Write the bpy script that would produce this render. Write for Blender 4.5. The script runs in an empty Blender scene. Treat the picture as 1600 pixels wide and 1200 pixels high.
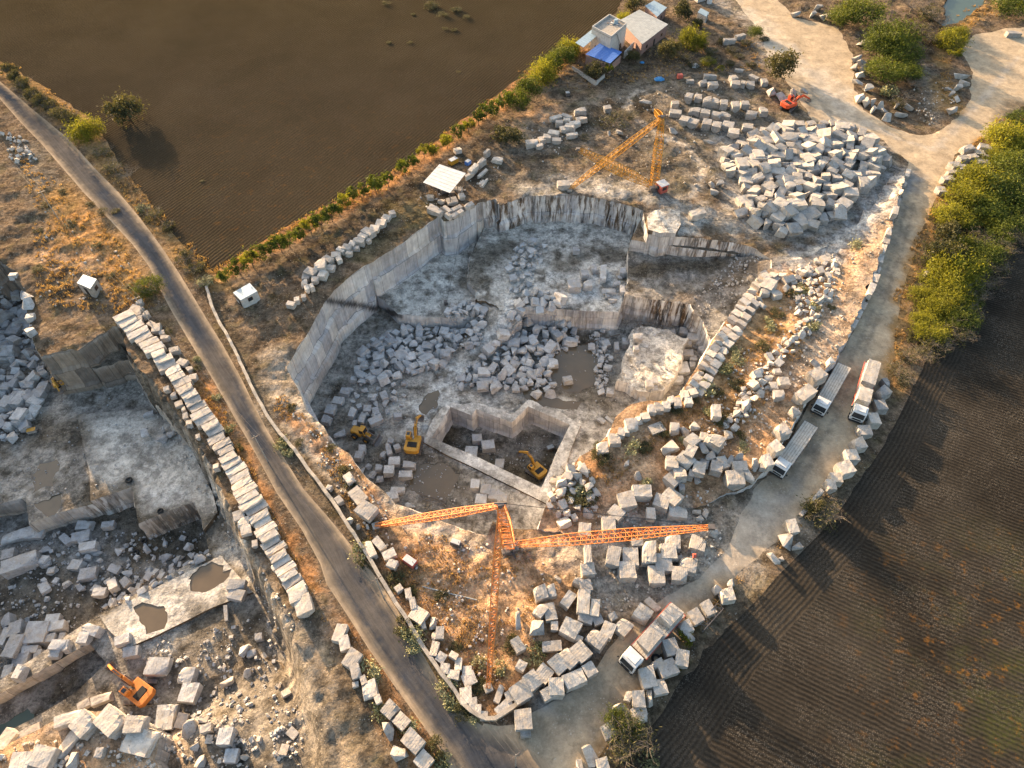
import bpy, bmesh, math, random
import numpy as np
from mathutils import Vector, Matrix, Euler
from mathutils.bvhtree import BVHTree
from mathutils.geometry import delaunay_2d_cdt

random.seed(11)
rng = np.random.default_rng(11)
scene = bpy.context.scene
COL = scene.collection

# ------------------------------------------------------------------ camera, sky, sun, exposure
CAM_H = 94.0
DEP = math.radians(52.0)
FPX = 1067.0
cd = bpy.data.cameras.new("camera")
cam = bpy.data.objects.new("camera", cd)
COL.objects.link(cam)
cam.location = (0, 0, CAM_H)
cam.rotation_euler = (math.pi / 2 - DEP, 0, 0)
cd.sensor_width = 36
cd.lens = 36 * FPX / 1600
cd.clip_end = 3000
scene.camera = cam

SUN_EL = math.radians(11.2)
SUN_DIR = Vector((-0.60, 0.80, 0)).normalized()          # towards the sun, on the ground
SUN_STRENGTH = 4.5
SKY_STRENGTH = 0.125
world = bpy.data.worlds.new("World")
scene.world = world
world.use_nodes = True
wn = world.node_tree
bg = wn.nodes["Background"]
sky = wn.nodes.new("ShaderNodeTexSky")
sky.sky_type = 'NISHITA'
sky.sun_disc = False
sky.sun_elevation = SUN_EL
sky.sun_rotation = math.atan2(SUN_DIR.x, SUN_DIR.y)
sky.air_density = 1.0
sky.dust_density = 3.5
sky.ozone_density = 0.6
wn.links.new(sky.outputs[0], bg.inputs[0])
bg.inputs[1].default_value = SKY_STRENGTH
sl = bpy.data.lights.new("sun", 'SUN')
sl.energy = SUN_STRENGTH
sl.angle = math.radians(0.5)
sl.color = (1.0, 0.70, 0.42)
sun = bpy.data.objects.new("sun", sl)
COL.objects.link(sun)
sv = Vector((SUN_DIR.x * math.cos(SUN_EL), SUN_DIR.y * math.cos(SUN_EL), math.sin(SUN_EL)))
sun.rotation_euler = sv.to_track_quat('Z', 'Y').to_euler()
sun.location = (0, 0, 200)
scene.view_settings.view_transform = 'Standard'
scene.view_settings.look = 'None'
scene.view_settings.exposure = 2.15
scene.view_settings.gamma = 1
scene.render.engine = 'CYCLES'

SD, CD_ = math.sin(DEP), math.cos(DEP)


def W(px, py, z=0.0):
    """the point at height z that the photograph shows at this pixel (1600 x 1200)"""
    u = (px - 800) / FPX
    v = (py - 600) / FPX
    t = (CAM_H - z) / (SD + v * CD_)
    return Vector((u * t, (CD_ - v * SD) * t, z))


def PX(x, y, z):
    """pixel of world points (arrays)"""
    dz = z - CAM_H
    depth = y * CD_ - dz * SD
    u = x / depth
    v = -(y * SD + dz * CD_) / depth
    return 800 + FPX * u, 600 + FPX * v


# ------------------------------------------------------------------ numpy noise and distances
def hash2(ix, iy, s=0):
    h = (ix.astype(np.int64) * 374761393 + iy.astype(np.int64) * 668265263 + s * 1274126177) & 0xffffffff
    h = ((h ^ (h >> 13)) * 1274126177) & 0xffffffff
    return ((h ^ (h >> 16)) & 0xffff) / 65535.0


def vnoise(x, y, s=0):
    x0 = np.floor(x); y0 = np.floor(y)
    fx = x - x0; fy = y - y0
    fx = fx * fx * (3 - 2 * fx); fy = fy * fy * (3 - 2 * fy)
    a = hash2(x0, y0, s); b = hash2(x0 + 1, y0, s); c = hash2(x0, y0 + 1, s); d = hash2(x0 + 1, y0 + 1, s)
    return (a * (1 - fx) + b * fx) * (1 - fy) + (c * (1 - fx) + d * fx) * fy


def fbm(x, y, s=0, o=4):
    r = np.zeros_like(x); amp = 0.5; tot = 0
    for i in range(o):
        r += amp * vnoise(x * 2 ** i, y * 2 ** i, s + i * 17)
        tot += amp; amp *= 0.5
    return r / tot


def seg_dist(P, line):
    d = np.full(len(P), 1e9)
    for a, b in zip(line[:-1], line[1:]):
        a = np.array(a[:2]); b = np.array(b[:2]); ab = b - a
        L = ab @ ab + 1e-12
        t = np.clip(((P - a) @ ab) / L, 0, 1)
        q = P - (a + t[:, None] * ab)
        d = np.minimum(d, np.hypot(q[:, 0], q[:, 1]))
    return d


def in_poly(P, poly):
    x, y = P[:, 0], P[:, 1]
    r = np.zeros(len(P), bool)
    n = len(poly)
    for i in range(n):
        x1, y1 = poly[i][0], poly[i][1]; x2, y2 = poly[(i + 1) % n][0], poly[(i + 1) % n][1]
        if y1 == y2: continue
        c = ((y1 > y) != (y2 > y)) & (x < (x2 - x1) * (y - y1) / (y2 - y1) + x1)
        r ^= c
    return r


# ------------------------------------------------------------------ materials
def new_mat(name, rough=0.85, spec=0.25):
    m = bpy.data.materials.new(name)
    m.use_nodes = True
    b = m.node_tree.nodes["Principled BSDF"]
    b.inputs["Roughness"].default_value = rough
    b.inputs["Specular IOR Level"].default_value = spec
    return m, m.node_tree, b


def N(nt, t, **k):
    n = nt.nodes.new("ShaderNode" + t)
    for a, v in k.items(): setattr(n, a, v)
    return n


def noise(nt, vec, scale, detail=4, rough=0.6):
    n = N(nt, "TexNoise"); n.inputs["Scale"].default_value = scale
    n.inputs["Detail"].default_value = detail; n.inputs["Roughness"].default_value = rough
    nt.links.new(vec, n.inputs["Vector"])
    return n.outputs["Fac"]


def ramp(nt, fac, pts):
    r = N(nt, "ValToRGB")
    e = r.color_ramp.elements
    while len(e) < len(pts): e.new(0.5)
    for i, (p, c) in enumerate(pts):
        e[i].position = p
        e[i].color = (c, c, c, 1) if not isinstance(c, tuple) else (*c, 1)
    nt.links.new(fac, r.inputs[0])
    return r.outputs[0]


def mixc(nt, a, b, fac=1.0, mode='MULTIPLY'):
    m = N(nt, "Mix", data_type='RGBA', blend_type=mode)
    for s, v in ((6, a), (7, b), (0, fac)):
        if isinstance(v, tuple): m.inputs[s].default_value = (*v, 1)
        elif isinstance(v, (int, float)): m.inputs[s].default_value = v
        else: nt.links.new(v, m.inputs[s])
    return m.outputs[2]


def math_(nt, op, a, b=0.0, c=None):
    m = N(nt, "Math", operation=op)
    for i, v in enumerate((a, b) if c is None else (a, b, c)):
        if isinstance(v, (int, float)): m.inputs[i].default_value = v
        else: nt.links.new(v, m.inputs[i])
    return m.outputs[0]


def bump(nt, bs, h, strength=0.5, dist=0.1):
    b = N(nt, "Bump"); b.inputs["Strength"].default_value = strength; b.inputs["Distance"].default_value = dist
    nt.links.new(h, b.inputs["Height"]); nt.links.new(b.outputs[0], bs.inputs["Normal"])
    return b


def simple(name, c, rough=0.6, metal=0.0, var=0.25, scale=3.0, spec=0.3):
    m, nt, b = new_mat(name, rough, spec)
    tc = N(nt, "TexCoord")
    n = noise(nt, tc.outputs["Object"], scale, 6, 0.65)
    f = ramp(nt, n, [(0.3, 1 - var), (0.7, 1 + var * 0.3)])
    nt.links.new(mixc(nt, c, f), b.inputs["Base Color"])
    b.inputs["Metallic"].default_value = metal
    return m


def ground_mat(name="ground_surface", k=1.0):
    m, nt, b = new_mat(name, 1.0, 0.0)
    at = N(nt, "Attribute", attribute_name="col")
    geo = N(nt, "NewGeometry"); pos = geo.outputs["Position"]
    big = ramp(nt, noise(nt, pos, 0.25, 6, 0.62), [(0.3, 0.78), (0.7, 1.2)])
    mid = ramp(nt, noise(nt, pos, 1.4, 7, 0.72), [(0.32, 1 - .45 * k), (0.5, 0.98), (0.68, 1 + .38 * k)])
    c = mixc(nt, at.outputs["Color"], big)
    c = mixc(nt, c, mid)
    c = mixc(nt, c, ramp(nt, noise(nt, pos, 0.42, 10, 0.78), [(0.44, 1 - .42 * k), (0.50, 1.0), (0.56, 1 + .16 * k)]))
    c = mixc(nt, c, ramp(nt, noise(nt, pos, 3.2, 6, 0.8), [(0.38, 1 - .4 * k), (0.5, 1.0)]))
    vo = N(nt, "TexVoronoi"); vo.inputs["Scale"].default_value = 2.2
    nt.links.new(pos, vo.inputs["Vector"])
    patch = ramp(nt, noise(nt, pos, 0.35, 3), [(0.45, 0.0), (0.6, 1.0)])
    peb = ramp(nt, vo.outputs["Distance"], [(0.16, 1.0), (0.24, 0.0)])
    c = mixc(nt, c, (0.42, 0.38, 0.33), math_(nt, 'MULTIPLY', math_(nt, 'MULTIPLY', peb, patch), math_(nt, 'MULTIPLY', at.outputs["Alpha"], 0.6)), 'MIX')
    nt.links.new(c, b.inputs["Base Color"])
    h = math_(nt, 'ADD', noise(nt, pos, 1.1, 8, 0.7), math_(nt, 'MULTIPLY', math_(nt, 'MULTIPLY', peb, patch), 0.3))
    bump(nt, b, h, 0.9, 0.5 * k * k)
    return m


def road_mat():
    m, nt, b = new_mat("asphalt_dusty", 1.0, 0.0)
    at = N(nt, "Attribute", attribute_name="col")
    geo = N(nt, "NewGeometry"); pos = geo.outputs["Position"]
    ra = N(nt, "Attribute", attribute_name="row")
    mp = N(nt, "CombineXYZ")
    nt.links.new(ra.outputs["Fac"], mp.inputs[0])
    a2 = N(nt, "Attribute", attribute_name="along")
    nt.links.new(math_(nt, 'MULTIPLY', a2.outputs["Fac"], 0.06), mp.inputs[1])
    st = ramp(nt, noise(nt, mp.outputs[0], 2.2, 6, 0.7), [(0.3, 0.75), (0.7, 1.25)])
    mid = ramp(nt, noise(nt, pos, 0.5, 8, 0.7), [(0.3, 0.8), (0.7, 1.15)])
    c = mixc(nt, mixc(nt, at.outputs["Color"], st), mid)
    nt.links.new(c, b.inputs["Base Color"])
    bump(nt, b, noise(nt, pos, 3, 6, 0.7), 0.35, 0.1)
    return m


def field_mat(name, spacing, speck, orange, green, rowdark=0.55, bstr=0.8):
    m, nt, b = new_mat(name, 1.0, 0.0)
    at = N(nt, "Attribute", attribute_name="col")
    ra = N(nt, "Attribute", attribute_name="row")
    geo = N(nt, "NewGeometry"); pos = geo.outputs["Position"]
    wob = math_(nt, 'MULTIPLY', noise(nt, pos, 0.2, 3), 0.7)
    ph = math_(nt, 'MULTIPLY', math_(nt, 'ADD', ra.outputs["Fac"], wob), 2 * math.pi / spacing)
    s = math_(nt, 'ADD', math_(nt, 'MULTIPLY', math_(nt, 'SINE', ph), 0.5), 0.5)
    # how clearly the rows show changes over the field
    rowvis = ramp(nt, noise(nt, pos, 0.12, 4), [(0.35, 0.35), (0.6, 1.0)])
    fur = ramp(nt, s, [(0.0, rowdark), (1.0, 1.35)])
    c = mixc(nt, at.outputs["Color"], mixc(nt, (1, 1, 1), fur, rowvis, 'MIX'))
    c = mixc(nt, c, ramp(nt, noise(nt, pos, 0.05, 6, 0.6), [(0.3, 0.62 + (.25 if 'stubble' in name else 0)), (0.7, 1.4 - (.25 if 'stubble' in name else 0))]))
    c = mixc(nt, c, ramp(nt, noise(nt, pos, 2.5, 6, 0.75), [(0.3, 0.6), (0.7, 1.4)]))
    # stubble and pale clods
    vo = N(nt, "TexVoronoi"); vo.inputs["Scale"].default_value = 3.4 if spacing > .7 else 5.0
    nt.links.new(pos, vo.inputs["Vector"])
    sp = math_(nt, 'MULTIPLY', ramp(nt, vo.outputs["Distance"], [(0.18, 1.0), (0.40, 0.0)]),
               ramp(nt, noise(nt, pos, 0.16, 5, 0.65), [(0.42, 0.0), (0.60, 1.0)]))
    c = mixc(nt, c, (0.12, 0.105, 0.085), math_(nt, 'MULTIPLY', sp, speck), 'MIX')
    # rusty and green weeds, in patches
    wo = math_(nt, 'MULTIPLY', ramp(nt, noise(nt, pos, 0.45, 6, 0.8), [(0.56, 0.0), (0.64, 1.0)]), math_(nt, 'MULTIPLY', at.outputs["Alpha"], orange))
    c = mixc(nt, c, (0.16, 0.075, 0.018), wo, 'MIX')
    mp = N(nt, "Mapping"); mp.inputs["Location"].default_value = (31, 17, 0)
    nt.links.new(pos, mp.inputs[0])
    wg = math_(nt, 'MULTIPLY', ramp(nt, noise(nt, mp.outputs[0], 0.09, 7, 0.72), [(0.50, 0.0), (0.64, 1.0)]), math_(nt, 'MULTIPLY', at.outputs["Alpha"], green))
    wg = math_(nt, 'MULTIPLY', wg, ramp(nt, noise(nt, pos, 2.6, 4, .8), [(0.42, 0.15), (0.58, 1.0)]))
    c = mixc(nt, c, (0.060, 0.066, 0.018), wg, 'MIX')
    nt.links.new(c, b.inputs["Base Color"])
    h = math_(nt, 'ADD', math_(nt, 'MULTIPLY', s, 0.6), noise(nt, pos, 2.5, 6, 0.75))
    bump(nt, b, h, bstr, 0.25)
    return m


def wall_mat():
    m, nt, b = new_mat("quarried_granite_face", 0.9, 0.15)
    uv = N(nt, "UVMap"); uvo = uv.outputs[0]
    at = N(nt, "Attribute", attribute_name="col")
    geo = N(nt, "NewGeometry"); pos = geo.outputs["Position"]

    def mapped(sx, sy):
        mp = N(nt, "Mapping"); mp.inputs["Scale"].default_value = (sx, sy, 1)
        nt.links.new(uvo, mp.inputs[0]); return mp.outputs[0]
    br = N(nt, "TexBrick")
    br.offset = 0.37; br.squash = 1.0
    br.inputs["Scale"].default_value = 1.0
    br.inputs["Brick Width"].default_value = 3.3
    br.inputs["Row Height"].default_value = 4.4
    br.inputs["Mortar Size"].default_value = 0.03
    br.inputs["Mortar Smooth"].default_value = 0.4
    br.inputs["Color1"].default_value = (0.66, 0.665, 0.69, 1)
    br.inputs["Color2"].default_value = (1.12, 1.09, 1.04, 1)
    br.inputs["Mortar"].default_value = (0.25, 0.24, 0.235, 1)
    wv = N(nt, "VectorMath", operation='ADD')
    nz = N(nt, "TexNoise"); nz.inputs["Scale"].default_value = 0.35
    nt.links.new(uvo, nz.inputs[0])
    sc = N(nt, "VectorMath", operation='SCALE'); sc.inputs[3].default_value = 0.16
    nt.links.new(nz.outputs["Color"], sc.inputs[0])
    nt.links.new(uvo, wv.inputs[0]); nt.links.new(sc.outputs[0], wv.inputs[1])
    nt.links.new(wv.outputs[0], br.inputs["Vector"])
    c = mixc(nt, at.outputs["Color"], br.outputs["Color"])
    c = mixc(nt, c, ramp(nt, noise(nt, mapped(2.2, 0.12), 1.0, 6, 0.7), [(0.32, 0.72), (0.65, 1.12)]))
    c = mixc(nt, c, ramp(nt, noise(nt, pos, 0.6, 7, 0.65), [(0.3, 0.75), (0.7, 1.18)]))
    # seepage: dark and rusty streaks that run down the face where 'stain' is set
    streak = ramp(nt, noise(nt, mapped(0.8, 0.07), 1.0, 8, 0.8), [(0.45, 0.0), (0.52, 1.0)])
    st = math_(nt, 'MULTIPLY', streak, at.outputs["Alpha"])
    hue = ramp(nt, noise(nt, mapped(0.5, 0.1), 1.3, 4), [(0.44, (0.035, 0.032, 0.03)), (0.52, (0.12, 0.075, 0.04)), (0.60, (0.62, 0.60, 0.57))])
    c = mixc(nt, c, hue, st, 'MIX')
    nt.links.new(c, b.inputs["Base Color"])
    w = N(nt, "TexWave"); w.wave_type = 'BANDS'; w.bands_direction = 'X'
    w.inputs["Scale"].default_value = 0.9; w.inputs["Distortion"].default_value = 1.0
    nt.links.new(uvo, w.inputs[0])
    h = math_(nt, 'ADD', math_(nt, 'MULTIPLY', w.outputs["Fac"], 0.08), math_(nt, 'ADD', math_(nt, 'MULTIPLY', br.outputs["Fac"], -1.0), noise(nt, pos, 1.2, 7, 0.65)))
    bump(nt, b, h, 0.7, 0.3)
    return m


def stone_mat(name, c1, c2, dust, sat=1.0):
    """cut granite: every block has its own tone; dusty and pitted, with drill grooves on the sawn sides"""
    m, nt, b = new_mat(name, 0.9, 0.15)
    oi = N(nt, "ObjectInfo")
    tc = N(nt, "TexCoord")
    geo = N(nt, "NewGeometry"); pos = geo.outputs["Position"]
    base = mixc(nt, c1, c2, oi.outputs["Random"], 'MIX')
    c = mixc(nt, base, ramp(nt, noise(nt, pos, 0.9, 6, 0.65), [(0.3, 0.70), (0.7, 1.16)]))
    c = mixc(nt, c, ramp(nt, noise(nt, pos, 5, 5, 0.7), [(0.3, 0.8), (0.65, 1.12)]))
    d = ramp(nt, noise(nt, pos, 0.7, 5, 0.7), [(0.5, 0.0), (0.62, 1.0)])
    c = mixc(nt, c, dust, math_(nt, 'MULTIPLY', d, 0.55), 'MIX')
    d2 = ramp(nt, noise(nt, tc.outputs['Object'], 1.6, 5, 0.7), [(0.52, 0.0), (0.66, 1.0)])
    c = mixc(nt, c, (0.14, 0.115, 0.09), math_(nt, 'MULTIPLY', d2, 0.5), 'MIX')
    vo = N(nt, "TexVoronoi"); vo.inputs["Scale"].default_value = 1.3
    nt.links.new(pos, vo.inputs["Vector"])
    sp = math_(nt, 'MULTIPLY', ramp(nt, vo.outputs["Distance"], [(0.08, 1.0), (0.16, 0.0)]), 0.5)
    c = mixc(nt, c, (0.10, 0.09, 0.08), sp, 'MIX')
    nt.links.new(c, b.inputs["Base Color"])
    w = N(nt, "TexWave"); w.wave_type = 'BANDS'; w.bands_direction = 'X'
    w.inputs["Scale"].default_value = 2.2; w.inputs["Distortion"].default_value = 0.6
    nt.links.new(tc.outputs["Object"], w.inputs[0])
    h = math_(nt, 'ADD', math_(nt, 'MULTIPLY', w.outputs["Fac"], 0.12), noise(nt, pos, 2.2, 7, 0.65))
    bump(nt, b, h, 0.5, 0.12)
    return m


def leaf_mat(name, ca, cb, trans=0.25):
    m, nt, b = new_mat(name, 0.7, 0.15)
    at = N(nt, "Attribute", attribute_name="tone")
    oi = N(nt, "ObjectInfo")
    f = math_(nt, 'ADD', at.outputs["Fac"], math_(nt, 'MULTIPLY', math_(nt, 'SUBTRACT', oi.outputs["Random"], 0.5), 0.5))
    c = mixc(nt, ca, cb, f, 'MIX')
    nt.links.new(c, b.inputs["Base Color"])
    tr = N(nt, "BsdfTranslucent")
    nt.links.new(mixc(nt, c, (1.5, 1.4, 0.7)), tr.inputs[0])
    mx = N(nt, "MixShader"); mx.inputs[0].default_value = trans
    out = nt.nodes["Material Output"]
    nt.links.new(b.outputs[0], mx.inputs[1]); nt.links.new(tr.outputs[0], mx.inputs[2])
    nt.links.new(mx.outputs[0], out.inputs[0])
    return m


M = {}
M['ground'] = ground_mat()
M['road'] = road_mat()
M['track'] = ground_mat('dirt_track_surface', 0.38)
M['sawn'] = ground_mat('sawn_rock_surface', 0.8)
M['field_up'] = field_mat("stubble_field_soil", 0.8, 0.3, 0.3, 0.05, 0.8, 0.6)
M['field_low'] = field_mat("ploughed_field_soil", 0.62, 1.0, 0.8, 0.6, 0.66, 0.38)
M['headland'] = field_mat("headland_soil", 0.62, .5, 0, 0, 0.8, 0.22)
M['wall'] = wall_mat()
M['granite'] = stone_mat("granite_cut", (0.27, 0.26, 0.25), (0.43, 0.40, 0.36), (0.42, 0.34, 0.25))
M['granite_pit'] = stone_mat("granite_rubble", (0.30, 0.30, 0.305), (0.50, 0.495, 0.485), (0.36, 0.31, 0.25))
M['granite_row'] = stone_mat("granite_slab", (0.32, 0.295, 0.27), (0.52, 0.475, 0.42), (0.46, 0.37, 0.28))
M['masonry'] = stone_mat("rubble_masonry", (0.40, 0.34, 0.27), (0.46, 0.40, 0.33), (0.45, 0.36, 0.26))
M['leaf_green'] = leaf_mat("leaves_green", (0.035, 0.055, 0.014), (0.12, 0.14, 0.022))
M['leaf_yellow'] = leaf_mat("leaves_yellow_green", (0.06, 0.07, 0.012), (0.22, 0.22, 0.03), 0.4)
M['leaf_olive'] = leaf_mat("leaves_olive", (0.035, 0.04, 0.022), (0.11, 0.10, 0.045))
M['leaf_pale'] = leaf_mat("cactus_pads", (0.10, 0.11, 0.05), (0.36, 0.34, 0.19), 0.1)
M['grass'] = leaf_mat("dry_grass_blades", (0.20, 0.115, 0.045), (0.46, 0.31, 0.14), 0.25)
M['twig'] = simple("grey_twigs", (0.17, 0.14, 0.11), 0.9)
M['bark'] = simple("bark", (0.10, 0.075, 0.05), 0.9)
M['orange'] = simple("crane_orange_paint", (0.66, 0.215, 0.045), 0.5, 0, 0.3)
M['amber'] = simple("crane_yellow_paint", (0.50, 0.235, 0.02), 0.5, 0, 0.35)
M['cable'] = simple("steel_cable", (0.05, 0.05, 0.05), 0.5, 0.5)
M['black'] = simple("black_rubber", (0.02, 0.02, 0.02), 0.8)
M['steel'] = simple("worn_steel", (0.16, 0.14, 0.13), 0.6, 0.5)
M['glass'] = simple("dark_glass", (0.02, 0.025, 0.03), 0.15, 0, 0.1, 2, 0.5)
M['white'] = simple("white_paint", (0.577, 0.569, 0.554), 0.45, 0, 0.15)
M['blue_cab'] = simple("teal_paint", (0.10, 0.24, 0.26), 0.5)
M['plank'] = simple("worn_planks", (0.484, 0.437, 0.374), 0.85, 0, 0.35, 2)
M['wood'] = simple("dark_timber", (0.11, 0.07, 0.045), 0.85)
M['yellow'] = simple("yellow_machine_paint", (0.46, 0.235, 0.03), 0.5, 0, 0.3)
M['red'] = simple("red_orange_machine_paint", (0.62, 0.09, 0.03), 0.5, 0, 0.3)
M['excorange'] = simple("orange_machine_paint", (0.55, 0.19, 0.04), 0.5, 0, 0.3)
M['redcab'] = simple("faded_red_paint", (0.46, 0.10, 0.07), 0.6, 0, 0.3)
M['blue'] = simple("blue_sheet_roof", (0.06, 0.16, 0.46), 0.6, 0, 0.2)
M['bluetin'] = simple("pale_blue_tin", (0.234, 0.328, 0.406), 0.5, 0.1, 0.25)
M['tin'] = simple("weathered_grey_tin", (0.312, 0.328, 0.328), 0.55, 0.1, 0.3, 1)
M['whitetin'] = simple("weathered_white_tin", (0.484, 0.484, 0.484), 0.5, 0.1, 0.25, 1)
M['plaster'] = simple("whitewashed_plaster", (0.452, 0.429, 0.398), 0.85, 0, 0.3, 1.5)
M['pink'] = simple("pinkish_plaster", (0.30, 0.19, 0.16), 0.85, 0, 0.3, 1.5)
M['concrete'] = simple("concrete_slab", (0.328, 0.296, 0.257), 0.9, 0, 0.4, 1.5)
M['water'] = simple("muddy_water", (0.12, 0.09, 0.055), 0.06, 0, 0.2, 0.3, 0.5)
M['greenwater'] = simple("green_pool_water", (0.035, 0.06, 0.045), 0.4, 0, 0.2, 0.3, 0.5)
M['tarp'] = simple("blue_tarpaulin", (0.04, 0.20, 0.42), 0.5)


# ------------------------------------------------------------------ object helpers
def link(name, me, mat=None, parent=None):
    o = bpy.data.objects.new(name, me)
    COL.objects.link(o)
    if mat is not None and me is not None and not me.materials: me.materials.append(mat)
    if parent is not None: o.parent = parent
    return o


def tag(o, label, cat, group=None, kind=None):
    if label: o["label"] = label
    if cat: o["category"] = cat
    if group: o["group"] = group
    if kind: o["kind"] = kind
    return o


def empty(name, loc=(0, 0, 0), rz=0.0):
    o = bpy.data.objects.new(name, None)
    COL.objects.link(o); o.location = loc; o.rotation_euler = (0, 0, rz)
    o.empty_display_size = 0.5
    return o


class MB:
    def __init__(s): s.v = []; s.f = []
    def add(s, vs, fs):
        o = len(s.v); s.v += [tuple(v) for v in vs]; s.f += [tuple(i + o for i in f) for f in fs]
    def box(s, c, d, rz=0.0, rot=None, ch=0.0):
        x, y, z = d[0] / 2, d[1] / 2, d[2] / 2
        R = rot if rot is not None else Matrix.Rotation(rz, 3, 'Z')
        c = Vector(c)
        if ch <= 0:
            P = [(-x, -y, -z), (x, -y, -z), (x, y, -z), (-x, y, -z), (-x, -y, z), (x, -y, z), (x, y, z), (-x, y, z)]
            s.add([c + R @ Vector(p) for p in P], [(0, 3, 2, 1), (4, 5, 6, 7), (0, 1, 5, 4), (1, 2, 6, 5), (2, 3, 7, 6), (3, 0, 4, 7)])
        else:
            P = []
            for zz, i in ((-z, 0), (z - ch, 0), (z, ch)):
                a, b = x - i, y - i
                P += [(-a + ch, -b, zz), (a - ch, -b, zz), (a, -b + ch, zz), (a, b - ch, zz), (a - ch, b, zz), (-a + ch, b, zz), (-a, b - ch, zz), (-a, -b + ch, zz)]
            F = [tuple(range(7, -1, -1)), tuple(range(16, 24))]
            for r in (0, 8):
                F += [(r + i, r + (i + 1) % 8, r + 8 + (i + 1) % 8, r + 8 + i) for i in range(8)]
            s.add([c + R @ Vector(p) for p in P], F)
    def bar(s, a, b, r, n=4, r2=None):
        a = Vector(a); b = Vector(b); r2 = r if r2 is None else r2
        d = b - a
        if d.length < 1e-6: return
        q = d.to_track_quat('Z', 'Y').to_matrix()
        A = [a + q @ Vector((r * math.cos(2 * math.pi * (i + .5) / n), r * math.sin(2 * math.pi * (i + .5) / n), 0)) for i in range(n)]
        B = [b + q @ Vector((r2 * math.cos(2 * math.pi * (i + .5) / n), r2 * math.sin(2 * math.pi * (i + .5) / n), 0)) for i in range(n)]
        s.add(A + B, [(i, (i + 1) % n, n + (i + 1) % n, n + i) for i in range(n)] + [tuple(range(n - 1, -1, -1)), tuple(range(n, 2 * n))])
    def prism(s, poly, z0, z1):
        n = len(poly)
        area = sum(poly[i][0] * poly[(i + 1) % n][1] - poly[(i + 1) % n][0] * poly[i][1] for i in range(n))
        if area < 0: poly = poly[::-1]
        s.add([(p[0], p[1], z0) for p in poly] + [(p[0], p[1], z1) for p in poly],
              [tuple(range(n - 1, -1, -1)), tuple(range(n, 2 * n))] + [(i, (i + 1) % n, n + (i + 1) % n, n + i) for i in range(n)])
    def side(s, prof, y0, y1):
        """profile in x-z extruded along y"""
        n = len(prof)
        area = sum(prof[i][0] * prof[(i + 1) % n][1] - prof[(i + 1) % n][0] * prof[i][1] for i in range(n))
        if area > 0: prof = prof[::-1]
        s.add([(p[0], y0, p[1]) for p in prof] + [(p[0], y1, p[1]) for p in prof],
              [tuple(range(n - 1, -1, -1)), tuple(range(n, 2 * n))] + [(i, (i + 1) % n, n + (i + 1) % n, n + i) for i in range(n)])
    def mesh(s, name):
        me = bpy.data.meshes.new(name)
        me.from_pydata(s.v, [], s.f); me.update()
        return me
    def build(s, name, mat, parent=None):
        return link(name, s.mesh(name), mat, parent)


def copy_tree(o, parent=None):
    c = o.copy(); COL.objects.link(c)
    if parent is not None: c.parent = parent
    for ch in list(o.children): copy_tree(ch, c)
    return c

# ================================================================== TERRAIN
def off(poly, ox, oy, k=4.0): return [(ox + p[0] / k, oy + p[1] / k) + tuple(p[2:]) for p in poly]

RIM = [(447,574,0),(461,551,0),(475,529,0),(492,500,0),(507,470,0),(540,437,0),(580,409,0),(608,392,0),(635,375,0),(660,356,0),
       (687,337,0),(693,345,0),(709,343,0),(727,330,0),(747,318,0),(775,310,0),(781,321,0),(800,314,0),(825,306,0),(882,304,0),(932,308,0),
       (975,319,0),(1005,328,0),(1008,345,0),(1012,366,0),(1055,369,0),(1100,372,0),(1150,378,0),(1178,388,0),(1205,404,0),(1207,418,.3),
       (1190,426,.8),(1172,450,1.2),(1155,472,1.5),(1135,500,1.6),(1122,520,1.7),(1112,532,1.8),(1095,565,2),(1077,592,2),(1062,616,2),
       (1040,626,2),(1015,626,2),(985,632,2),(962,652,2),(950,680,2),(925,702,1.8),(905,714,1.6),(880,750,1.2),(862,772,1),(850,797,.6),
       (841,825,.3),(800,824,.2),(770,815,0),(762,839,0),(735,830,0),(712,822,0),(680,810,0),(650,800,0),(615,786,0),(600,768,0),(575,750,0),(555,725,0),
       (545,708,0),(520,692,0),(505,665,0),(487,650,0),(478,640,0),(468,612,0)]
LEFT_TOP = [(190,500,0),(197,548,0),(215,575,0),(245,600,0),(262,630,0),(290,665,0),(312,700,0),(335,735,0),(355,780,0),(378,830,0),(400,870,0),
            (430,930,0),(455,975,0),(480,1020,0),(500,1080,0),(515,1140,0),(530,1200,0),(540,1260,0)]
ROAD_L = [(-140,40),(-60,105),(0,155),(33,192),(65,225),(110,277),(130,300),(170,342),(207,382),(232,415),(250,452),(270,490),(300,540),(335,597),(365,650),
          (400,710),(432,770),(470,825),(500,880),(510,912),(540,957),(575,1012),(615,1070),(655,1125),(700,1190),(735,1260)]
ROAD_R = [(-90,10),(-40,85),(0,127),(50,170),(105,215),(150,265),(185,300),(220,342),(252,385),(282,430),(315,485),(350,542),(380,597),(405,650),(437,705),
          (475,765),(512,807),(547,850),(590,905),(622,955),(655,1012),(685,1065),(715,1105),(755,1135),(800,1150),(860,1195),(930,1260)]
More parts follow.
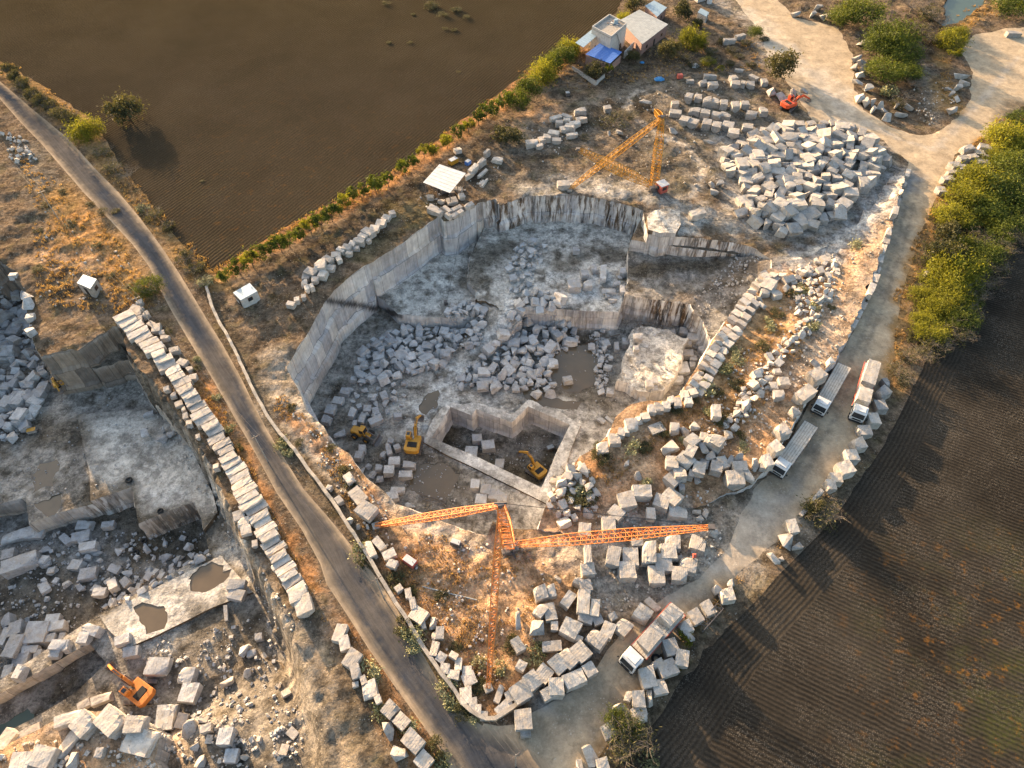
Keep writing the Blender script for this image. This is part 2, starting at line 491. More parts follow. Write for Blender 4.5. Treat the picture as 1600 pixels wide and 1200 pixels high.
HAUL = [(755,1135),(800,1130),(850,1105),(885,1080),(935,1040),(965,1000),(1000,960),(1040,930),(1090,905),(1140,860),(1160,800),(1180,765),(1203,742),
        (1222,712),(1250,655),(1280,610),(1305,565),(1332,520),(1352,470),(1375,410),(1402,340),(1410,295),(1423,255),(1400,238),(1360,205),(1320,192),
        (1270,190),(1240,140),(1200,90),(1190,55),(1150,0),(1110,-40),(1230,-40),(1215,0),(1245,28),(1308,42),(1332,85),(1335,140),(1350,172),(1390,198),
        (1430,212),(1462,208),(1495,185),(1515,160),(1520,110),(1500,80),(1520,55),(1570,45),(1640,40),(1700,60),(1700,150),(1600,165),(1560,195),(1540,215),(1500,232),(1480,270),(1455,320),
        (1435,370),(1418,430),(1405,480),(1402,530),(1392,575),(1372,640),(1352,680),(1332,715),(1300,755),(1262,800),(1225,832),(1170,885),(1110,940),
        (1080,985),(1045,1010),(1010,1060),(985,1100),(945,1160),(915,1215),(890,1260),(700,1260),(690,1200)]
UP_FIELD = [(-140,-20),(-60,45),(0,95),(60,130),(150,190),(190,260),(250,340),(300,400),(335,425),(420,370),(520,316),(600,278),(680,220),(760,160),(830,108),
            (900,66),(960,22),(985,-20),(1010,-80),(1060,-300),(-700,-300),(-700,-100)]
UP_EDGE = [(-140,-20),(-60,45),(0,95),(60,130),(150,190),(190,260),(250,340),(300,400),(335,425)]
LOW_EDGE = [(1720,210),(1640,270),(1600,300),(1560,350),(1530,410),(1500,470),(1440,580),(1410,640),(1385,690),(1345,750),(1300,815),(1240,875),(1190,930),(1120,1000),(1075,1060),(1030,1120),
            (990,1170),(950,1220),(930,1280)]
LOW_FIELD = LOW_EDGE + [(1900,1400),(2200,900),(2200,210)]
LOW_IN = [(1660,300),(1600,350),(1570,400),(1545,450),(1500,570),(1460,650),(1395,790),(1350,850),(1300,910),(1240,975),(1180,1050),(1130,1130),(1085,1200),(1060,1260)]

ZONES = []


def zone(name, pts, z=None, parent=None, amp=0.12, step=0.8, extra=(), obj=None):
    """pts: (px, py[, z of that vertex]); z None: the surface runs through its vertices and 'extra'"""
    poly = []; ctrl = []
    for p in pts:
        zz = p[2] if len(p) > 2 else (z if z is not None else 0.0)
        w = W(p[0], p[1], zz)
        poly.append((w.x, w.y)); ctrl.append((w.x, w.y, zz))
    for p in extra:
        w = W(*p); ctrl.append((w.x, w.y, p[2]))
    ZONES.append(dict(name=name, poly=poly, ctrl=np.array(ctrl), z=z, parent=parent, amp=amp, step=step, obj=obj or name))


def zr(l, z): return [(p[0], p[1], z) for p in l]


zone('field_upper', UP_FIELD, 0, amp=-1, step=2.0, obj='ploughed_field')
zone('field_lower', LOW_FIELD, 0, amp=-1, step=2.0, obj='stubble_field')
zone('headland', LOW_EDGE + LOW_IN[::-1], 0, amp=-1, step=1.5, obj='field_headland')
zone('haul', HAUL, 0, amp=-1, step=1.5, obj='dirt_track')
zone('road', ROAD_L + ROAD_R[::-1], 0, amp=-1, step=1.5, obj='road')
# raised terrace right of the pit
zone('terrace', [(1207,418,.3),(1262,400,0),(1320,372,0),(1365,320,.3),(1398,272,.6),(1418,264,1),(1410,290,1.4),(1400,335,1.6),(1374,400,1.7),(1348,470,1.8),(1328,520,2),
                 (1302,562,2),(1276,602,2.2),(1246,650,2.2),(1218,700,2.2),(1200,735,2),(1176,756,1.2),(1140,770,0.5),(1100,790,0.1),(1040,800,0),(960,820,0),(900,840,0),
                 (841,825,.3),(850,797,.6),(862,772,1),(880,750,1.2),(905,714,1.6),(925,702,1.8),(950,680,2),(962,652,2),(985,632,2),(1015,626,2),(1040,626,2),
                 (1062,616,2),(1077,592,2),(1095,565,2),(1112,532,1.8),(1122,520,1.7),(1135,500,1.6),(1155,472,1.5),(1172,450,1.2),(1190,426,.8)],
     None, amp=0.3, extra=[(1180,600,2.4),(1240,540,2.2),(1100,700,2.0),(1020,720,1.6)], obj='quarry_terrace')
# main pit
zone('pit', RIM, -12, amp=0.16, obj='pit_floor')
zone('pit_ramp', [(978,461,-5.6),(1012,466,-5.6),(1045,471,-5.6),(1078,478,-5.7),(1095,499,-6),(1113,529,-6.4),(1135,520,-6),(1160,470,-4),(1195,430,-1.5),(1215,410,0),(1200,396,-.6),
                  (1160,402,-2.4),(1133,394,-3.4),(1075,388,-4.6),(1017,380,-5.2),(988,374,-5.4),(978,400,-5.6),(982,430,-5.6)],
     None, 'pit', 0.35, extra=[(1150,430,-3),(1120,420,-4.2),(1080,440,-5.3)], obj='pit_floor')
zone('pit_ledge', [(986,375),(1017,380),(1045,384),(1075,388),(1133,394),(1150,397),(1182,392),(1205,370),(1100,340),(1012,330),(1000,345)], -2.4, 'pit', 0.15, obj='pit_floor')
zone('pit_floor1', [(966,487),(977,462),(980,430),(980,398),(985,374),(1010,330),(980,285),(780,285),(755,360),(735,400),(728,450),(745,472),(790,486),(815,479),(862,482),(900,485),(940,487)],
     -7, 'pit', 0.16, obj='pit_floor')
zone('pit_terrace', [(622,491),(660,494),(706,498),(742,491),(744,468),(730,450),(736,400),(760,330),(640,330),(540,430),(600,470)], -9, 'pit', 0.14, obj='pit_floor')
zone('pit_track', [(744,470,-8),(790,486,-7),(815,479,-7),(812,500,-8.4),(775,540,-10.4),(740,570,-11.4),(705,605,-12),(672,600,-12),(712,548,-11.4),(735,515,-10.4),(738,492,-9.2)],
     None, 'pit', 0.15, obj='pit_floor')
zone('rock_mass', [(986,515),(1008,509),(1030,512),(1075,530),(1068,560),(1055,590),(1035,612),(1000,612),(965,592),(975,562)], -9.2, 'pit', 0.35, obj='pit_floor')
zone('inner_rim', zr([(660,690),(676,655),(698,627),(722,632),(742,628),(780,640),(800,648),(826,624),(870,640),(908,664),(893,700),(880,740),(868,770),(856,788),(820,770),(775,748),(735,728),(700,712)], -11.55), -11.55, 'pit', 0.04, obj='sawn_bench')
zone('inner_pit', zr([(675,686),(690,661),(704,638),(720,644),(737,651),(744,641),(772,652),(800,662),(825,637),(857,651),(890,666),(868,715),(846,764),(800,742),(740,713),(705,699)], -12),
     -16.2, 'pit', 0.12, obj='inner_pit_floor')
zone('pond', [(862,572),(870,550),(888,538),(915,540),(935,555),(938,580),(925,603),(900,614),(878,608),(864,592)], -12.05, 'pit', 0.0, obj='pond')
zone('puddle_a', [(640,740),(665,728),(690,722),(720,738),(715,760),(690,790),(665,778),(645,765)], -12.05, 'pit', 0.0, obj='puddle')
zone('puddle_b', [(815,612),(840,602),(880,622),(905,630),(900,642),(860,640),(830,628)], -12.05, 'pit', 0.0, obj='puddle')
zone('puddle_c', [(655,640),(670,615),(690,612),(685,630),(668,650)], -12.05, 'pit', 0.0, obj='puddle')
# left pit
zone('left_pit', [(-200,700,0),(-140,600,0),(-80,500,0),(-30,425,0),(0,408,0),(25,425,0),(38,455,0),(48,520,0),(62,556,0),(125,545,0)] + LEFT_TOP + [(540,1500,0),(-300,1500,0)], -10, amp=0.16, obj='left_pit_floor')
zone('left_bank', LEFT_TOP + [(530,1400,0),(482,1400,-4),(478,1260,-4),(472,1180,-4),(458,1110,-5.5),(448,1045,-8.5),(436,1005,-10),(405,930,-10),(375,870,-10),(347,800,-10),(325,745,-10),(300,707,-10),(250,650,-10),
                  (225,600,-10),(205,570,-10)], None, 'left_pit', 0.5, obj='left_pit_bank')
zone('left_ledge', [(48,520,-5),(62,556,-5),(110,560,-5),(150,575,-5),(205,562,-5),(230,610,-8),(215,560,0),(150,500,0),(60,480,0)], None, 'left_pit', 0.3, obj='left_pit_bank')
zone('left_bench', [(120,648),(225,638),(262,655),(300,703),(332,770),(340,800),(317,830),(265,815),(220,835),(205,775),(142,800),(140,740)], -9.1, 'left_pit', 0.05, obj='sawn_bench')
zone('left_bench_low', [(170,985),(155,962),(270,905),(345,868),(395,925),(330,950),(250,990),(200,1012)], -9.5, 'left_pit', 0.05, obj='sawn_bench')
zone('left_deep', [(-120,800),(0,788),(40,777),(45,818),(95,800),(142,788),(209,765),(220,822),(265,803),(307,788),(317,815),(327,862),(270,895),(200,935),(150,962),(80,1010),(0,1062),(-120,1130)],
     -14, 'left_pit', 0.2, obj='left_pit_floor')
ZONES[-1]['poly'] = [(W(x, y, -10).x, W(x, y, -10).y) for x, y in [(-120,800),(0,788),(40,777),(45,818),(95,800),(142,788),(209,765),(220,822),(265,803),(307,788),(317,815),(327,862),(270,895),(200,935),(150,962),(80,1010),(0,1062),(-120,1130)]]
zone('corner_pool', [(1470,44),(1490,42),(1512,27),(1535,10),(1552,-12),(1500,-30),(1478,0)], -0.7, None, 0.0, obj='corner_pool')
zone('rock_shelf', zr([(1011,338),(1022,328),(1045,325),(1062,332),(1064,350),(1056,364),(1030,364),(1013,358)], 1.0), 1.0, None, 0.25, obj='ground')
zone('left_slot', zr([(-80,1120),(0,1085),(60,1050),(140,1005),(165,1035),(120,1080),(60,1118),(0,1150),(-80,1190)], -10), -12.5, 'left_pit', 0.2, obj='left_pit_floor')
zone('left_front', [(-200,1190,-4),(0,1172,-4),(60,1138,-4),(120,1113,-4),(170,1103,-3.6),(190,1128,-3.6),(222,1118,-3.4),(252,1160,-3.2),(262,1205,-3),(275,1500,-2.5),(-300,1500,-3)], None, 'left_pit', 0.45, obj='left_pit_floor')
zone('left_spoil', [(270,1100,-10),(330,1060,-10),(400,1020,-9),(448,1045,-8.5),(458,1110,-5.5),(472,1180,-4),(478,1260,-4),(482,1500,-4),(270,1500,-5),(265,1200,-7)], None, 'left_pit', 0.6, extra=[(370,1150,-5)], obj='left_pit_floor')
zone('left_pond_a', [(47,775),(50,740),(65,722),(85,718),(94,725),(90,745),(80,763),(60,766)], -10.05, 'left_pit', 0, obj='puddle')
zone('left_pond_b', [(295,905),(308,890),(330,878),(352,880),(360,892),(352,912),(330,926),(305,925)], -9.6, 'left_pit', 0, obj='puddle')
zone('left_pond_c', [(210,950),(228,938),(252,945),(265,962),(255,980),(230,985),(214,972)], -9.6, 'left_pit', 0, obj='puddle')
zone('left_pond_d', [(-20,1138),(0,1128),(45,1100),(60,1108),(50,1128),(20,1148),(-20,1160)], -12.5, 'left_pit', 0, obj='green_pool')
zone('left_pond_e', [(50,790),(75,780),(92,768),(96,785),(90,800),(70,803),(52,800)], -10.05, 'left_pit', 0, obj='puddle')

ZI = {z['name']: i for i, z in enumerate(ZONES)}

# ---- points and constraint edges
pts = []; edges = []


def densify(poly, step):
    out = []
    n = len(poly)
    for i in range(n):
        a = np.array(poly[i]); b = np.array(poly[(i + 1) % n]); L = np.hypot(*(b - a))
        k = max(1, min(400, int(L / step)))
        for j in range(k): out.append(tuple(a + (b - a) * j / k))
    return out


ROUGH_EDGE = {'haul', 'terrace', 'pit_ramp', 'pit_track', 'left_pit', 'left_bank', 'left_spoil', 'left_front', 'pond', 'puddle_a', 'puddle_b', 'puddle_c', 'corner_pool', 'left_pond_a', 'left_pond_b', 'left_pond_c', 'left_pond_d', 'left_pond_e', 'rock_mass', 'left_ledge', 'field_upper', 'field_lower'}
seen = {}
RIMW = [tuple(W(*p))[:2] for p in RIM + RIM[:1]]


def addpt(p):
    k = (round(p[0], 3), round(p[1], 3))
    if k in seen: return seen[k]
    seen[k] = len(pts); pts.append(k); return seen[k]


for z in ZONES:
    st = 0.6 if z['step'] < 1 else z['step']
    d = densify(z['poly'], st)
    if z['name'] in ROUGH_EDGE:
        P = np.array(d)
        j = 0.9 if z['amp'] != 0 else 1.3
        P[:, 0] += (fbm(P[:, 0] * 0.5, P[:, 1] * 0.5, 5) - .5) * j * 2
        P[:, 1] += (fbm(P[:, 0] * 0.5, P[:, 1] * 0.5, 9) - .5) * j * 2
        keep = seg_dist(np.array(d), RIMW) < 0.05 if z['name'] in ('terrace', 'pit_ramp') else np.zeros(len(d), bool)
        d = [q if k else tuple(p) for p, q, k in zip(P, d, keep)]
    z['poly'] = d
    idx = [addpt(p) for p in d]
    for a, b in zip(idx, idx[1:] + idx[:1]):
        if a != b: edges.append((a, b))

# grid points inside the view
gx, gy = [], []


def grid(x0, x1, y0, y1, s, keep):
    xs = np.arange(x0, x1, s); ys = np.arange(y0, y1, s)
    X, Y = np.meshgrid(xs, ys); X = X.ravel(); Y = Y.ravel()
    X = X + (rng.random(len(X)) - .5) * s * .5; Y = Y + (rng.random(len(Y)) - .5) * s * .5
    k = keep(X, Y)
    gx.append(X[k]); gy.append(Y[k])


def infield(X, Y):
    P = np.stack([X, Y], 1)
    return in_poly(P, ZONES[0]['poly']) | in_poly(P, ZONES[1]['poly'])


def inview(X, Y, m=60):
    px, py = PX(X, Y, np.zeros_like(X))
    return (px > -m) & (px < 1600 + m) & (py > -m) & (py < 1200 + m + 60)


grid(-150, 150, 8, 215, 0.62, lambda X, Y: inview(X, Y) & ~infield(X, Y) & (PX(X, Y, 0 * X)[1] > 330))
grid(-150, 170, 40, 235, 0.95, lambda X, Y: inview(X, Y) & ~infield(X, Y) & (PX(X, Y, 0 * X)[1] <= 330))
grid(-200, 200, 5, 250, 1.8, lambda X, Y: inview(X, Y) & infield(X, Y))
grid(-420, 420, -60, 560, 14.0, lambda X, Y: ~inview(X, Y, 120))
for X, Y in zip(gx, gy):
    for a, b in zip(X, Y): pts.append((float(a), float(b)))
pts += [(x, y) for x in (-1600, 0, 1600) for y in (-800, 700, 2200)]
res = delaunay_2d_cdt([Vector(p) for p in pts], edges, [], 0, 1e-3, False)
V = np.array([(v.x, v.y) for v in res[0]])
T = np.array([f for f in res[2] if len(f) == 3])
C = V[T].mean(axis=1)
zi = np.full(len(T), -1)
for i, z in enumerate(ZONES):
    k = in_poly(C, z['poly'])
    if z['parent']: k &= np.isin(zi, [ZI[z['parent']]] + [j for j, q in enumerate(ZONES) if q['parent'] == z['parent']])
    zi[k] = i

# noise amplitude over the level ground: smooth on tracks, rougher away from them
trk = np.minimum(seg_dist(V, ZONES[ZI['haul']]['poly'] + ZONES[ZI['haul']]['poly'][:1]), 50)
ink = in_poly(V, ZONES[ZI['haul']]['poly']); trk[ink] = 0
rd = seg_dist(V, ZONES[ZI['road']]['poly'] + ZONES[ZI['road']]['poly'][:1]); rd[in_poly(V, ZONES[ZI['road']]['poly'])] = 0
fl = np.minimum(seg_dist(V, ZONES[0]['poly']), seg_dist(V, ZONES[1]['poly'])); fl[in_poly(V, ZONES[0]['poly']) | in_poly(V, ZONES[1]['poly'])] = 0
amp0 = 0.05 + np.clip(np.minimum(np.minimum(trk, rd), fl) * 0.09, 0, 0.42)
NZ = (fbm(V[:, 0] * 0.28, V[:, 1] * 0.28, 3, 5) - 0.5) * 2.6 + (fbm(V[:, 0] * 1.1, V[:, 1] * 1.1, 8, 2) - 0.5) * 0.9
Z0 = NZ * amp0


def idw(P, ctrl):
    out = np.zeros(len(P)); w = np.zeros(len(P))
    for c in ctrl:
        k = 1.0 / (((P[:, 0] - c[0]) ** 2 + (P[:, 1] - c[1]) ** 2) ** 1.5 + 1e-3)
        out += k * c[2]; w += k
    return out / w


def zone_z(i, idx):
    if i < 0: return Z0[idx]
    z = ZONES[i]
    if z['z'] == 0: return Z0[idx]
    if z['z'] is not None: return z['z'] + NZ[idx] * z['amp']
    # linear along the outline, blended inside
    return idw(V[idx], z['cdense']) + NZ[idx] * np.minimum(z['amp'], amp0[idx] + 0.1 if z['name'] == 'terrace' else 9)


for z in ZONES:
    if z['z'] is None:
        c = z['ctrl']; nb = len(c); out = []
        npoly = None
        # outline control points come first; densify between neighbours
        base = [tuple(q) for q in c]
        k = len([1 for q in base])
        out = list(base)
        for a, b in zip(base, base[1:]):
            d = math.hypot(a[0] - b[0], a[1] - b[1])
            if d < 14:
                for t in (0.33, 0.66): out.append((a[0] + (b[0] - a[0]) * t, a[1] + (b[1] - a[1]) * t, a[2] + (b[2] - a[2]) * t))
        z['cdense'] = out

zv = {}
for i in range(-1, len(ZONES)):
    idx = np.unique(T[zi == i])
    if len(idx): zv[i] = dict(zip(idx.tolist(), zone_z(i, idx).tolist()))

# ---- ground colours
PAL = dict(tan=(.145,.108,.075), grey_tan=(.165,.14,.11), rust=(.33,.17,.075), ochre=(.30,.185,.08), dust=(.40,.315,.215), pale=(.38,.33,.27), sand=(.40,.26,.155),
           orange=(.50,.31,.175), gran=(.31,.285,.25), granlight=(.52,.485,.43), grand=(.24,.225,.205), mud=(.10,.082,.058), dark=(.06,.048,.034),
           soil=(.036,.029,.0195), soil2=(.031,.0265,.021), asphalt=(.034,.041,.054), roaddust=(.13,.110,.088), shoulder=(.30,.235,.165), olive=(.10,.085,.035), white=(.54,.52,.485),
           bluegrey=(.29,.285,.275))
ZC = dict(field_upper='soil', field_lower='soil2', headland='soil2', haul='dust', road='roaddust', terrace='sand', pit='gran', pit_ledge='grey_tan', pit_ramp='grand', pit_floor1='granlight',
          pit_terrace='granlight', pit_track='gran', rock_mass='granlight', rock_shelf='granlight', inner_pit='mud', left_pit='gran', left_bank='grey_tan', left_ledge='grey_tan', left_deep='grand', left_slot='grand', left_bench='gran', left_bench_low='granlight', inner_rim='granlight',
          left_front='sand', left_spoil='grey_tan')
# (colour, px points, radius in metres or 'poly', height, edge softness, amount)
PAINT = [
 ('rust', [(335,432),(420,380),(520,325),(600,288),(680,230),(760,170),(830,120),(900,80)], 3.2, 0, 1.5, .9),
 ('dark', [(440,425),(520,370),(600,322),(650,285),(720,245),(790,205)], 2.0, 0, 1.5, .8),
 ('tan', [(340,470),(360,540),(420,560),(500,450),(620,370),(690,330),(640,320),(560,360),(470,430),(400,480)], 'poly', 0, 2, .8),
 ('olive', [(620,330),(660,330)], 4, 0, 2, .5),
 ('olive', [(640,350),(560,400)], 2, 0, 2, .4),
 ('pale', [(435,560),(430,620),(470,640),(440,600)], 3, 0, 2, .6),
 ('pale', [(400,640),(480,690),(560,760),(600,790)], 1.6, 0, 1.2, .7),
 ('pale', [(470,640),(510,690),(545,720),(580,765),(640,800)], 1.8, 0, 1, .9),
 ('ochre', [(0,100),(60,140),(130,205),(175,260),(240,340),(300,400),(335,440)], 3.0, 0, 1.5, .8),
 ('dark', [(180,270),(240,350)], 2.5, 0, 1.5, .6),
 ('grey_tan', [(20,230),(60,215),(110,300),(60,340)], 'poly', 0, 3, .8),
 ('ochre', [(60,300),(110,280),(210,400),(245,470),(230,480),(100,400)], 'poly', 0, 3, .9),
 ('rust', [(90,330),(130,320),(200,420),(180,440),(110,400)], 'poly', 0, 4, .5),
 ('tan', [(50,400),(150,400),(190,470),(180,520),(60,500)], 'poly', 0, 3, .8),
 ('sand', [(60,400),(150,410)], 2.5, 0, 2, .6),
 ('mud', [(95,445),(110,450)], 2, 0, 1.5, .7),
 ('rust', [(300,590),(340,650),(380,730),(420,820),(470,900),(520,970),(560,1030),(610,1110),(650,1170),(670,1220)], 1.7, 0, 1.0, .85),
 ('grey_tan', [(500,960),(500,1060),(520,1130),(545,1210)], 3.0, 0, 1.5, .8),
 ('shoulder', [(505,1020),(520,1080),(535,1140),(550,1210)], 0.8, 0, .5, .7),
 ('mud', [(540,1040),(570,1110),(600,1190)], 2.2, 0, 1.5, .6),
 ('mud', [(345,480),(380,560),(420,650),(470,735),(540,805),(600,880),(640,960)], 1.3, 0, 1.0, .7),
 ('ochre', [(655,1010),(680,1060)], 1.2, 0, 1, .7),
 # bench behind the pit
 ('grey_tan', [(780,210),(870,165),(950,140),(1020,120),(1180,100),(1190,200),(1130,300),(1050,310),(800,300),(770,260)], 'poly', 0, 3, .95),
 ('tan', [(800,240),(900,225),(990,205),(1000,280),(900,280),(800,280)], 'poly', 0, 3, .6),
 ('sand', [(820,190),(860,170)], 3.5, 0, 3, .7),
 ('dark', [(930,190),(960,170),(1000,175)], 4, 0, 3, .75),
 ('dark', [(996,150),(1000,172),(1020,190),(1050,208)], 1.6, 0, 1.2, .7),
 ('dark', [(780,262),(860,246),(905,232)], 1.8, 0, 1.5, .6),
 ('pale', [(1000,140),(983,150),(982,170),(1000,190),(1040,215),(1080,235),(1095,260),(1092,290),(1080,305)], 0.8, 0, .5, 1),
 ('mud', [(1000,240),(1040,265)], 4, 0, 3, .4),
 ('gran', [(830,300),(900,285),(1000,300),(1080,330),(1180,360)], 3.2, 0, 2.5, .9),
 ('granlight', [(900,290),(980,300)], 1.5, 0, 1.5, .7),
 ('granlight', [(1015,335),(1060,332),(1100,345),(1090,365),(1060,366),(1012,362)], 'poly', 0, 1.5, .9),
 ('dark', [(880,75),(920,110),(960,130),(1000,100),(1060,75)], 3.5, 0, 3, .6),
 ('tan', [(1020,60),(1100,40),(1180,80),(1150,110),(1060,115)], 'poly', 0, 3, .8),
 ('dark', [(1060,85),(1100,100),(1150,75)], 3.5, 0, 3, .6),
 ('gran', [(1110,170),(1140,200),(1200,200),(1330,190),(1395,240),(1370,300),(1300,370),(1200,370),(1140,330),(1120,250)], 'poly', 0, 3, .9),
 ('bluegrey', [(1415,275),(1385,315),(1340,360),(1290,395),(1220,410)], 3.2, 0, 2, .95),
 ('granlight', [(1410,285),(1370,330),(1310,380),(1240,400)], 0.8, 0, .8, .8),
 ('grey_tan', [(1180,190),(1230,185),(1260,190)], 3, 0, 2, .7),
 ('granlight', [(1100,-10),(1180,30),(1220,100),(1280,120),(1330,190)], 4, 0, 4, .35),
 # right: verge, thicket, banks
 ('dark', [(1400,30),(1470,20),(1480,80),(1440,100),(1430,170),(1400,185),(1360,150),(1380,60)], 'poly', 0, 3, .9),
 ('grey_tan', [(1445,100),(1455,150),(1465,195)], 2, 0, 2, .8),
 ('ochre', [(1560,8),(1510,30),(1480,60),(1470,100)], 2, 0, 1.5, .9),
 ('ochre', [(1470,130),(1490,170)], 3, 0, 2, .8),
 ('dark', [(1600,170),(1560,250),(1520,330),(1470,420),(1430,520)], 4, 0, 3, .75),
 ('ochre', [(1560,200),(1500,260),(1460,340),(1430,400),(1410,470),(1400,560)], 1.5, 0, 1.2, .8),
 ('ochre', [(1395,570),(1405,600)], 2, 0, 1.5, .8),
 ('ochre', [(1340,730),(1300,760),(1240,830),(1190,880),(1130,930),(1080,990),(1000,1080),(940,1170)], .8, 0, .8, .75),
 ('mud', [(1360,700),(1300,790),(1220,860),(1150,920),(1085,1010),(1010,1120),(960,1200)], 1.6, 0, 1.5, .7),
 # haul road wear
 ('dust', [(1205,110),(1260,180),(1340,225),(1420,262),(1395,360),(1355,480),(1300,600),(1250,700),(1170,820),(1080,930),(980,1050),(900,1130)], .5, 0, .4, .6),
 ('grey_tan', [(1230,90),(1290,170),(1370,225),(1440,270),(1415,370),(1375,490),(1325,610),(1275,710),(1195,830),(1100,945),(1000,1070),(920,1150)], .4, 0, .4, .6),
 ('pale', [(1240,70),(1310,170),(1400,215),(1460,235),(1540,150),(1590,90)], .7, 0, .6, .7),
 ('grey_tan', [(1220,100),(1275,180),(1355,226),(1430,264),(1405,365),(1365,485),(1312,605),(1262,705),(1182,825),(1090,940),(990,1060),(910,1140)], .3, 0, .4, .6),
 ('grey_tan', [(1290,560),(1250,680),(1190,790),(1120,890)], 3.4, 0, 3, .35),
 ('pale', [(1200,800),(1140,850)], 5, 0, 4, .7),
 ('grey_tan', [(960,1060),(900,1120),(840,1170)], 4, 0, 3, .45),
 ('bluegrey', [(930,1010),(890,1050),(850,1090)], 1.6, 0, 1.6, .6),
 # front work area
 ('orange', [(600,800),(660,815),(720,830),(760,850),(840,840),(900,850),(900,900),(830,960),(840,1000),(790,1060),(740,1090),(690,1020),(650,940),(610,860)], 'poly', 0, 2.5, .9),
 ('sand', [(700,940),(780,920),(880,900)], 2.5, 0, 2.5, .6),
 ('sand', [(640,905),(720,915),(800,935)], .8, 0, .6, .7),
 ('pale', [(640,810),(700,835),(750,855)], 1.4, 0, 1, .8),
 ('pale', [(800,855),(880,840),(960,825),(1000,860),(1120,850),(1110,900),(1000,960),(930,950),(900,910),(860,880)], 'poly', 0, 2.5, .85),
 ('granlight', [(960,800),(1050,790),(1100,820),(1040,850)], 'poly', 0, 3, .7),
 ('orange', [(830,960),(900,920),(910,960),(870,1000),(830,1040),(790,1080)], 2.5, 0, 2, .5),
 ('rust', [(610,870),(650,940),(700,1030),(740,1090),(790,1080)], 1.6, 0, 1.5, .6),
 ('dark', [(765,1060),(770,1080)], 1.5, 0, 1.2, .7),
 ('rust', [(590,780),(560,740),(500,690),(450,650)], 1.2, 0, 1, .75),
 # terrace
 ('orange', [(870,760),(940,720),(1010,690),(1100,620),(1150,560),(1200,500),(1250,440)], 2.4, 2, 2, .6),
 ('rust', [(880,760),(910,740)], 2.5, 1, 2, .8),
 ('rust', [(1030,660),(1100,640),(1130,650)], 2.5, 2, 2, .7),
 ('ochre', [(1130,640),(1140,560),(1200,510),(1220,470)], 2.5, 2, 2, .6),
 ('pale', [(1240,600),(1300,520),(1350,430),(1385,350)], 2.5, 2, 2, .45),
 ('sand', [(1180,720),(1230,660)], 2, 2, 2, .6),
 ('mud', [(1110,740),(1140,750)], 3, 1, 2, .4),
 # pit interior
 ('granlight', [(740,470),(800,420),(860,440),(940,440),(960,480),(860,475),(780,500),(720,560),(650,620),(620,680)], 2.2, -8, 2.5, .8),
 ('white', [(960,470),(880,470),(810,485),(775,520),(735,560),(690,600),(650,640),(625,690)], 2.1, -9, .7, .9),
 ('white', [(950,440),(860,430),(830,470)], 1.6, -7, 1, .7),
 ('white', [(670,690),(735,722),(848,775),(880,715),(895,668)], 1.7, -12, .5, .85),
 ('granlight', [(560,690),(620,640),(640,600)], 1.2, -12, 1, .6),
 ('white', [(870,482),(960,492)], 1.0, -7, .8, .7),
 ('mud', [(740,430),(760,400),(790,390)], 4, -7, 2.5, .8),
 ('mud', [(865,395),(880,420),(930,390),(960,400)], 2.2, -7, 1.8, .8),
 ('mud', [(590,470),(640,520),(700,500)], 1.5, -11, 1.5, .5),
 ('mud', [(985,420),(1060,415),(1120,420)], 2.0, -5, 1.5, .85),
 ('tan', [(1060,450),(1130,440),(1190,420)], 3, -4, 2.5, .7),
 ('grand', [(1090,470),(1120,450),(1150,470),(1120,510)], 'poly', -5.5, 2, .8),
 ('gran', [(985,440),(1040,455),(1090,450)], 1.2, -5.5, 1, .7),
 ('mud', [(860,520),(950,540),(960,640),(860,640),(850,580)], 'poly', -12, 3, .75),
 ('dark', [(900,520),(930,540)], 2, -12, 1.5, .6),
 ('granlight', [(700,620),(740,630),(800,640),(880,630),(920,650),(900,700),(870,770)], 2.0, -12, 1.5, .75),
 ('white', [(665,690),(740,720),(850,772),(875,715)], 1.1, -12, .6, .7),
 ('white', [(700,632),(745,635),(800,655)], 1.2, -12, .9, .6),
 ('mud', [(620,700),(640,730),(680,700),(700,740),(730,780)], 2.6, -12, 2, .7),
 ('granlight', [(760,770),(850,790)], 3.0, -12, 2, .6),
 ('grand', [(690,790),(740,810)], 3, -12, 2, .5),
 ('mud', [(530,660),(560,690),(600,740)], 3, -12, 2.5, .55),
 ('grand', [(760,690),(830,690)], 4, -16, 3, .6),
 # left pit
 ('granlight', [(150,660),(220,650),(300,700),(330,760),(310,790),(210,760),(150,780)], 'poly', -10, 2.5, .8),
 ('white', [(215,770),(300,760),(300,785),(222,815)], 'poly', -10, 1, .7),
 ('granlight', [(150,960),(270,905),(350,870),(400,930),(300,960),(200,1010)], 'poly', -10, 2, .8),
 ('granlight', [(330,790),(350,850),(380,900)], 3, -10, 2, .8),
 ('mud', [(0,680),(50,670),(110,680)], 3.5, -10, 2.5, .7),
 ('dark', [(30,450),(50,520)], 2.5, -10, 1.5, .6),
 ('mud', [(160,800),(200,800),(230,850)], 3.5, -14, 2.5, .8),
 ('mud', [(260,840),(320,850)], 4, -14, 2.5, .8),
 ('mud', [(40,920),(100,950),(180,940)], 4.5, -14, 3, .75),
 ('grand', [(0,1100),(100,1060),(230,1010),(280,1060),(200,1090)], 'poly', -10, 3, .8),
 ('dark', [(90,1060),(130,1080)], 3, -10, 2.5, .6),
 ('grey_tan', [(240,1060),(350,980),(430,1000),(400,1080),(280,1130)], 'poly', -10, 3, .8),
 ('mud', [(320,970),(400,990)], 3, -10, 2.5, .7),
 ('pale', [(100,1130),(200,1140),(240,1180)], 3, -4, 2.5, .6),
 ('orange', [(150,1190),(230,1190)], 3.0, -4, 2.5, .6),
 ('grand', [(330,1110),(400,1100),(420,1160)], 4, -6, 3, .5),
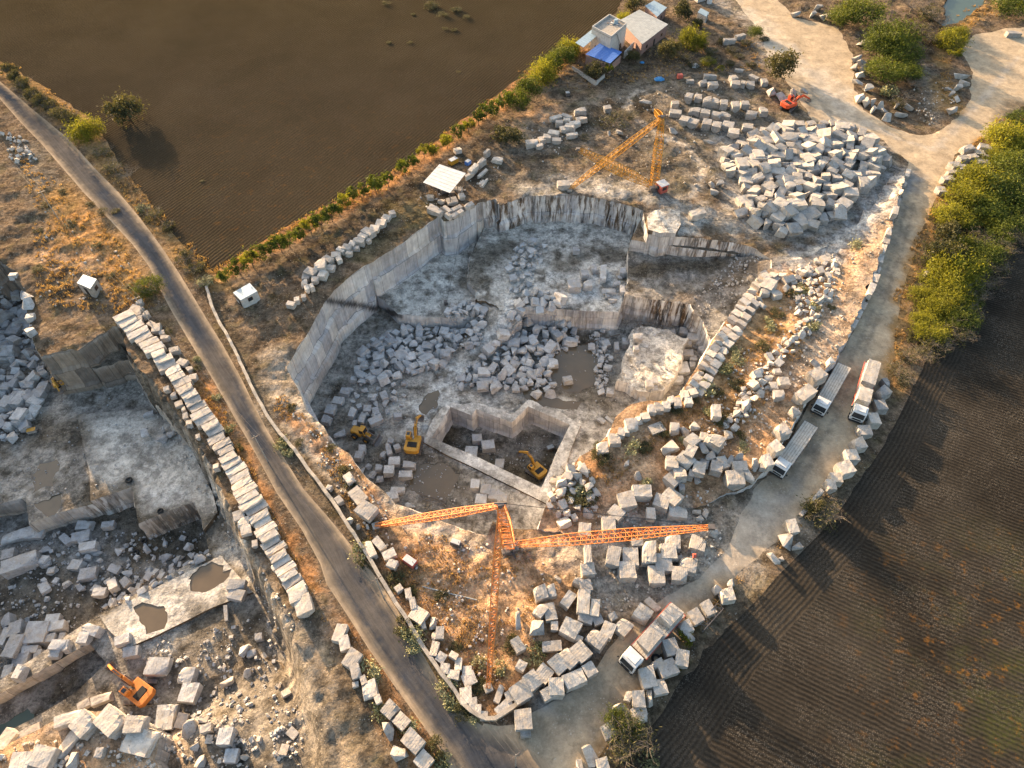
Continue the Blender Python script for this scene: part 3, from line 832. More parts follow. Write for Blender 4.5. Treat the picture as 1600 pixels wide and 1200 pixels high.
 ('pale', [(400,900),(440,980),(470,1060),(490,1140)], 1.8, -2, 1.5, .6),
]


def colour(P, zname, zz):
    """albedo of ground vertices P (n,2)"""
    n = len(P)
    base = PAL[ZC.get(zname, 'tan')] if zname else PAL['tan']
    c = np.tile(np.array(base), (n, 1))
    lev = np.median(zz)
    j1 = (fbm(P[:, 0] * .45, P[:, 1] * .45, 21, 5) - .5) * 2
    if zname == 'road': pass
    for name, pp, r, z, soft, amt in PAINT:
        if zname in ('field_upper', 'field_lower', 'headland', 'road'): break
        if abs(z - lev) > 5.5 and zname not in ('left_bank', 'pit_ramp', 'pit_track'): continue
        if (zname in ('pit', 'inner_pit', 'left_pit', 'left_deep')) != (z <= -7) and zname in ('pit', 'inner_pit', 'left_pit', 'left_deep'): continue
        q = [tuple(W(a, b, z))[:2] for a, b in pp]
        if r == 'poly':
            d = seg_dist(P, q + q[:1]); d = np.where(in_poly(P, q), -d, d); rr = 0.0
        else:
            d = seg_dist(P, q) if len(q) > 1 else np.hypot(P[:, 0] - q[0][0], P[:, 1] - q[0][1]); rr = r
        e = d + j1 * (0.6 + rr * .35 + soft * .6)
        w = np.clip((rr - e) / max(soft, .2) * .8 + .5, 0, 1) * amt
        w = w[:, None]
        c = c * (1 - w) + np.array(PAL[name]) * w
    # natural mottling between rock dust and dirt
    if zname not in ('field_upper', 'field_lower', 'headland', 'road', 'haul'):
        m = fbm(P[:, 0] * .22 + 9, P[:, 1] * .22, 33, 5)
        c = c * (0.72 + 0.56 * m)[:, None]
        m2 = np.clip((fbm(P[:, 0] * .6, P[:, 1] * .6 + 5, 44, 4) - .58) * 7, 0, 1)[:, None]
        tint = np.array(PAL['rust'] if zname == 'terrace' else (PAL['olive'] if zname is None else PAL['mud']))
        k2 = .4 if zname in ('inner_rim', 'left_bench', 'left_bench_low') else .75 if zname and (zname.startswith('pit') or zname.startswith('left') or zname in ('inner_pit', 'rock_mass')) else .4
        c = c * (1 - m2 * k2) + tint * m2 * k2
        pass
    return c


def add_attrs(me, cols, alpha, extra=None):
    ca = me.color_attributes.new("col", 'FLOAT_COLOR', 'POINT')
    a = np.ones((len(cols), 4), np.float32); a[:, :3] = cols; a[:, 3] = alpha
    ca.data.foreach_set("color", a.ravel())
    for k, v in (extra or {}).items():
        t = me.attributes.new(k, 'FLOAT', 'POINT'); t.data.foreach_set("value", np.asarray(v, np.float32))


def edge_dist_world(line):
    return [tuple(W(a, b, 0))[:2] for a, b in line]


def seg_along(P, line):
    best = np.full(len(P), 1e9); s = np.zeros(len(P)); acc = 0
    for a, b in zip(line[:-1], line[1:]):
        a = np.array(a); b = np.array(b); ab = b - a; L = np.hypot(*ab)
        t = np.clip(((P - a) @ ab) / (L * L), 0, 1)
        q = P - (a + t[:, None] * ab); d = np.hypot(q[:, 0], q[:, 1])
        k = d < best; best[k] = d[k]; s[k] = acc + t[k] * L; acc += L
    return best, s


OBJMAT = dict(ploughed_field='field_up', stubble_field='field_low', field_headland='headland', road='road', pond='water', puddle='water', green_pool='greenwater', dirt_track='track', sawn_bench='sawn', corner_pool='greenwater')
byobj = {}
for i in range(-1, len(ZONES)):
    nm = 'ground' if i < 0 else ZONES[i]['obj']
    byobj.setdefault(nm, []).append(i)
allv = []; allf = []
for nm, zs in byobj.items():
    vs = []; fs = []; cols = []; al = []; row = []; along = []
    for i in zs:
        tt = T[zi == i]
        if not len(tt): continue
        idx, inv = np.unique(tt, return_inverse=True)
        inv = inv.reshape(tt.shape) + len(vs)
        P = V[idx]
        zz = np.array([zv[i][k] for k in idx.tolist()])
        zn = None if i < 0 else ZONES[i]['name']
        c = colour(P, zn, zz)
        a = np.ones(len(P)); rw = np.zeros(len(P)); alg = np.zeros(len(P))
        if nm == 'ploughed_field':
            rw = P @ np.array((0.86, -0.51))
            px, py = PX(P[:, 0], P[:, 1], 0 * P[:, 0])
            a = np.clip((py - 60) / 240, 0.0, 1) * np.clip((px - 150) / 200, .1, 1)
            # the soil itself is redder towards the quarry and olive at the far corner
            t = np.clip(1 - py / 140, 0, 1)[:, None]
            c = c * (1 - t * .35) + np.array((.036, .027, .012)) * t * .45
        if nm == 'stubble_field':
            rw = P @ np.array((0.46, 0.89))
            px, py = PX(P[:, 0], P[:, 1], 0 * P[:, 0])
            a = np.clip((px - 1250) / 250, 0, 1) * np.clip((py - 780) / 150, 0, 1)
        if nm == 'field_headland':
            rw, _ = seg_along(P, edge_dist_world(LOW_EDGE)); a = a * 0.0
        if nm == 'road':
            mid = [((l[0] + r[0]) / 2, (l[1] + r[1]) / 2) for l, r in zip(ROAD_L, ROAD_R)]
            wl = edge_dist_world(ROAD_L); wr = edge_dist_world(ROAD_R)
            dl, s = seg_along(P, wl); dr, _ = seg_along(P, wr)
            rw = dl; alg = s
            w = dl + dr
            f = dl / (w + 1e-6)
            jit = (fbm(P[:, 0] * .3, P[:, 1] * .3, 77, 5) - .5)
            # worn asphalt shows between the dusty shoulders, in long patches
            patch = np.clip((fbm(s * 0.055, f * 2.2, 91, 4) - .36) * 6, 0, 1) * .5 + .5
            core = np.clip((0.34 - np.abs(f + jit * .22 - .50)) * 7, 0, 1) * patch
            c = c * (1 - core[:, None]) + np.array(PAL['asphalt']) * core[:, None]
            sh = np.clip((np.abs(f - .5) - .36 + jit * .15) * 10, 0, 1)[:, None]
            c = c * (1 - sh) + np.array(PAL['shoulder']) * sh
            c *= (0.85 + 0.3 * fbm(P[:, 0] * .15, P[:, 1] * .15, 3, 4))[:, None]
        vs += [(float(x), float(y), float(z)) for (x, y), z in zip(P, zz)]
        fs += [tuple(t) for t in inv.tolist()]
        cols.append(c); al.append(a); row.append(rw); along.append(alg)
    if not fs: continue
    me = bpy.data.meshes.new(nm); me.from_pydata(vs, [], fs); me.update()
    add_attrs(me, np.concatenate(cols), np.concatenate(al), {'row': np.concatenate(row), 'along': np.concatenate(along)})
    o = link(nm, me, M[OBJMAT.get(nm, 'ground')])
    o["kind"] = "structure"
    me.polygons.foreach_set("use_smooth", [True] * len(me.polygons))
    base = len(allv); allv += vs; allf += [tuple(k + base for k in f) for f in fs]

# ---- rock faces: every step between two zones
e2t = {}
for ti, t in enumerate(T.tolist()):
    for a, b in ((t[0], t[1]), (t[1], t[2]), (t[2], t[0])):
        e2t.setdefault((min(a, b), max(a, b)), []).append(ti)
wall_edges = {}
for (a, b), ts in e2t.items():
    if len(ts) != 2: continue
    z1, z2 = int(zi[ts[0]]), int(zi[ts[1]])
    if z1 == z2: continue
    za, zb = zv[z1][a] - zv[z2][a], zv[z1][b] - zv[z2][b]
    if abs(za) < 0.004 and abs(zb) < 0.004: continue
    if za + zb < 0: z1, z2, ts = z2, z1, [ts[1], ts[0]]
    # orient so that the low side is to the right of a->b
    A, B = V[a], V[b]; cl = C[ts[1]]
    cr = (B[0] - A[0]) * (cl[1] - A[1]) - (B[1] - A[1]) * (cl[0] - A[0])
    if cr > 0: a, b = b, a
    wall_edges.setdefault((z1, z2), []).append((a, b))

faces = {k: dict(v=[], f=[], uv=[], col=[], al=[]) for k in ('quarry_face', 'left_quarry_face', 'earth_step')}
VEIN = [(508,469),(535,474),(560,476),(585,482),(605,487),(625,493)]      # a dark dyke crossing the left wall
STAIN = [((800,330,-2),9,1),((835,325,-3),6,.8),((860,330,-3),6,.9),((920,330,-3),8,.9),((955,335,-3),6,1),((985,345,-4),6,1),((1120,385,-1),9,.9),((1060,400,-4),7,.5),((1000,470,-7),7,.5),((1050,480,-7),8,1),
         ((1090,500,-8),7,.7),((1110,530,-9),6,.5),((280,820,-12),8,.7),((170,790,-12),5,.7),((770,360,-5),5,.8),((690,370,-3),4,.35),((980,600,-11),5,.4),((900,500,-9),6,.4)]
STW = [(np.array(W(*p)), r, a) for p, r, a in STAIN]
sid = 0
for (zh, zl), es in wall_edges.items():
    nm_h = None if zh < 0 else ZONES[zh]; nm_l = None if zl < 0 else ZONES[zl]
    hs = [zv[zh][a] - zv[zl][a] for a, b in es]
    big = np.percentile(np.abs(hs), 80) > 1.3
    lname = (nm_l['name'] if nm_l else 'ground')
    tgt = 'earth_step'
    if big: tgt = 'left_quarry_face' if lname.startswith('left') or (nm_l and nm_l['parent'] == 'left_pit') else 'quarry_face'
    F = faces[tgt]
    nxt = {}
    for a, b in es: nxt.setdefault(a, []).append(b)
    indeg = {}
    for a, b in es: indeg[b] = indeg.get(b, 0) + 1
    starts = [a for a in nxt if a not in indeg] + list(nxt)
    for s0 in starts:
        while nxt.get(s0):
            chain = [s0]
            while nxt.get(chain[-1]): chain.append(nxt[chain[-1]].pop())
            n = len(chain)
            if n < 2: continue
            P = V[chain]
            top = np.array([zv[zh][k] for k in chain]); bot = np.array([zv[zl][k] for k in chain])
            bot = np.minimum(bot, top)
            seg = np.hypot(*(P[1:] - P[:-1]).T); u = np.concatenate([[0], np.cumsum(seg)]) + sid * 13.7
            tan_ = np.zeros_like(P); tan_[1:-1] = P[2:] - P[:-2]; tan_[0] = P[1] - P[0]; tan_[-1] = P[-1] - P[-2]
            L = np.hypot(tan_[:, 0], tan_[:, 1]) + 1e-9
            nrm = np.stack([tan_[:, 1] / L, -tan_[:, 0] / L], 1)
            H = float((top - bot).max())
            nr = 1 if tgt == 'earth_step' else max(2, int(H / 0.55))
            t = np.linspace(0, 1, nr + 1)
            base = len(F['v'])
            for r_, tt in enumerate(t):
                zrow = top + (bot - top) * tt
                if r_ == nr: zrow = bot - 0.25
                if nr > 1:
                    tier = np.floor((top - zrow) / 4.4)
                    pan = np.floor(u / 3.3 + tier * .37)
                    d = tier * 0.55 + (hash2(pan, tier, 4) - .3) * 0.42 * (tt > 0) + (fbm(u * .8, zrow * .8, 6, 3) - .5) * .35 * (tt > 0)
                    d = np.where(tt == 0, 0, d)
                    wgt = np.clip((top - bot) / 2, 0, 1)
                    d = d * wgt
                    # ends of the chain meet their neighbours
                    ee = np.minimum(np.arange(n), np.arange(n)[::-1]) / 2.0
                    d = d * np.clip(ee, 0, 1)
                else: d = 0 * u
                X = P + nrm * d[:, None]
                xyz = np.column_stack([X, zrow])
                F['v'] += [tuple(map(float, q)) for q in xyz]
                F['uv'] += list(zip(u.tolist(), zrow.tolist()))
                if tgt == 'earth_step':
                    cc = np.tile(np.array(PAL['tan']), (n, 1)); st = np.zeros(n)
                    if nm_l and 'pon' in nm_l['name'] or (nm_l and 'puddle' in nm_l['name']): cc[:] = PAL['mud']
                    if nm_h and nm_h['name'] == 'terrace': cc[:] = PAL['sand']
                else:
                    g = np.array((.52, .51, .505))
                    cc = np.tile(g, (n, 1))
                    k1 = np.clip((fbm(u * .12, zrow * .2, 12, 4) - .45) * 4, 0, 1)[:, None]
                    cc = cc * (1 - k1 * .5) + np.array((.50, .44, .37)) * k1 * .5
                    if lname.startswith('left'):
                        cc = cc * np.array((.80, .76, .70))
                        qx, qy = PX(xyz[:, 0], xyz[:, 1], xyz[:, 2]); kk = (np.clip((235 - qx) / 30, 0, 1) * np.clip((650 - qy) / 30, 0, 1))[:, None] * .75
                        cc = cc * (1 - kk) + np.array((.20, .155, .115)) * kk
                    # fresher pale rock along the top, dust washed over the edge
                    tp = np.clip(1 - (top - zrow) / 1.2, 0, 1)[:, None] * .4
                    cc = cc * (1 - tp) + np.array((.46, .41, .35)) * tp
                    st = np.zeros(n)
                    for q, rad, am in STW:
                        dd = np.sqrt(((xyz - q) ** 2).sum(1)); st = np.maximum(st, am * np.clip((rad - dd) / rad * 2, 0, 1))
                    vx, vy = PX(xyz[:, 0], xyz[:, 1], xyz[:, 2])
                    dv = seg_dist(np.stack([vx, vy], 1), VEIN) / 6.0 if (tgt == 'quarry_face' and u.size and vx.min() < 660) else np.full(n, 9.0)
                    kv = np.clip((1.0 - dv + (fbm(u, zrow, 3, 3) - .5) * .9) * 2.5, 0, 1)[:, None]
                    cc = cc * (1 - kv) + np.array((.085, .08, .078)) * kv
                F['col'].append(cc); F['al'].append(st)
            for r_ in range(nr):
                for q in range(n - 1):
                    a0 = base + r_ * n + q
                    F['f'].append((a0 + n, a0 + n + 1, a0 + 1, a0))
            sid += 1
for nm, F in faces.items():
    if not F['f']: continue
    me = bpy.data.meshes.new(nm); me.from_pydata(F['v'], [], F['f']); me.update()
    add_attrs(me, np.concatenate(F['col']), np.concatenate(F['al']) if nm != 'earth_step' else np.ones(len(F['v'])) * .5)
    uvl = me.uv_layers.new(name="UVMap")
    li = np.zeros(len(me.loops), np.int32); me.loops.foreach_get("vertex_index", li)
    uvl.data.foreach_set("uv", np.array(F['uv'], np.float32)[li].ravel())
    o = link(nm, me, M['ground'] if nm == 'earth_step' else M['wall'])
    o["kind"] = "structure"
    base = len(allv); allv += F['v']; allf += [tuple(k + base for k in f) for f in F['f']]

GBVH = BVHTree.FromPolygons([Vector(v) for v in allv], allf)


def gz(x, y, default=0.0):
    h = GBVH.ray_cast(Vector((x, y, 60)), Vector((0, 0, -1)))
    return h[0].z if h[0] is not None else default


def at(px, py, h=0.0):
    """ground point under something whose top (h above the ground) shows at this pixel"""
    o = Vector((0, 0, CAM_H))
    d = (W(px, py, 0) - o).normalized()
    hit = GBVH.ray_cast(o, d)
    p = hit[0] if hit[0] is not None else W(px, py, 0)
    if h == 0: return p
    z = p.z
    for _ in range(4):
        q = W(px, py, z + h); z = gz(q.x, q.y)
    return Vector((q.x, q.y, z))

# ================================================================== STONES
ORD = ['first', 'second', 'third', 'fourth', 'fifth', 'sixth', 'seventh', 'eighth', 'ninth', 'tenth', 'eleventh', 'twelfth', 'thirteenth', 'fourteenth', 'fifteenth', 'sixteenth',
       'seventeenth', 'eighteenth', 'nineteenth', 'twentieth']
TENS = {2: ('twentieth', 'twenty'), 3: ('thirtieth', 'thirty'), 4: ('fortieth', 'forty'), 5: ('fiftieth', 'fifty'), 6: ('sixtieth', 'sixty')}


def ordinal(i):
    n = i + 1
    if n <= 20: return ORD[i]
    t, u = divmod(n, 10)
    return TENS[t][0] if u == 0 else TENS[t][1] + '-' + ORD[u - 1]


def cut_block_mesh(name, seed, rough=0.022, sub=3, chip=0.14):
    """unit block with uneven faces, chipped edges and corners"""
    r = random.Random(seed)
    bm = bmesh.new()
    bmesh.ops.create_cube(bm, size=1)
    bmesh.ops.subdivide_edges(bm, edges=bm.edges[:], cuts=sub, use_grid_fill=True)
    corner = {(a, b, c): Vector((r.uniform(-.045, .045), r.uniform(-.045, .045), r.uniform(-.035, .035))) for a in (0, 1) for b in (0, 1) for c in (0, 1)}
    cut = [(r.choice((-1, 1)), r.choice((-1, 1)), r.choice((-1, 1))) for _ in range(r.choice((0, 1, 1, 2)))]
    for v in bm.verts:
        p = v.co.copy(); t = p + Vector((.5, .5, .5))
        d = Vector()
        for k, c in corner.items():
            w = 1
            for i in range(3): w *= t[i] if k[i] else 1 - t[i]
            d += c * w
        n_edge = sum(abs(abs(q) - .5) < 1e-4 for q in p)
        if n_edge >= 2: p = p * (1 - r.uniform(.0, .03))
        for c in cut:
            s = p.dot(Vector(c)) - (1.5 - chip * 3.2)
            if s > 0: p -= Vector(c) * s * .33
        v.co = p + d + Vector((r.uniform(-1, 1), r.uniform(-1, 1), r.uniform(-1, 1))) * rough * .5
    me = bpy.data.meshes.new(name); bm.to_mesh(me); bm.free()
    return me


def boulder_mesh(name, seed, n=11, sub=True):
    """broken quarry stone: angular, flat faces"""
    r = random.Random(seed)
    bm = bmesh.new()
    for _ in range(n):
        v = Vector((r.uniform(-1, 1), r.uniform(-1, 1), r.uniform(-1, 1)))
        m = max(abs(v.x), abs(v.y), abs(v.z)); L = v.length
        v = v / (m * .62 + L * .38) * .55
        bm.verts.new(v)
    res_ = bmesh.ops.convex_hull(bm, input=bm.verts[:])
    bmesh.ops.delete(bm, geom=[g for g in res_['geom_interior'] if isinstance(g, bmesh.types.BMVert)], context='VERTS')
    bmesh.ops.dissolve_limit(bm, angle_limit=0.25, verts=bm.verts[:], edges=bm.edges[:])
    bmesh.ops.bevel(bm, geom=bm.edges[:], offset=.022, segments=1, affect='EDGES', clamp_overlap=True)
    bmesh.ops.triangulate(bm, faces=bm.faces[:])
    me = bpy.data.meshes.new(name); bm.to_mesh(me); bm.free()
    return me


BLK = {k: [cut_block_mesh("block", 100 + i) for i in range(10)] for k in ('granite', 'granite_pit', 'granite_row')}
BLD = {k: [boulder_mesh("boulder", 300 + i, 9 + i % 5) for i in range(12)] for k in ('granite', 'granite_pit', 'granite_row')}
for dct in (BLK, BLD):
    for k, l in dct.items():
        for me in l: me.materials.append(M[k])
STONES = []


def put(mesh, name, p, dims, rz=0.0, tilt=0.0, sink=0.12):
    o = bpy.data.objects.new(name, mesh)
    COL.objects.link(o)
    o.scale = dims
    ax = random.uniform(0, 6.28)
    R = Matrix.Rotation(tilt, 4, Vector((math.cos(ax), math.sin(ax), 0))) @ Matrix.Rotation(rz, 4, 'Z')
    o.rotation_euler = R.to_euler()
    o.location = (p[0], p[1], p[2] + dims[2] * (.5 - sink))
    return o


def seg_block(x1, y1, x2, y2, w, h, mat, name='granite_block', bold=False, tilt=.05, lift=0.0):
    mx, my = (x1 + x2) / 2, (y1 + y2) / 2
    c = at(mx, my, h * .9 + lift)
    zt = c.z + h * .9 + lift
    A = W(x1, y1, zt); B = W(x2, y2, zt)
    d = B - A
    L = max(.7, math.hypot(d.x, d.y))
    rz = math.atan2(d.y, d.x)
    me = random.choice((BLD if bold else BLK)[mat])
    c = Vector((c.x, c.y, c.z + lift))
    return put(me, name, c, (L * .95, w * .84, h * random.uniform(.95, 1.08)), rz, random.uniform(0, tilt), .1), L, w, h


def shape_word(L, w, h, bold):
    if bold: return 'rough angular'
    a = max(L, w) / min(L, w)
    if a > 2.3: return 'long narrow'
    if a > 1.45: return 'oblong'
    return 'squarish'


def blocks(ox, oy, k, data, desc, group, order='x', mat='granite', name='granite_block', bold=False, h=1.35, cat='stone block', tilt=.05):
    """data: zoomed pixel ends of each block's top, its width in metres [, height]"""
    rows = []
    for r in data:
        x1, y1, x2, y2 = ox + r[0] / k, oy + r[1] / k, ox + r[2] / k, oy + r[3] / k
        hh = r[5] if len(r) > 5 else h * (0.8 + 0.12 * r[4]) * random.uniform(.9, 1.1)
        b = bold or (len(r) > 6)
        o, L, w, _ = seg_block(x1, y1, x2, y2, r[4], hh, mat, name, b, tilt)
        rows.append(((x1 + x2) / 2, (y1 + y2) / 2, o, shape_word(L, w, hh, b)))
    rows.sort(key=(lambda q: q[0]) if order == 'x' else (lambda q: q[1]))
    for i, (x, y, o, s) in enumerate(rows):
        tag(o, s + ' ' + desc.format(n=ordinal(i)), cat, group)
    STONES.extend(q[2] for q in rows)
    return rows


def lerp_line(l, t):
    P = [Vector((a, b)) for a, b in l]
    ds = [(b - a).length for a, b in zip(P, P[1:])]
    s = t * sum(ds)
    for a, b, d in zip(P, P[1:], ds):
        if s <= d or b == P[-1]: return a + (b - a) * min(1, s / max(d, 1e-6))
        s -= d


# ---- the long double row of slabs beside the left road
SL = [(175,494),(190,517),(207,532),(225,545),(237,557),(250,575),(262,592),(272,607),(285,627),(300,650),(315,670),(325,690),(337,707),(350,732),(362,760),(375,790),(397,825),(407,850),(420,875),(435,900),(447,922),(456,942)]
SR = [(203,481),(215,500),(230,512),(243,527),(254,541),(265,556),(283,574),(294,590),(305,609),(322,632),(335,654),(348,675),(362,695),(374,715),(386,740),(400,764),(421,800),(433,832),(446,860),(460,882),(474,905),(483,925)]
NS = 46
slabs = []
SLAB = [cut_block_mesh("slab", 700 + i, .035, 3, .1) for i in range(6)]
for me in SLAB: me.materials.append(M['granite_row'])
for i in range(NS):
    t = (i + .5) / NS
    a = lerp_line(SL, t); b = lerp_line(SR, t)
    j = random.uniform(-3, 3)
    a = a + (a - b).normalized() * j; b = b + (b - a).normalized() * random.uniform(-2, 4)
    h = random.uniform(1.1, 1.6)
    m_ = (a + b) / 2
    c = at(m_.x, m_.y, h); zt = c.z + h
    A = W(a.x, a.y, zt); B = W(b.x, b.y, zt); d = B - A
    n1 = lerp_line(SL, min(1, t + .5 / NS)); n0 = lerp_line(SL, max(0, t - .5 / NS))
    wd = (W(n1.x, n1.y, zt) - W(n0.x, n0.y, zt)).length
    nrm_ = abs((W(n1.x, n1.y, zt) - W(n0.x, n0.y, zt)).normalized().cross(d.normalized()).z)
    o = put(SLAB[i % 6], 'cut_slab_block', Vector(((A.x + B.x) / 2, (A.y + B.y) / 2, c.z)), (math.hypot(d.x, d.y), wd * nrm_ * random.uniform(.84, .97), h), math.atan2(d.y, d.x), random.uniform(0, .04), .06)
    tag(o, 'pale slab, {} from the top of the long row by the left road'.format(ordinal(i)), 'stone slab', 'slabs in the long row beside the left road')
# the big pair that closes the row
blocks(400, 900, 4, [(205,140,320,90,2.2,1.6),(235,200,350,150,3.0,1.9)], 'pale granite block, {n} of the two large ones closing the slab row', 'large blocks closing the slab row', 'y', 'granite_row')
blocks(0, 300, 4, [(815,715,885,735,1.8),(845,690,890,680,1.5),(820,760,880,740,2),(825,790,890,780,1.5),(885,770,930,750,1.5),(925,810,960,830,1.3),(945,850,1000,840,2.4),
                   (990,880,1025,870,1.2),(1000,910,1055,900,1.2),(1055,990,1120,975,1.4),(1105,1050,1165,1070,1.6),(1165,1110,1200,1090,1.2),(1175,1160,1230,1150,1.5)],
       'grey block between slab row and left road, {n} from the top', 'blocks between the slab row and the road', 'y', 'granite_row', h=1.1)

# ---- storage rows by the back track
blocks(800, 0, 4, [(1198,470,1282,470,1.6),(1172,510,1222,505,2.2),(1225,520,1288,520,2.4),(1365,480,1410,475,2.2),(1370,510,1430,515,2.6),(1432,510,1462,515,2),(1465,515,1520,520,2.6),(1485,460,1540,490,1.5),(1560,500,1600,500,2.6)],
       'block, {n} from the left in the rearmost row below the scrub', 'rearmost row of blocks', 'x')
blocks(800, 0, 4, [(1085,590,1130,600,2.8),(1140,600,1190,605,2.9),(1195,615,1250,620,2.8),(1250,620,1305,630,2.8),(1300,635,1350,640,2.8),(1372,650,1425,650,2.8),(1430,640,1485,640,2.2),(1550,680,1600,680,2.8),(1465,700,1535,710,2.2)],
       'granite block, {n} from the left in the upper storage row', 'upper storage row of blocks', 'x', h=1.6)
blocks(800, 0, 4, [(1110,675,1180,690,2.4),(1178,690,1240,700,2.4),(1250,705,1310,715,2.4),(1300,710,1370,720,2.4),(985,690,1065,700,2.4),(995,640,1045,640,1.6)],
       'granite block, {n} from the left in the middle storage row', 'middle storage row of blocks', 'x', h=1.5)
blocks(800, 0, 4, [(1050,730,1110,745,2.6),(1100,745,1165,765,2.6),(1190,755,1250,765,3),(1250,770,1310,780,3),(1315,765,1390,780,3.2),(1350,810,1425,820,3),(1440,780,1510,790,2.4)],
       'granite block, {n} from the left in the lowest storage row', 'lowest storage row of blocks', 'x', h=1.6)
blocks(800, 0, 4, [(1190,880,1285,880,1.6,1.9,1),(1325,930,1410,950,2),(1400,880,1470,900,1.6),(1510,900,1590,910,2.2),(1385,980,1475,990,2,1.2,1),(1485,975,1580,970,3,2.6),(1420,1110,1510,1120,3,1.8),(1510,1100,1565,1120,2),
                   (1450,1050,1490,1075,1.4),(1550,1080,1600,1090,2),(1230,1145,1270,1140,1.8,1.2,1),(1280,1130,1330,1135,1.8,1.2,1),(1240,1180,1300,1185,2,1.3,1)],
       'block left of the tumbled heap, {n} from the left', 'blocks at the left edge of the tumbled heap', 'x', h=1.6)
blocks(800, 0, 4, [(235,740,310,720,1.5),(310,710,375,730,1.5),(270,760,320,760,1.5),(320,745,365,745,1.4),(300,800,360,790,2),(330,780,395,790,2),(360,770,430,760,2),(400,740,470,730,1.6),(225,820,295,830,2.2),
                   (195,850,245,850,2),(165,870,205,860,2),(85,890,165,880,2.2),(245,870,310,870,1.6),(340,840,410,830,1.2),(150,910,195,900,1.3)],
       'sandy block of the bank wall behind the pit, {n} from the left', 'blocks of the bank wall behind the pit', 'x', 'granite_row', name='wall_stone')
blocks(800, 0, 4, [(390,685,465,680,2.2),(575,670,620,665,2),(800,640,870,620,2.5,1.6,1),(280,1145,365,1140,2.4),(590,820,620,825,1.3,1,1),(655,800,690,830,1.6,1.2,1),(960,790,1040,820,1.8,1,1)],
       'lone block around the rear crane, {n} from the left', 'lone blocks around the rear crane', 'x')
blocks(800, 0, 4, [(1320,245,1400,245,1.6),(1400,225,1460,210,1.5),(1390,430,1450,440,1.2,.8),(1090,500,1140,500,1.2,.8)], 'weathered block half lost in the rear scrub, {n} from the left', 'weathered blocks in the rear scrub', 'x')

# ---- boulders round the tree island and the upper right tracks
blocks(1200, 0, 4, [(140,75,215,75,2.2),(255,75,315,70,2),(285,25,355,35,2),(315,95,370,95,2),(360,80,425,85,1.6)], 'boulder at the top edge by the track, {n} from the left', 'boulders at the top edge by the track', 'x', bold=True, cat='boulder', name='roadside_boulder', h=1.5)
blocks(1200, 0, 4, [(525,355,600,345,1.6),(560,380,620,370,2.2),(530,405,575,395,2),(580,410,625,415,1.4),(550,450,615,450,2.4),(530,500,600,500,2.6),(610,530,665,530,2.6),(550,590,620,590,3.2,2.2),(600,620,640,610,2.6,2.2),
                    (640,610,680,620,2.4,2),(690,640,745,635,2),(640,670,685,665,2),(705,680,755,685,1.5),(720,705,795,720,2.4),(795,695,885,695,1.6),(860,640,925,660,1.6),(790,645,830,645,1.2),(565,260,630,245,2)],
       'kerb boulder of the tree island, {n} from the top', 'kerb boulders by the tree island', 'y', bold=True, cat='boulder', name='roadside_boulder', h=1.6)
blocks(1200, 0, 4, [(1165,455,1270,455,2),(1200,490,1275,500,3),(1155,525,1235,535,2.4),(1110,550,1155,545,1.5),(1140,570,1175,575,1.2),(1175,600,1215,600,2),(1120,675,1200,670,2.4)],
       'boulder between the two upper tracks, {n} from the top', 'boulders between the upper tracks', 'y', bold=True, cat='boulder', name='roadside_boulder', h=1.5)
tag(seg_block(1573.5, 50, 1597, 50, 2.0, 1.4, 'granite')[0], 'single pale block beside the track at the upper right edge', 'stone block')
blocks(1200, 0, 4, [(0,555,55,550,3),(55,580,135,580,3),(140,560,185,560,2),(205,560,255,560,2)], 'rounded block behind the red excavator, {n} from the left', 'blocks behind the red excavator', 'x', bold=True, h=1.7)
blocks(1200, 0, 4, [(1220,925,1290,915,2.2),(1320,905,1400,920,2.2),(1295,945,1360,950,2.4),(1255,975,1310,970,1.8),(1195,985,1255,980,2),(1140,1030,1205,1020,2.4),(1195,1040,1245,1040,2),(1120,1075,1190,1070,1.2),(1090,1115,1165,1110,2),
                    (1060,1180,1115,1180,2.4),(1340,970,1405,975,1.2),(1310,1000,1390,1010,2)], 'block beside the big hedge at the track fork, {n} from the top', 'blocks beside the big hedge', 'y', h=1.5)
blocks(1200, 300, 4, [(1215,600,1300,530,1.6),(985,500,1040,505,1.2)], 'pale block poking out of the big hedge, {n} from the left', 'blocks poking out of the big hedge', 'x')

# ---- hedge-side wall above the left pit face
blocks(400, 300, 4, [(830,130,870,120,1.6),(785,150,840,160,1.8),(745,185,810,190,2.4),(705,220,770,225,2),(665,225,730,260,2.2),(640,260,695,280,1.6),(605,290,680,300,2.4),(580,315,620,320,2),(535,335,595,345,1.8),(505,345,555,365,1.4),
                     (465,390,530,385,2),(420,400,475,430,1.6),(360,450,435,445,3.2,1.7),(305,480,375,505,2.2),(285,520,340,520,2.2),(280,565,320,560,1.8),(390,500,440,505,2.6),(345,545,390,540,1.8),(440,465,490,470,1.8),(600,345,645,345,1.2),
                     (560,375,600,380,1.2),(500,420,535,410,1.4),(690,295,715,300,1.2),(300,600,330,590,1.6),(330,590,360,580,1.4),(280,650,310,645,1.2),(235,670,270,665,1.3),(190,690,240,700,1.3)],
       'block of the dry wall between hedgerow and pit, {n} from the left', 'blocks of the dry wall by the hedgerow', 'x', 'granite_row', h=1.2, name='wall_stone')
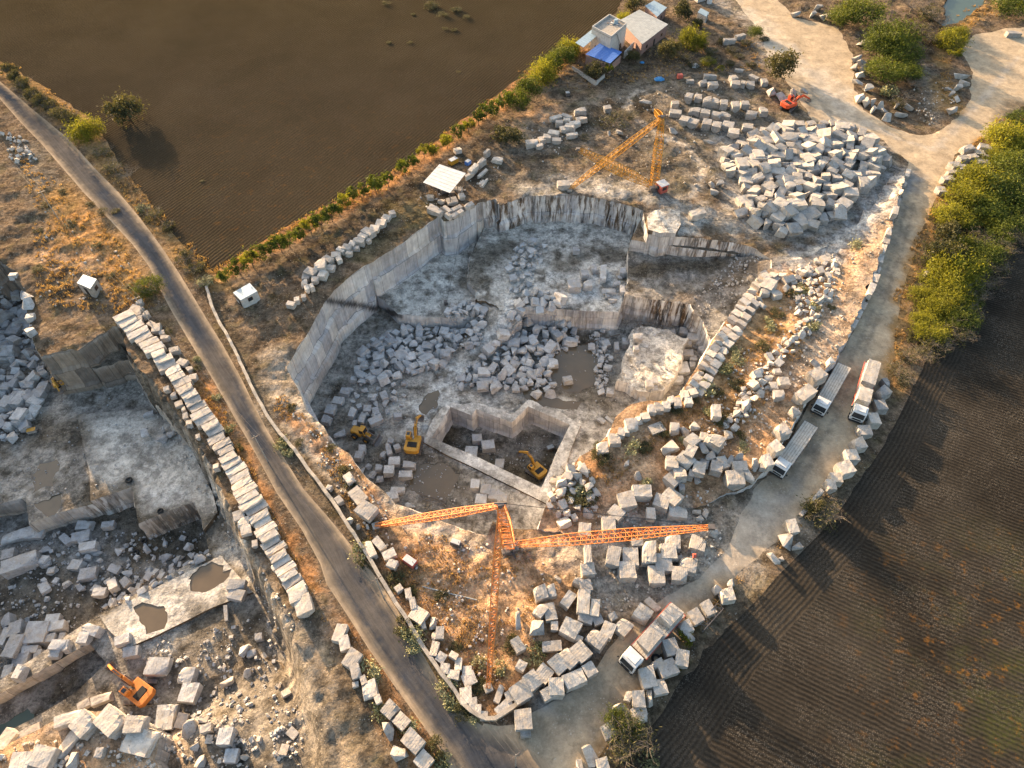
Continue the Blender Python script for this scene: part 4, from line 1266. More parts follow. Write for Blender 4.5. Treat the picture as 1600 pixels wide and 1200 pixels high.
blocks(640, 230, 9.23, [(860,340,970,240,1.4,1.8),(975,235,1085,150,1.4,1.8),(1075,85,1150,30,.9,1.5),(1195,150,1340,175,1.8),(980,420,1120,310,.8,.8),(270,840,470,920,2.0,1.6),(530,780,690,740,2.2),(480,850,600,930,1.4),(600,910,740,830,1.3),
                        (520,940,600,1000,1.2),(600,990,690,940,1.2),(690,950,770,900,1.2),(790,850,920,790,1.4),(820,900,950,840,1),(700,700,790,680,1.6),(250,700,350,710,1.4),(400,760,510,770,1),(650,580,760,600,1.4),(1000,520,1080,480,.8,.7),(1040,560,1120,440,.7,.7),(640,40,740,10,1.6)],
       'sandy block stacked around the white canopy, {n} from the left', 'blocks stacked around the canopy', 'x', 'granite_row', h=1.1, tilt=.2, name='wall_stone')

# ---- pit: cut blocks
blocks(800, 300, 4, [(100,300,160,300,2),(380,355,425,355,1.5),(495,470,530,465,2.4),(430,505,480,500,2.2),(575,450,570,545,1.6),(345,575,430,570,3),(445,570,505,570,2.2),(670,490,715,490,2),(560,600,660,600,2.4,1.4,1),(620,560,690,565,1.8,1.2,1),
                     (675,600,710,600,2.6,1.6),(600,670,660,660,1.5,.9,1),(580,635,620,640,1.4,1,1),(30,330,90,320,1.6,1.2,1),(650,530,690,525,1.4,1,1)],
       'grey block on the upper pit floor, {n} from the left', 'blocks on the upper pit floor', 'x', 'granite_pit')
tag(seg_block(1078, 334, 1103, 328, 2.0, 2.0, 'granite')[0], 'large clean white block alone on the ledge above the pit', 'stone block')
blocks(800, 300, 4, [(760,900,820,900,1.8),(975,870,1025,870,1.6),(1095,900,1180,910,2.4,1.6),(1045,860,1100,870,2),(1075,945,1125,945,1.6),(1065,1000,1135,1000,2,1.6),(1110,1035,1160,1035,1.5),(1110,1075,1150,1075,1.6),(1020,1100,1110,1090,3,1.6),
                     (990,1165,1075,1165,2),(640,960,670,960,2.4),(690,930,730,930,2.2),(760,970,795,970,1.4),(230,1060,290,1055,2.2),(320,1170,380,1160,1.6),(130,1130,190,1130,2),(60,1105,120,1100,1.6),(30,1140,90,1150,1.6),(150,1180,210,1180,1.6)],
       'grey block around the brown pond in the pit, {n} from the left', 'blocks around the brown pond', 'x', 'granite_pit')
blocks(400, 600, 4, [(525,35,585,45,1.8),(475,95,545,105,2),(430,150,495,160,2.6),(410,210,465,220,2),(580,170,620,175,2.6),(640,210,680,215,2.2),(600,240,630,240,1.4),(700,240,790,200,1.8),(725,170,770,160,2),(670,150,720,150,1.8),(775,75,820,60,2.2),
                     (720,80,750,85,1.6),(480,310,560,290,2.2,.8,1),(640,400,685,400,1.8),(615,440,665,445,1.8)],
       'grey block at the foot of the left pit wall, {n} from the left', 'blocks at the foot of the left pit wall', 'x', 'granite_pit')
blocks(400, 600, 4, [(820,360,835,440,1.2),(860,400,900,385,1.4),(825,480,900,475,2),(795,530,860,530,2,1.8),(915,500,995,500,1.6),(890,560,975,560,1.6),(840,660,930,660,1.4),(815,700,890,690,1.8),(745,520,790,520,1.6),(640,540,680,540,2,.7,1),
                     (700,560,760,560,1.8,.7,1),(740,590,800,590,1.6,.7,1),(775,430,805,440,1.5),(820,350,860,355,1.0),(680,500,720,520,1.3,.7,1),(930,740,990,780,1.2,.5,1)],
       'grey block beside the yellow excavator in the pit, {n} from the left', 'blocks beside the yellow excavator', 'x', 'granite_pit')
blocks(400, 600, 4, [(1340,620,1400,625,2.2,1.6),(1400,650,1465,660,2.2,1.6),(1450,680,1520,690,2.2,1.6),(1505,700,1575,705,2.2,1.6),(1370,710,1445,715,2.2,1.6)],
       'cubic block in the cluster behind the front crane mast, {n} from the left', 'cubic blocks behind the front crane mast', 'x', 'granite_pit')
blocks(400, 600, 4, [(1350,335,1415,330,2,1.6),(1410,380,1495,370,2.4,1.6),(1300,420,1385,425,3,1.2),(1490,490,1550,495,2.2,1.6)],
       'block in the dark inner pit, {n} from the left', 'blocks in the inner pit', 'x', 'granite_pit')
blocks(800, 600, 4, [(540,210,580,240,1.2,.6),(585,200,635,240,.8,.6),(0,20,50,20,2,1),(195,45,290,50,2,1.5,1),(590,40,640,45,1.8,1.2),(790,90,840,90,1.8),(820,50,870,50,2),(860,30,900,30,1.6),(850,80,900,80,1.5,.8)],
       'grey block right of the inner pit, {n} from the left', 'blocks right of the inner pit', 'x', 'granite_pit')

# ---- work area right of the pit
blocks(800, 600, 4, [(860,290,950,255,2.2,.8),(990,265,1050,270,2.2),(1040,290,1115,285,2,1.2,1),(1110,255,1170,235,2.4,1.3,1),(1100,320,1160,370,2.6),(1175,320,1225,330,1.8),(1225,310,1325,370,2.6,2.6),(930,390,1040,350,3,1.8,1),(920,420,1000,415,1.4,1,1),
                     (960,480,1045,490,2.6),(1040,440,1130,500,2.8),(1085,400,1150,430,2.6),(1010,550,1090,545,2.6),(965,560,1040,620,2.4),(1130,510,1210,530,2.6),(1160,470,1240,500,2,1.2,1),(1185,450,1285,430,2,1.2,1),(1155,390,1240,400,2.4,1.2,1),
                     (1300,450,1340,520,2),(1240,500,1320,520,2.4),(1385,450,1475,460,2.5,2,1),(1375,510,1475,510,2),(1490,470,1555,500,2.2,1.8,1),(1340,580,1460,580,2.8,2.4),(1475,520,1500,610,2.2,1.8,1),(1555,480,1600,490,2.6),(1350,460,1385,480,2)],
       'pale block on the sunlit terrace by the haul road, {n} from the left', 'blocks on the sunlit terrace', 'x', h=1.5, tilt=.12)
blocks(800, 600, 4, [(745,665,875,665,2.4,1.8),(665,730,775,710,3,2),(610,770,690,830,2.4),(560,870,650,870,2.8,2),(415,895,495,905,2.4),(865,765,870,840,1.6),(890,710,990,750,2.6),(950,660,1050,740,2.8),(1045,640,1085,645,1.4),(1105,550,1140,560,1.5),
                     (1140,590,1185,590,1.5,1,1),(975,790,1100,800,2.2),(1115,980,1215,1010,2.8),(1130,780,1190,790,1.2,1,1),(1150,830,1200,820,1.4,1,1),(1200,770,1230,830,1.2,1,1),(760,570,820,560,2,.8,1),(690,490,740,490,1.4,.8,1)],
       'pale block between the pit rim and the crane jib, {n} from the left', 'blocks between rim and crane jib', 'x', h=1.5, tilt=.1)
blocks(800, 600, 4, [(530,395,605,395,2.4),(605,340,680,335,2.4),(660,290,710,300,1.8),(710,250,790,240,2.6),(690,280,740,290,1.4),(805,200,865,195,1.6),(850,150,900,150,2),(890,140,950,140,2),(940,130,990,130,1.8),(1010,110,1060,110,2),(1250,160,1310,165,3,2.2),(1440,110,1500,115,2.6,2,1),
                     (770,220,820,215,2,1.2,1),(640,320,690,320,1.6,1,1),(980,100,1020,90,1.6),(1060,60,1110,60,2),(1080,100,1130,100,1.8),(1110,50,1160,40,1.6)],
       'sunlit block along the lower right pit rim, {n} from the left', 'blocks along the lower right rim', 'x', 'granite_row', h=1.2, tilt=.15, name='wall_stone')
blocks(800, 600, 4, [(590,1060,680,1080,3.4),(690,1070,795,1075,3.2),(815,1040,905,1050,4),(930,1040,1030,1040,2.8),(890,1110,1000,1110,3.2),(960,980,1060,990,2.6),(745,990,820,985,1.4),(665,1160,775,1160,3),(850,1190,960,1190,3),(1050,1110,1160,1140,2.6),
                     (1000,1180,1100,1190,2.6),(455,1060,500,1060,3.2),(430,1160,520,1150,2)],
       'large grey block in the yard under the crane jib, {n} from the left', 'blocks in the yard under the jib', 'x', h=1.7)
blocks(800, 900, 4, [(140,110,225,90,2.4),(220,95,275,85,2.2),(150,190,205,235,2.2),(225,160,250,280,1.9),(325,120,380,160,2.8),(405,50,425,5,1.6),(420,60,500,50,2),(405,150,490,160,4),(490,190,550,200,2.8),(410,245,510,275,1.6),(505,285,570,260,1.6),
                     (100,310,210,320,2.4,1.5,1),(10,270,65,280,3,1.6,1),(10,380,60,470,1.6),(310,290,420,350,2.8),(480,350,580,430,2.6),(560,310,640,350,2.4),(660,280,735,350,2.6),(610,260,650,240,1.2),(775,200,865,260,2.6,2),(840,140,920,215,1.3,.8),
                     (380,370,440,400,1),(240,310,290,310,1.4),(275,20,300,0,1.5,1,1)],
       'pale block in the yard left of the loaded truck, {n} from the left', 'blocks in the yard left of the loaded truck', 'x', h=1.5)
blocks(800, 900, 4, [(185,440,315,430,1.6,1.2),(250,500,330,590,2.3),(310,460,400,560,2.5),(385,420,475,520,2.3),(450,600,520,560,2),(325,670,460,610,2.2),(225,690,325,690,2.6),(200,700,235,770,1.5),(95,600,160,700,2.3),(160,570,240,640,2.4),(0,760,110,690,2.8,2),
                     (10,900,130,890,2.8),(50,980,120,975,1.2,.8),(30,540,85,570,1.5)],
       'large block in the curved row along the lower track, {n} from the left', 'curved row of blocks along the lower track', 'x', h=1.7)

# ---- stones along the edge of the lower field
blocks(1190, 560, 6, [(1110,330,1200,280,2.2),(1150,220,1200,210,2),(1070,430,1180,430,2.4),(1000,560,1110,560,2.6),(910,670,1040,670,2.2),(870,800,980,780,2.4),(790,900,910,900,2.4),(720,1040,860,1000,2.6),(640,1110,760,1120,2.0),(610,1180,700,1180,2)],
       'block in the wall right of the parked trucks, {n} from the top', 'wall blocks right of the trucks', 'y', h=1.7, name='wall_stone')
blocks(1200, 600, 4, [(120,890,190,880,2.4),(60,980,180,970,2.8,1.8,1),(150,1010,225,990,1.4,1.2,1),(0,1090,80,1080,2.2,1.6,1),(60,1085,105,1080,1,.8,1),(200,820,250,770,.8,1.2),(255,765,300,710,.8,1.2),(300,705,345,660,.8,1.2)],
       'stone in the field edge wall near the bare bush, {n} from the left', 'stones near the bare bush', 'x', h=1.5, name='wall_stone')
blocks(800, 900, 4, [(1310,120,1395,110,2.2),(1195,210,1260,180,2.4),(1115,270,1185,230,2.2),(1050,330,1130,300,2),(1075,380,1140,360,2,1.4,1),(950,450,1040,430,2.6),(1020,500,1110,520,2.4),(915,590,1030,550,2.4),(875,560,950,530,1.2),(800,640,900,620,3),
                     (880,700,970,680,2.2),(840,760,885,760,2.4,1.4,1),(750,765,835,765,2.4,2),(710,740,750,760,1.6),(640,860,760,820,2.4,1.8,1),(750,870,850,860,2),(570,980,640,940,2),(440,1120,555,1110,2.8,1.8,1),(400,1180,450,1180,1.8,1.4,1),(530,1180,600,1160,1.6),
                     (1260,90,1310,70,1.6,1.2,1),(1350,60,1390,20,1.2,1,1)],
       'stone along the lower field edge opposite the loaded truck, {n} from the left', 'stones opposite the loaded truck', 'x', h=1.5, name='wall_stone')

# ---- left roadside below the slab row
blocks(400, 900, 4, [(485,345,555,360,2.8),(515,430,585,405,2.2),(560,490,640,540,2.8),(590,605,650,580,2.2),(600,680,640,670,.8,.7),(650,660,690,640,1.3),(660,720,755,690,2.6),(740,780,780,760,1.2),(800,800,870,860,2.2),(870,870,945,940,1.8),(930,980,1035,1080,2.3),
                     (1010,1110,1085,1190,2.2),(770,970,860,960,2.6,1.4,1),(850,1060,930,1150,2,1.2,1)],
       'pale block in the line left of the road bend, {n} from the top', 'line of blocks left of the road bend', 'y', 'granite_row', h=1.3, name='wall_stone')
# ---- inside the boundary wall of the crane yard
blocks(400, 900, 4, [(930,110,970,100,1.8),(960,170,1000,160,2),(970,210,1060,270,2.4),(1030,310,1060,300,1.2),(1075,290,1130,290,2,1.1,1),(1120,350,1175,350,2),(1095,380,1130,370,1.2),(1090,450,1140,460,2.4),(1150,570,1210,580,1.6),(1195,610,1270,620,1.4),
                     (1130,490,1180,520,1.6),(1240,550,1290,550,1.8),(1290,660,1370,620,2),(1290,590,1350,590,1.4),(1270,750,1350,740,2.4),(1325,810,1385,800,2),(1370,830,1410,830,1.3),(1400,870,1450,870,1.2),(1500,860,1600,780,1.6),(1560,760,1600,740,1.6),
                     (1210,480,1260,510,1),(870,90,910,60,1.2),(1500,790,1540,680,1)],
       'stone stacked inside the boundary wall, {n} from the left', 'stones stacked inside the boundary wall', 'x', 'granite_row', h=1.0, tilt=.12, name='wall_stone')
blocks(400, 600, 4, [(560,560,600,610,1.6),(600,650,670,730,2.4),(640,750,735,810,2.8,1.8),(440,640,470,650,1),(690,975,735,1080,1.4),(740,960,800,1030,1.4),(790,1080,870,1040,1.6),(820,1110,880,1130,1.4),(560,830,600,860,1.2,.8,1),(620,880,650,890,1,.7,1),(680,890,710,890,1,.7,1),
                     (500,700,530,740,1.2)],
       'sunlit block on the strip between road wall and pit, {n} from the left', 'blocks between road wall and pit', 'x', 'granite_row', h=1.2)
blocks(800, 600, 4, [(0,1010,40,1000,1.4)], 'small block at the foot of the front crane', None, 'x')

# ---- left quarry
blocks(0, 600, 4, [(60,70,100,75,2.4),(95,75,150,75,3),(195,50,265,60,2),(75,180,150,190,3,2),(0,100,60,110,3),(0,10,60,10,2),(150,0,210,0,2),(230,10,290,10,2)], 'block by the far rubble of the left quarry, {n} from the left', 'blocks by the far rubble of the left quarry', 'x', 'granite_pit', h=1.6)
blocks(0, 600, 4, [(855,300,940,300,2.4,1.5,1),(965,335,1040,335,1.8,1.2,1),(1035,300,1090,310,1.8,1,1),(1000,270,1020,270,1.2,1.6,1),(890,190,960,175,1,.8)],
       'stone on the bare floor of the left quarry, {n} from the left', 'stones on the bare left quarry floor', 'x', 'granite_pit')
blocks(0, 600, 4, [(490,1020,605,1000,1.8,1.5),(480,985,560,960,1),(0,970,230,910,2.4,1),(130,940,270,930,2,1),(470,880,570,875,2),(380,940,430,990,1.4),(440,960,560,930,2),(630,880,710,870,1.4),(0,1150,230,1070,3,2.4),(0,1070,90,1050,2),(240,1120,310,1110,1.6,1.2,1),
                   (490,1190,600,1170,2.4),(240,1040,320,1020,1.4,.8,1),(560,1050,640,1060,1,.6,1),(150,1090,200,1060,1,.8,1)],
       'grey block in the sunken left quarry floor, {n} from the left', 'blocks in the sunken left quarry', 'x', 'granite_pit')
blocks(0, 900, 4, [(0,290,70,260,2.4),(40,340,140,310,2.6,2),(150,350,290,340,4,2.2),(275,270,370,260,1.6),(300,320,405,300,1.8),(30,430,120,440,4,2.4),(130,390,190,400,2),(130,460,235,450,1.4),(250,395,345,385,1.6),(360,380,400,380,1.6),(65,530,185,510,2.4),
                   (210,490,265,480,1.6),(310,430,400,430,1.8),(385,450,425,440,1.2),(300,480,365,480,1.4),(10,600,70,590,2.4),(85,600,135,600,2.4),(440,450,480,450,1.2),(510,310,615,350,1.8),(480,380,550,380,2),(570,100,660,95,1.5),(0,380,40,380,3)],
       'block of the jumbled heap in the lower left quarry, {n} from the left', 'jumbled blocks of the lower left quarry', 'x', 'granite_pit', h=1.6, tilt=.15)
blocks(0, 900, 4, [(1420,50,1530,50,2),(1430,110,1530,130,2),(1408,180,1412,280,.7,.6),(710,410,810,380,1.6),(765,480,870,460,1.8),(910,560,1050,560,3,1.8),(1110,610,1210,620,2.6,1.8),(1120,720,1230,730,3,1.8),(970,890,1090,870,4,2),(1490,450,1555,460,2.4,1.6,1),
                   (1355,1000,1450,1000,2.4,1.8),(1400,1120,1485,1120,2),(1540,490,1600,470,1.2),(1590,380,1640,370,1.2),(10,350,70,350,2)],
       'block on the benches around the orange excavator, {n} from the left', 'blocks around the orange excavator', 'x', 'granite_pit')
blocks(0, 900, 4, [(190,1110,320,1140,3,2),(60,1170,190,1160,3,2),(370,1040,470,1060,4,.9,1),(590,1100,640,1100,1.4),(770,930,900,920,2.5),(1235,890,1300,890,1.2,.9,1),(1110,950,1230,950,3.4,1.4,1),(1245,960,1320,940,1.2),(400,1160,480,1150,2.4,1,1)],
       'sunlit block at the bottom left corner, {n} from the left', 'sunlit blocks at the bottom left', 'x', 'granite_row', h=1.5)


blocks(0, 600, 4, [(1090,130,1140,110,1.4),(1140,200,1175,190,1.4),(1160,245,1200,235,1.2),(1130,160,1160,150,1.1),(1450,830,1530,800,1.8),(1480,870,1560,850,1.8),(1500,920,1570,900,1.8),(1020,30,1060,20,1.2),(1060,70,1100,60,1.2),(1220,330,1250,320,1),(1330,520,1370,510,1.1),(1570,1000,1610,990,1.2)],
       'block lodged on the bank below the slab row, {n} from the left', 'blocks on the bank below the slab row', 'x', 'granite_row', h=1.0, tilt=.2)
blocks(0, 900, 4, [(470,880,560,960,3,2),(620,850,740,950,3.2,2),(770,1010,950,1050,3.6,1.4),(330,920,500,860,1.8,1.3),(0,1000,70,1040,3,1.6),(560,790,690,740,1.5,1.2),(480,820,560,780,1.3,1.1),(90,1010,250,930,1.2,1.0)],
       'large sunlit sawn rock below the orange excavator, {n} from the left', 'large sawn rocks below the orange excavator', 'x', 'granite_row')

# ---- heaps of look-alike broken stone
def poly_px_points(poly, n, dmin, seed, z=None):
    r = random.Random(seed)
    xs = [p[0] for p in poly]; ys = [p[1] for p in poly]
    out = []
    tries = 0
    while len(out) < n and tries < n * 60:
        tries += 1
        x, y = r.uniform(min(xs), max(xs)), r.uniform(min(ys), max(ys))
        if not in_poly(np.array([[x, y]]), poly)[0]: continue
        p = at(x, y, 0.5)
        f = dmin if tries < n * 30 else dmin * .8
        if any((p.x - q[0].x) ** 2 + (p.y - q[0].y) ** 2 < (f * (.8 + .4 * q[1])) ** 2 for q in out): continue
        out.append((p, r.random()))
    return out


def heap(poly, n, s0, s1, label, group, mat='granite_pit', name='boulder', cat='boulder', seed=1, cut=.35, mound=1.0, spacing=.78, tilt=.5):
    P = [tuple(q) for q in poly]
    r = random.Random(seed)
    cx = sum(p[0] for p in P) / len(P); cy = sum(p[1] for p in P) / len(P)
    pl = P + P[:1]
    for p, q in poly_px_points(P, n, (s0 + s1) / 2 * spacing, seed):
        s = s0 + (s1 - s0) * q ** 1.3
        px, py = PX(p.x, p.y, p.z)
        ed = seg_dist(np.array([[px, py]]), pl)[0]
        lift = min(1, ed / 25) * mound
        me = r.choice(BLK[mat]) if r.random() < cut else r.choice(BLD[mat])
        dims = (s * r.uniform(.9, 1.35), s * r.uniform(.75, 1.05), s * r.uniform(.65, .95))
        o = put(me, name, (p.x, p.y, p.z + lift * r.uniform(.4, 1)), dims, r.uniform(0, 6.28), r.uniform(0, tilt), .2)
        tag(o, label, cat, group)


HEAPS = [
 ([(1128,238),(1160,225),(1185,205),(1230,198),(1300,192),(1345,205),(1372,235),(1392,242),(1370,275),(1340,300),(1310,335),(1270,355),(1225,365),(1185,352),(1158,335),(1165,300),(1140,270)], 185, 1.9, 3.0,
  'pale granite block in the big tumbled heap beside the curving track', 'blocks of the big tumbled heap', 'granite', 'granite_block', 'stone block', .93, 1.0, .8, .5),
 ([(795,492),(850,478),(900,515),(905,535),(865,556),(860,590),(868,606),(840,618),(800,602),(760,615),(712,602),(732,570),(770,545),(790,515)], 105, 1.2, 2.4,
  'grey broken stone in the heap at the middle of the main pit', 'stones of the middle pit heap', 'granite_pit', 'boulder', 'boulder', .3, .9, .72, .6),
 ([(706,478),(735,472),(756,482),(760,500),(748,538),(712,545),(700,515)], 34, 1.1, 1.9, 'grey broken stone in the heap below the pit terrace', 'stones below the pit terrace', 'granite_pit', 'boulder', 'boulder', .3, .8, .72, .6),
 ([(578,535),(610,515),(650,512),(700,520),(706,545),(690,575),(640,582),(600,592),(568,600),(556,578),(568,552)], 80, 1.2, 2.4, 'grey broken stone strewn at the foot of the tall left wall', 'stones at the foot of the tall left wall', 'granite_pit', 'boulder', 'boulder', .35, .5, .8, .5),
 ([(545,590),(600,592),(640,600),(622,652),(585,662),(548,640)], 26, .8, 2.0, 'grey stone scattered on the lower left pit floor', 'stones on the lower left pit floor', 'granite_pit', 'boulder', 'boulder', .35, .1, 1.2, .4),
 ([(800,392),(830,378),(852,384),(842,415),(822,450),(800,456),(792,430)], 30, .8, 1.7, 'small grey stone in the upper pit pile below the back wall', 'stones of the upper pit pile', 'granite_pit', 'boulder', 'boulder', .3, .5, .8, .5),
 ([(920,520),(945,515),(955,560),(945,620),(930,612),(928,570)], 24, .8, 1.6, 'small grey stone in the strip right of the pond', 'stones right of the pond', 'granite_pit', 'boulder', 'boulder', .3, .3, .8, .5),
 ([(0,448),(44,450),(52,540),(70,590),(68,640),(20,690),(0,690)], 75, 1.3, 2.6, 'grey block in the shaded rubble below the cliff of the left quarry', 'shaded rubble of the left quarry', 'granite_pit', 'boulder', 'boulder', .5, .8, .78, .5),
 ([(862,745),(900,722),(925,735),(935,780),(915,815),(880,818),(856,795)], 30, .9, 1.8, 'sunlit broken stone at the front right corner of the pit rim', 'stones at the front right corner of the rim', 'granite_row', 'boulder', 'boulder', .25, .4, .8, .5),
 ([(1225,425),(1265,410),(1300,402),(1312,425),(1290,480),(1265,520),(1225,560),(1215,590),(1170,640),(1150,690),(1120,690),(1165,600),(1200,560),(1250,500),(1240,450)], 120, .7, 1.6,
  'sunlit broken stone in the rubble strip across the terrace', 'rubble strip across the terrace', 'granite_row', 'boulder', 'boulder', .2, .3, 1.0, .5),
 ([(1190,418),(1240,440),(1215,470),(1195,490),(1175,480)], 10, 1.6, 2.6, 'pale block tumbled at the top of the right pit rim', 'blocks at the top of the right rim', 'granite_row', 'granite_block', 'stone block', .6, .3, .8, .4),
 ([(150,952),(190,925),(240,895),(300,868),(325,858),(327,868),(260,905),(195,942)], 30, .6, 1.5, 'small grey stone in the line along the sunken quarry edge', 'stones along the sunken quarry edge', 'granite_pit', 'boulder', 'boulder', .4, .2, .8, .4),
 ([(60,865),(180,860),(300,835),(312,862),(200,915),(60,940)], 34, .7, 1.8, 'grey stone strewn on the sunken left quarry floor', 'stones on the sunken left quarry floor', 'granite_pit', 'boulder', 'boulder', .4, .1, 1.3, .4),
 ([(270,1090),(330,1050),(420,1010),(450,1050),(460,1180),(300,1195)], 18, .6, 1.6, 'dusty stone on the spoil slope of the left quarry', 'stones on the spoil slope', 'granite_row', 'boulder', 'boulder', .4, .1, 1.5, .4),
 ([(1050,880),(1100,830),(1120,830),(1110,850)], 3, 1, 1.4, 'stone in the crane yard under the jib tip', 'stones under the jib tip', 'granite', 'boulder', 'boulder', .4, 0, 1, .2),
]
for i, (poly, n, s0, s1, lab, grp, mat, nm, cat, cut, mound, spc, tl) in enumerate(HEAPS):
    heap(poly, n, s0, s1, lab, grp, mat, nm, cat, 50 + i, cut, mound, spc, tl)

# blocks lining the right rim of the pit, laid across the slope
path = [(1203,424),(1182,450),(1160,480),(1143,508),(1128,530),(1110,560),(1093,590),(1080,612)]
rr = []
for lane, (dx, nb) in enumerate(((-7, 21), (7, 18))):
    for i in range(nb):
        t = (i + .5) / nb
        q = lerp_line(path, t); q2 = lerp_line(path, min(1, t + .02)); d = (q2 - q).normalized() if (q2 - q).length > 0 else Vector((-.6, .8))
        s = Vector((-d.y, d.x))
        c_ = q + Vector((1, .3)) * dx + Vector((4, 2))
        a = c_ - s * 8; b = c_ + s * 8
        o, *_ = seg_block(a.x, a.y, b.x, b.y, random.uniform(1.2, 1.9), random.uniform(.8, 1.4), 'granite_row', 'wall_stone', random.random() < .2, .25)
        rr.append((o.location.y, o, lane))
rr.sort(key=lambda r: -r[0])
for i, (_, o, lane) in enumerate(rr):
    tag(o, 'sunlit block lining the right pit rim, {} from the top'.format(ordinal(i)), 'stone block', 'blocks lining the right pit rim')
# upright wall stones along the top of the haul road
path = [(1421,262),(1412,290),(1403,315),(1396,345),(1388,368),(1378,398),(1372,425),(1362,450),(1350,475),(1338,500),(1331,512)]
for i in range(17):
    t0 = i / 17; t1 = (i + random.uniform(.78, .95)) / 17
    a = lerp_line(path, t0); b = lerp_line(path, t1)
    o, *_ = seg_block(a.x, a.y, b.x, b.y, random.uniform(1.0, 1.6), random.uniform(1.2, 1.7), 'granite_row', 'wall_stone', random.random() < .25, .08)
    tag(o, 'sunlit wall block left of the haul road, {} from the top'.format(ordinal(i)), 'stone block', 'wall blocks left of the haul road')
blocks(1190, 560, 6, [(470,170,590,110,2.6,2.2),(340,370,490,260,2.4,2.2),(290,500,350,470,2.2,1.8,1),(160,680,260,640,2.6,2),(90,850,180,800,2.2,2),(20,960,100,940,2.4,2.2),(160,210,265,210,2,1.2),(80,250,150,250,1.8,1.1),(115,330,220,330,2,1.2),(480,40,560,10,2,1.4,1),(600,20,690,0,2,1.4,1)],
       'pale rock along the terrace edge by the parked trucks, {n} from the left', 'rocks along the terrace edge by the trucks', 'x', 'granite_row')


# ---- loose stone too fine and too many to count
def scatter_stuff(name, label, specs, mat, seed=5):
    r = np.random.default_rng(seed)
    vs = []; fs = []
    base = np.array([(1, 0, 0), (-1, 0, 0), (0, 1, 0), (0, -1, 0), (0, 0, 1), (0, 0, -1)], float)
    tri = [(0, 2, 4), (2, 1, 4), (1, 3, 4), (3, 0, 4), (2, 0, 5), (1, 2, 5), (3, 1, 5), (0, 3, 5)]
    cube = np.array([(-1, -1, -1), (1, -1, -1), (1, 1, -1), (-1, 1, -1), (-1, -1, 1), (1, -1, 1), (1, 1, 1), (-1, 1, 1)], float) * .72
    cf = [(0, 3, 2, 1), (4, 5, 6, 7), (0, 1, 5, 4), (1, 2, 6, 5), (2, 3, 7, 6), (3, 0, 4, 7)]
    for poly, n, s0, s1 in specs:
        xs = [p[0] for p in poly]; ys = [p[1] for p in poly]
        X = r.uniform(min(xs), max(xs), n * 4); Y = r.uniform(min(ys), max(ys), n * 4)
        k = in_poly(np.stack([X, Y], 1), poly)
        X = X[k][:n]; Y = Y[k][:n]
        for x, y in zip(X, Y):
            if fbm(np.array([x * .05]), np.array([y * .05]), 7, 3)[0] < .42: continue
            p = at(float(x), float(y))
            s = s0 + (s1 - s0) * r.random() ** 2.5
            q = Euler((r.uniform(-.5, .5), r.uniform(-.5, .5), r.uniform(0, 6.28))).to_matrix()
            B, FF = (cube, cf) if r.random() < .6 else (base, tri)
            b = np.array(q) @ (B * (s * .5) * r.uniform(.7, 1.25, 3) * (1 + r.uniform(-.15, .15, B.shape))).T
            o = len(vs)
            vs += [(float(p.x + u), float(p.y + v), float(p.z + w + s * .2)) for u, v, w in b.T]
            fs += [tuple(i + o for i in f) for f in FF]
    me = bpy.data.meshes.new(name); me.from_pydata(vs, [], fs); me.update()
    o = link(name, me, mat)
    tag(o, label, 'rubble', None, 'stuff')
    return o


scatter_stuff('pit_rubble', 'small grey rubble strewn over the shaded quarry floors',
              [(HEAPS[1][0], 600, .3, .9), (HEAPS[2][0], 200, .3, .8), (HEAPS[3][0], 450, .3, .9), (HEAPS[5][0], 250, .2, .7), (HEAPS[6][0], 260, .2, .7), (HEAPS[7][0], 400, .3, .9),
               ([(530,600),(700,480),(960,400),(980,500),(960,640),(720,620),(620,760),(540,690)], 350, .12, .4), ([(990,500),(1100,520),(1060,600),(980,620)], 260, .15, .6),
               ([(1080,470),(1150,400),(1200,400),(1110,530)], 300, .15, .6), ([(600,720),(700,700),(760,800),(640,790)], 200, .12, .45),
               ([(0,830),(320,830),(300,880),(0,1050)], 700, .15, .8), ([(0,600),(300,620),(340,760),(0,780)], 250, .1, .4), ([(220,1010),(430,960),(440,1200),(200,1120)], 700, .15, .8), ([(690,690),(860,680),(850,750)], 120, .12, .4)], M['granite_pit'], 5)
scatter_stuff('yard_rubble', 'small pale rubble scattered over the sunlit work areas',
              [(HEAPS[9][0], 900, .2, .7), (HEAPS[8][0], 300, .25, .8), (HEAPS[0][0], 400, .3, 1.0), ([(880,800),(1130,760),(1130,880),(960,960),(900,940)], 700, .12, .5), ([(1240,440),(1400,330),(1330,520),(1220,690),(1130,720),(1060,690)], 900, .15, .6),
               ([(620,820),(760,850),(860,860),(840,1000),(760,1080),(690,1010)], 500, .12, .5), ([(450,640),(520,690),(600,790),(640,860),(600,860),(540,780)], 400, .12, .5), ([(820,200),(1060,120),(1180,130),(1130,300),(850,280)], 700, .12, .5),
               ([(640,320),(760,240),(790,270),(700,330)], 150, .15, .6), ([(0,1170),(250,1120),(480,1100),(480,1200),(0,1200)], 700, .15, .7), ([(190,560),(470,980),(440,990),(200,590)], 500, .15, .6),
               ([(1380,160),(1480,120),(1500,160),(1460,200)], 150, .15, .6), ([(0,200),(40,215),(60,250),(20,260)], 60, .5, 1.4), ([(60,310),(200,400),(240,470),(60,480)], 120, .15, .6)], M['granite_row'], 6)
print('stones', len([o for o in bpy.data.objects if o.get('category') in ('stone block', 'boulder', 'stone slab')]))

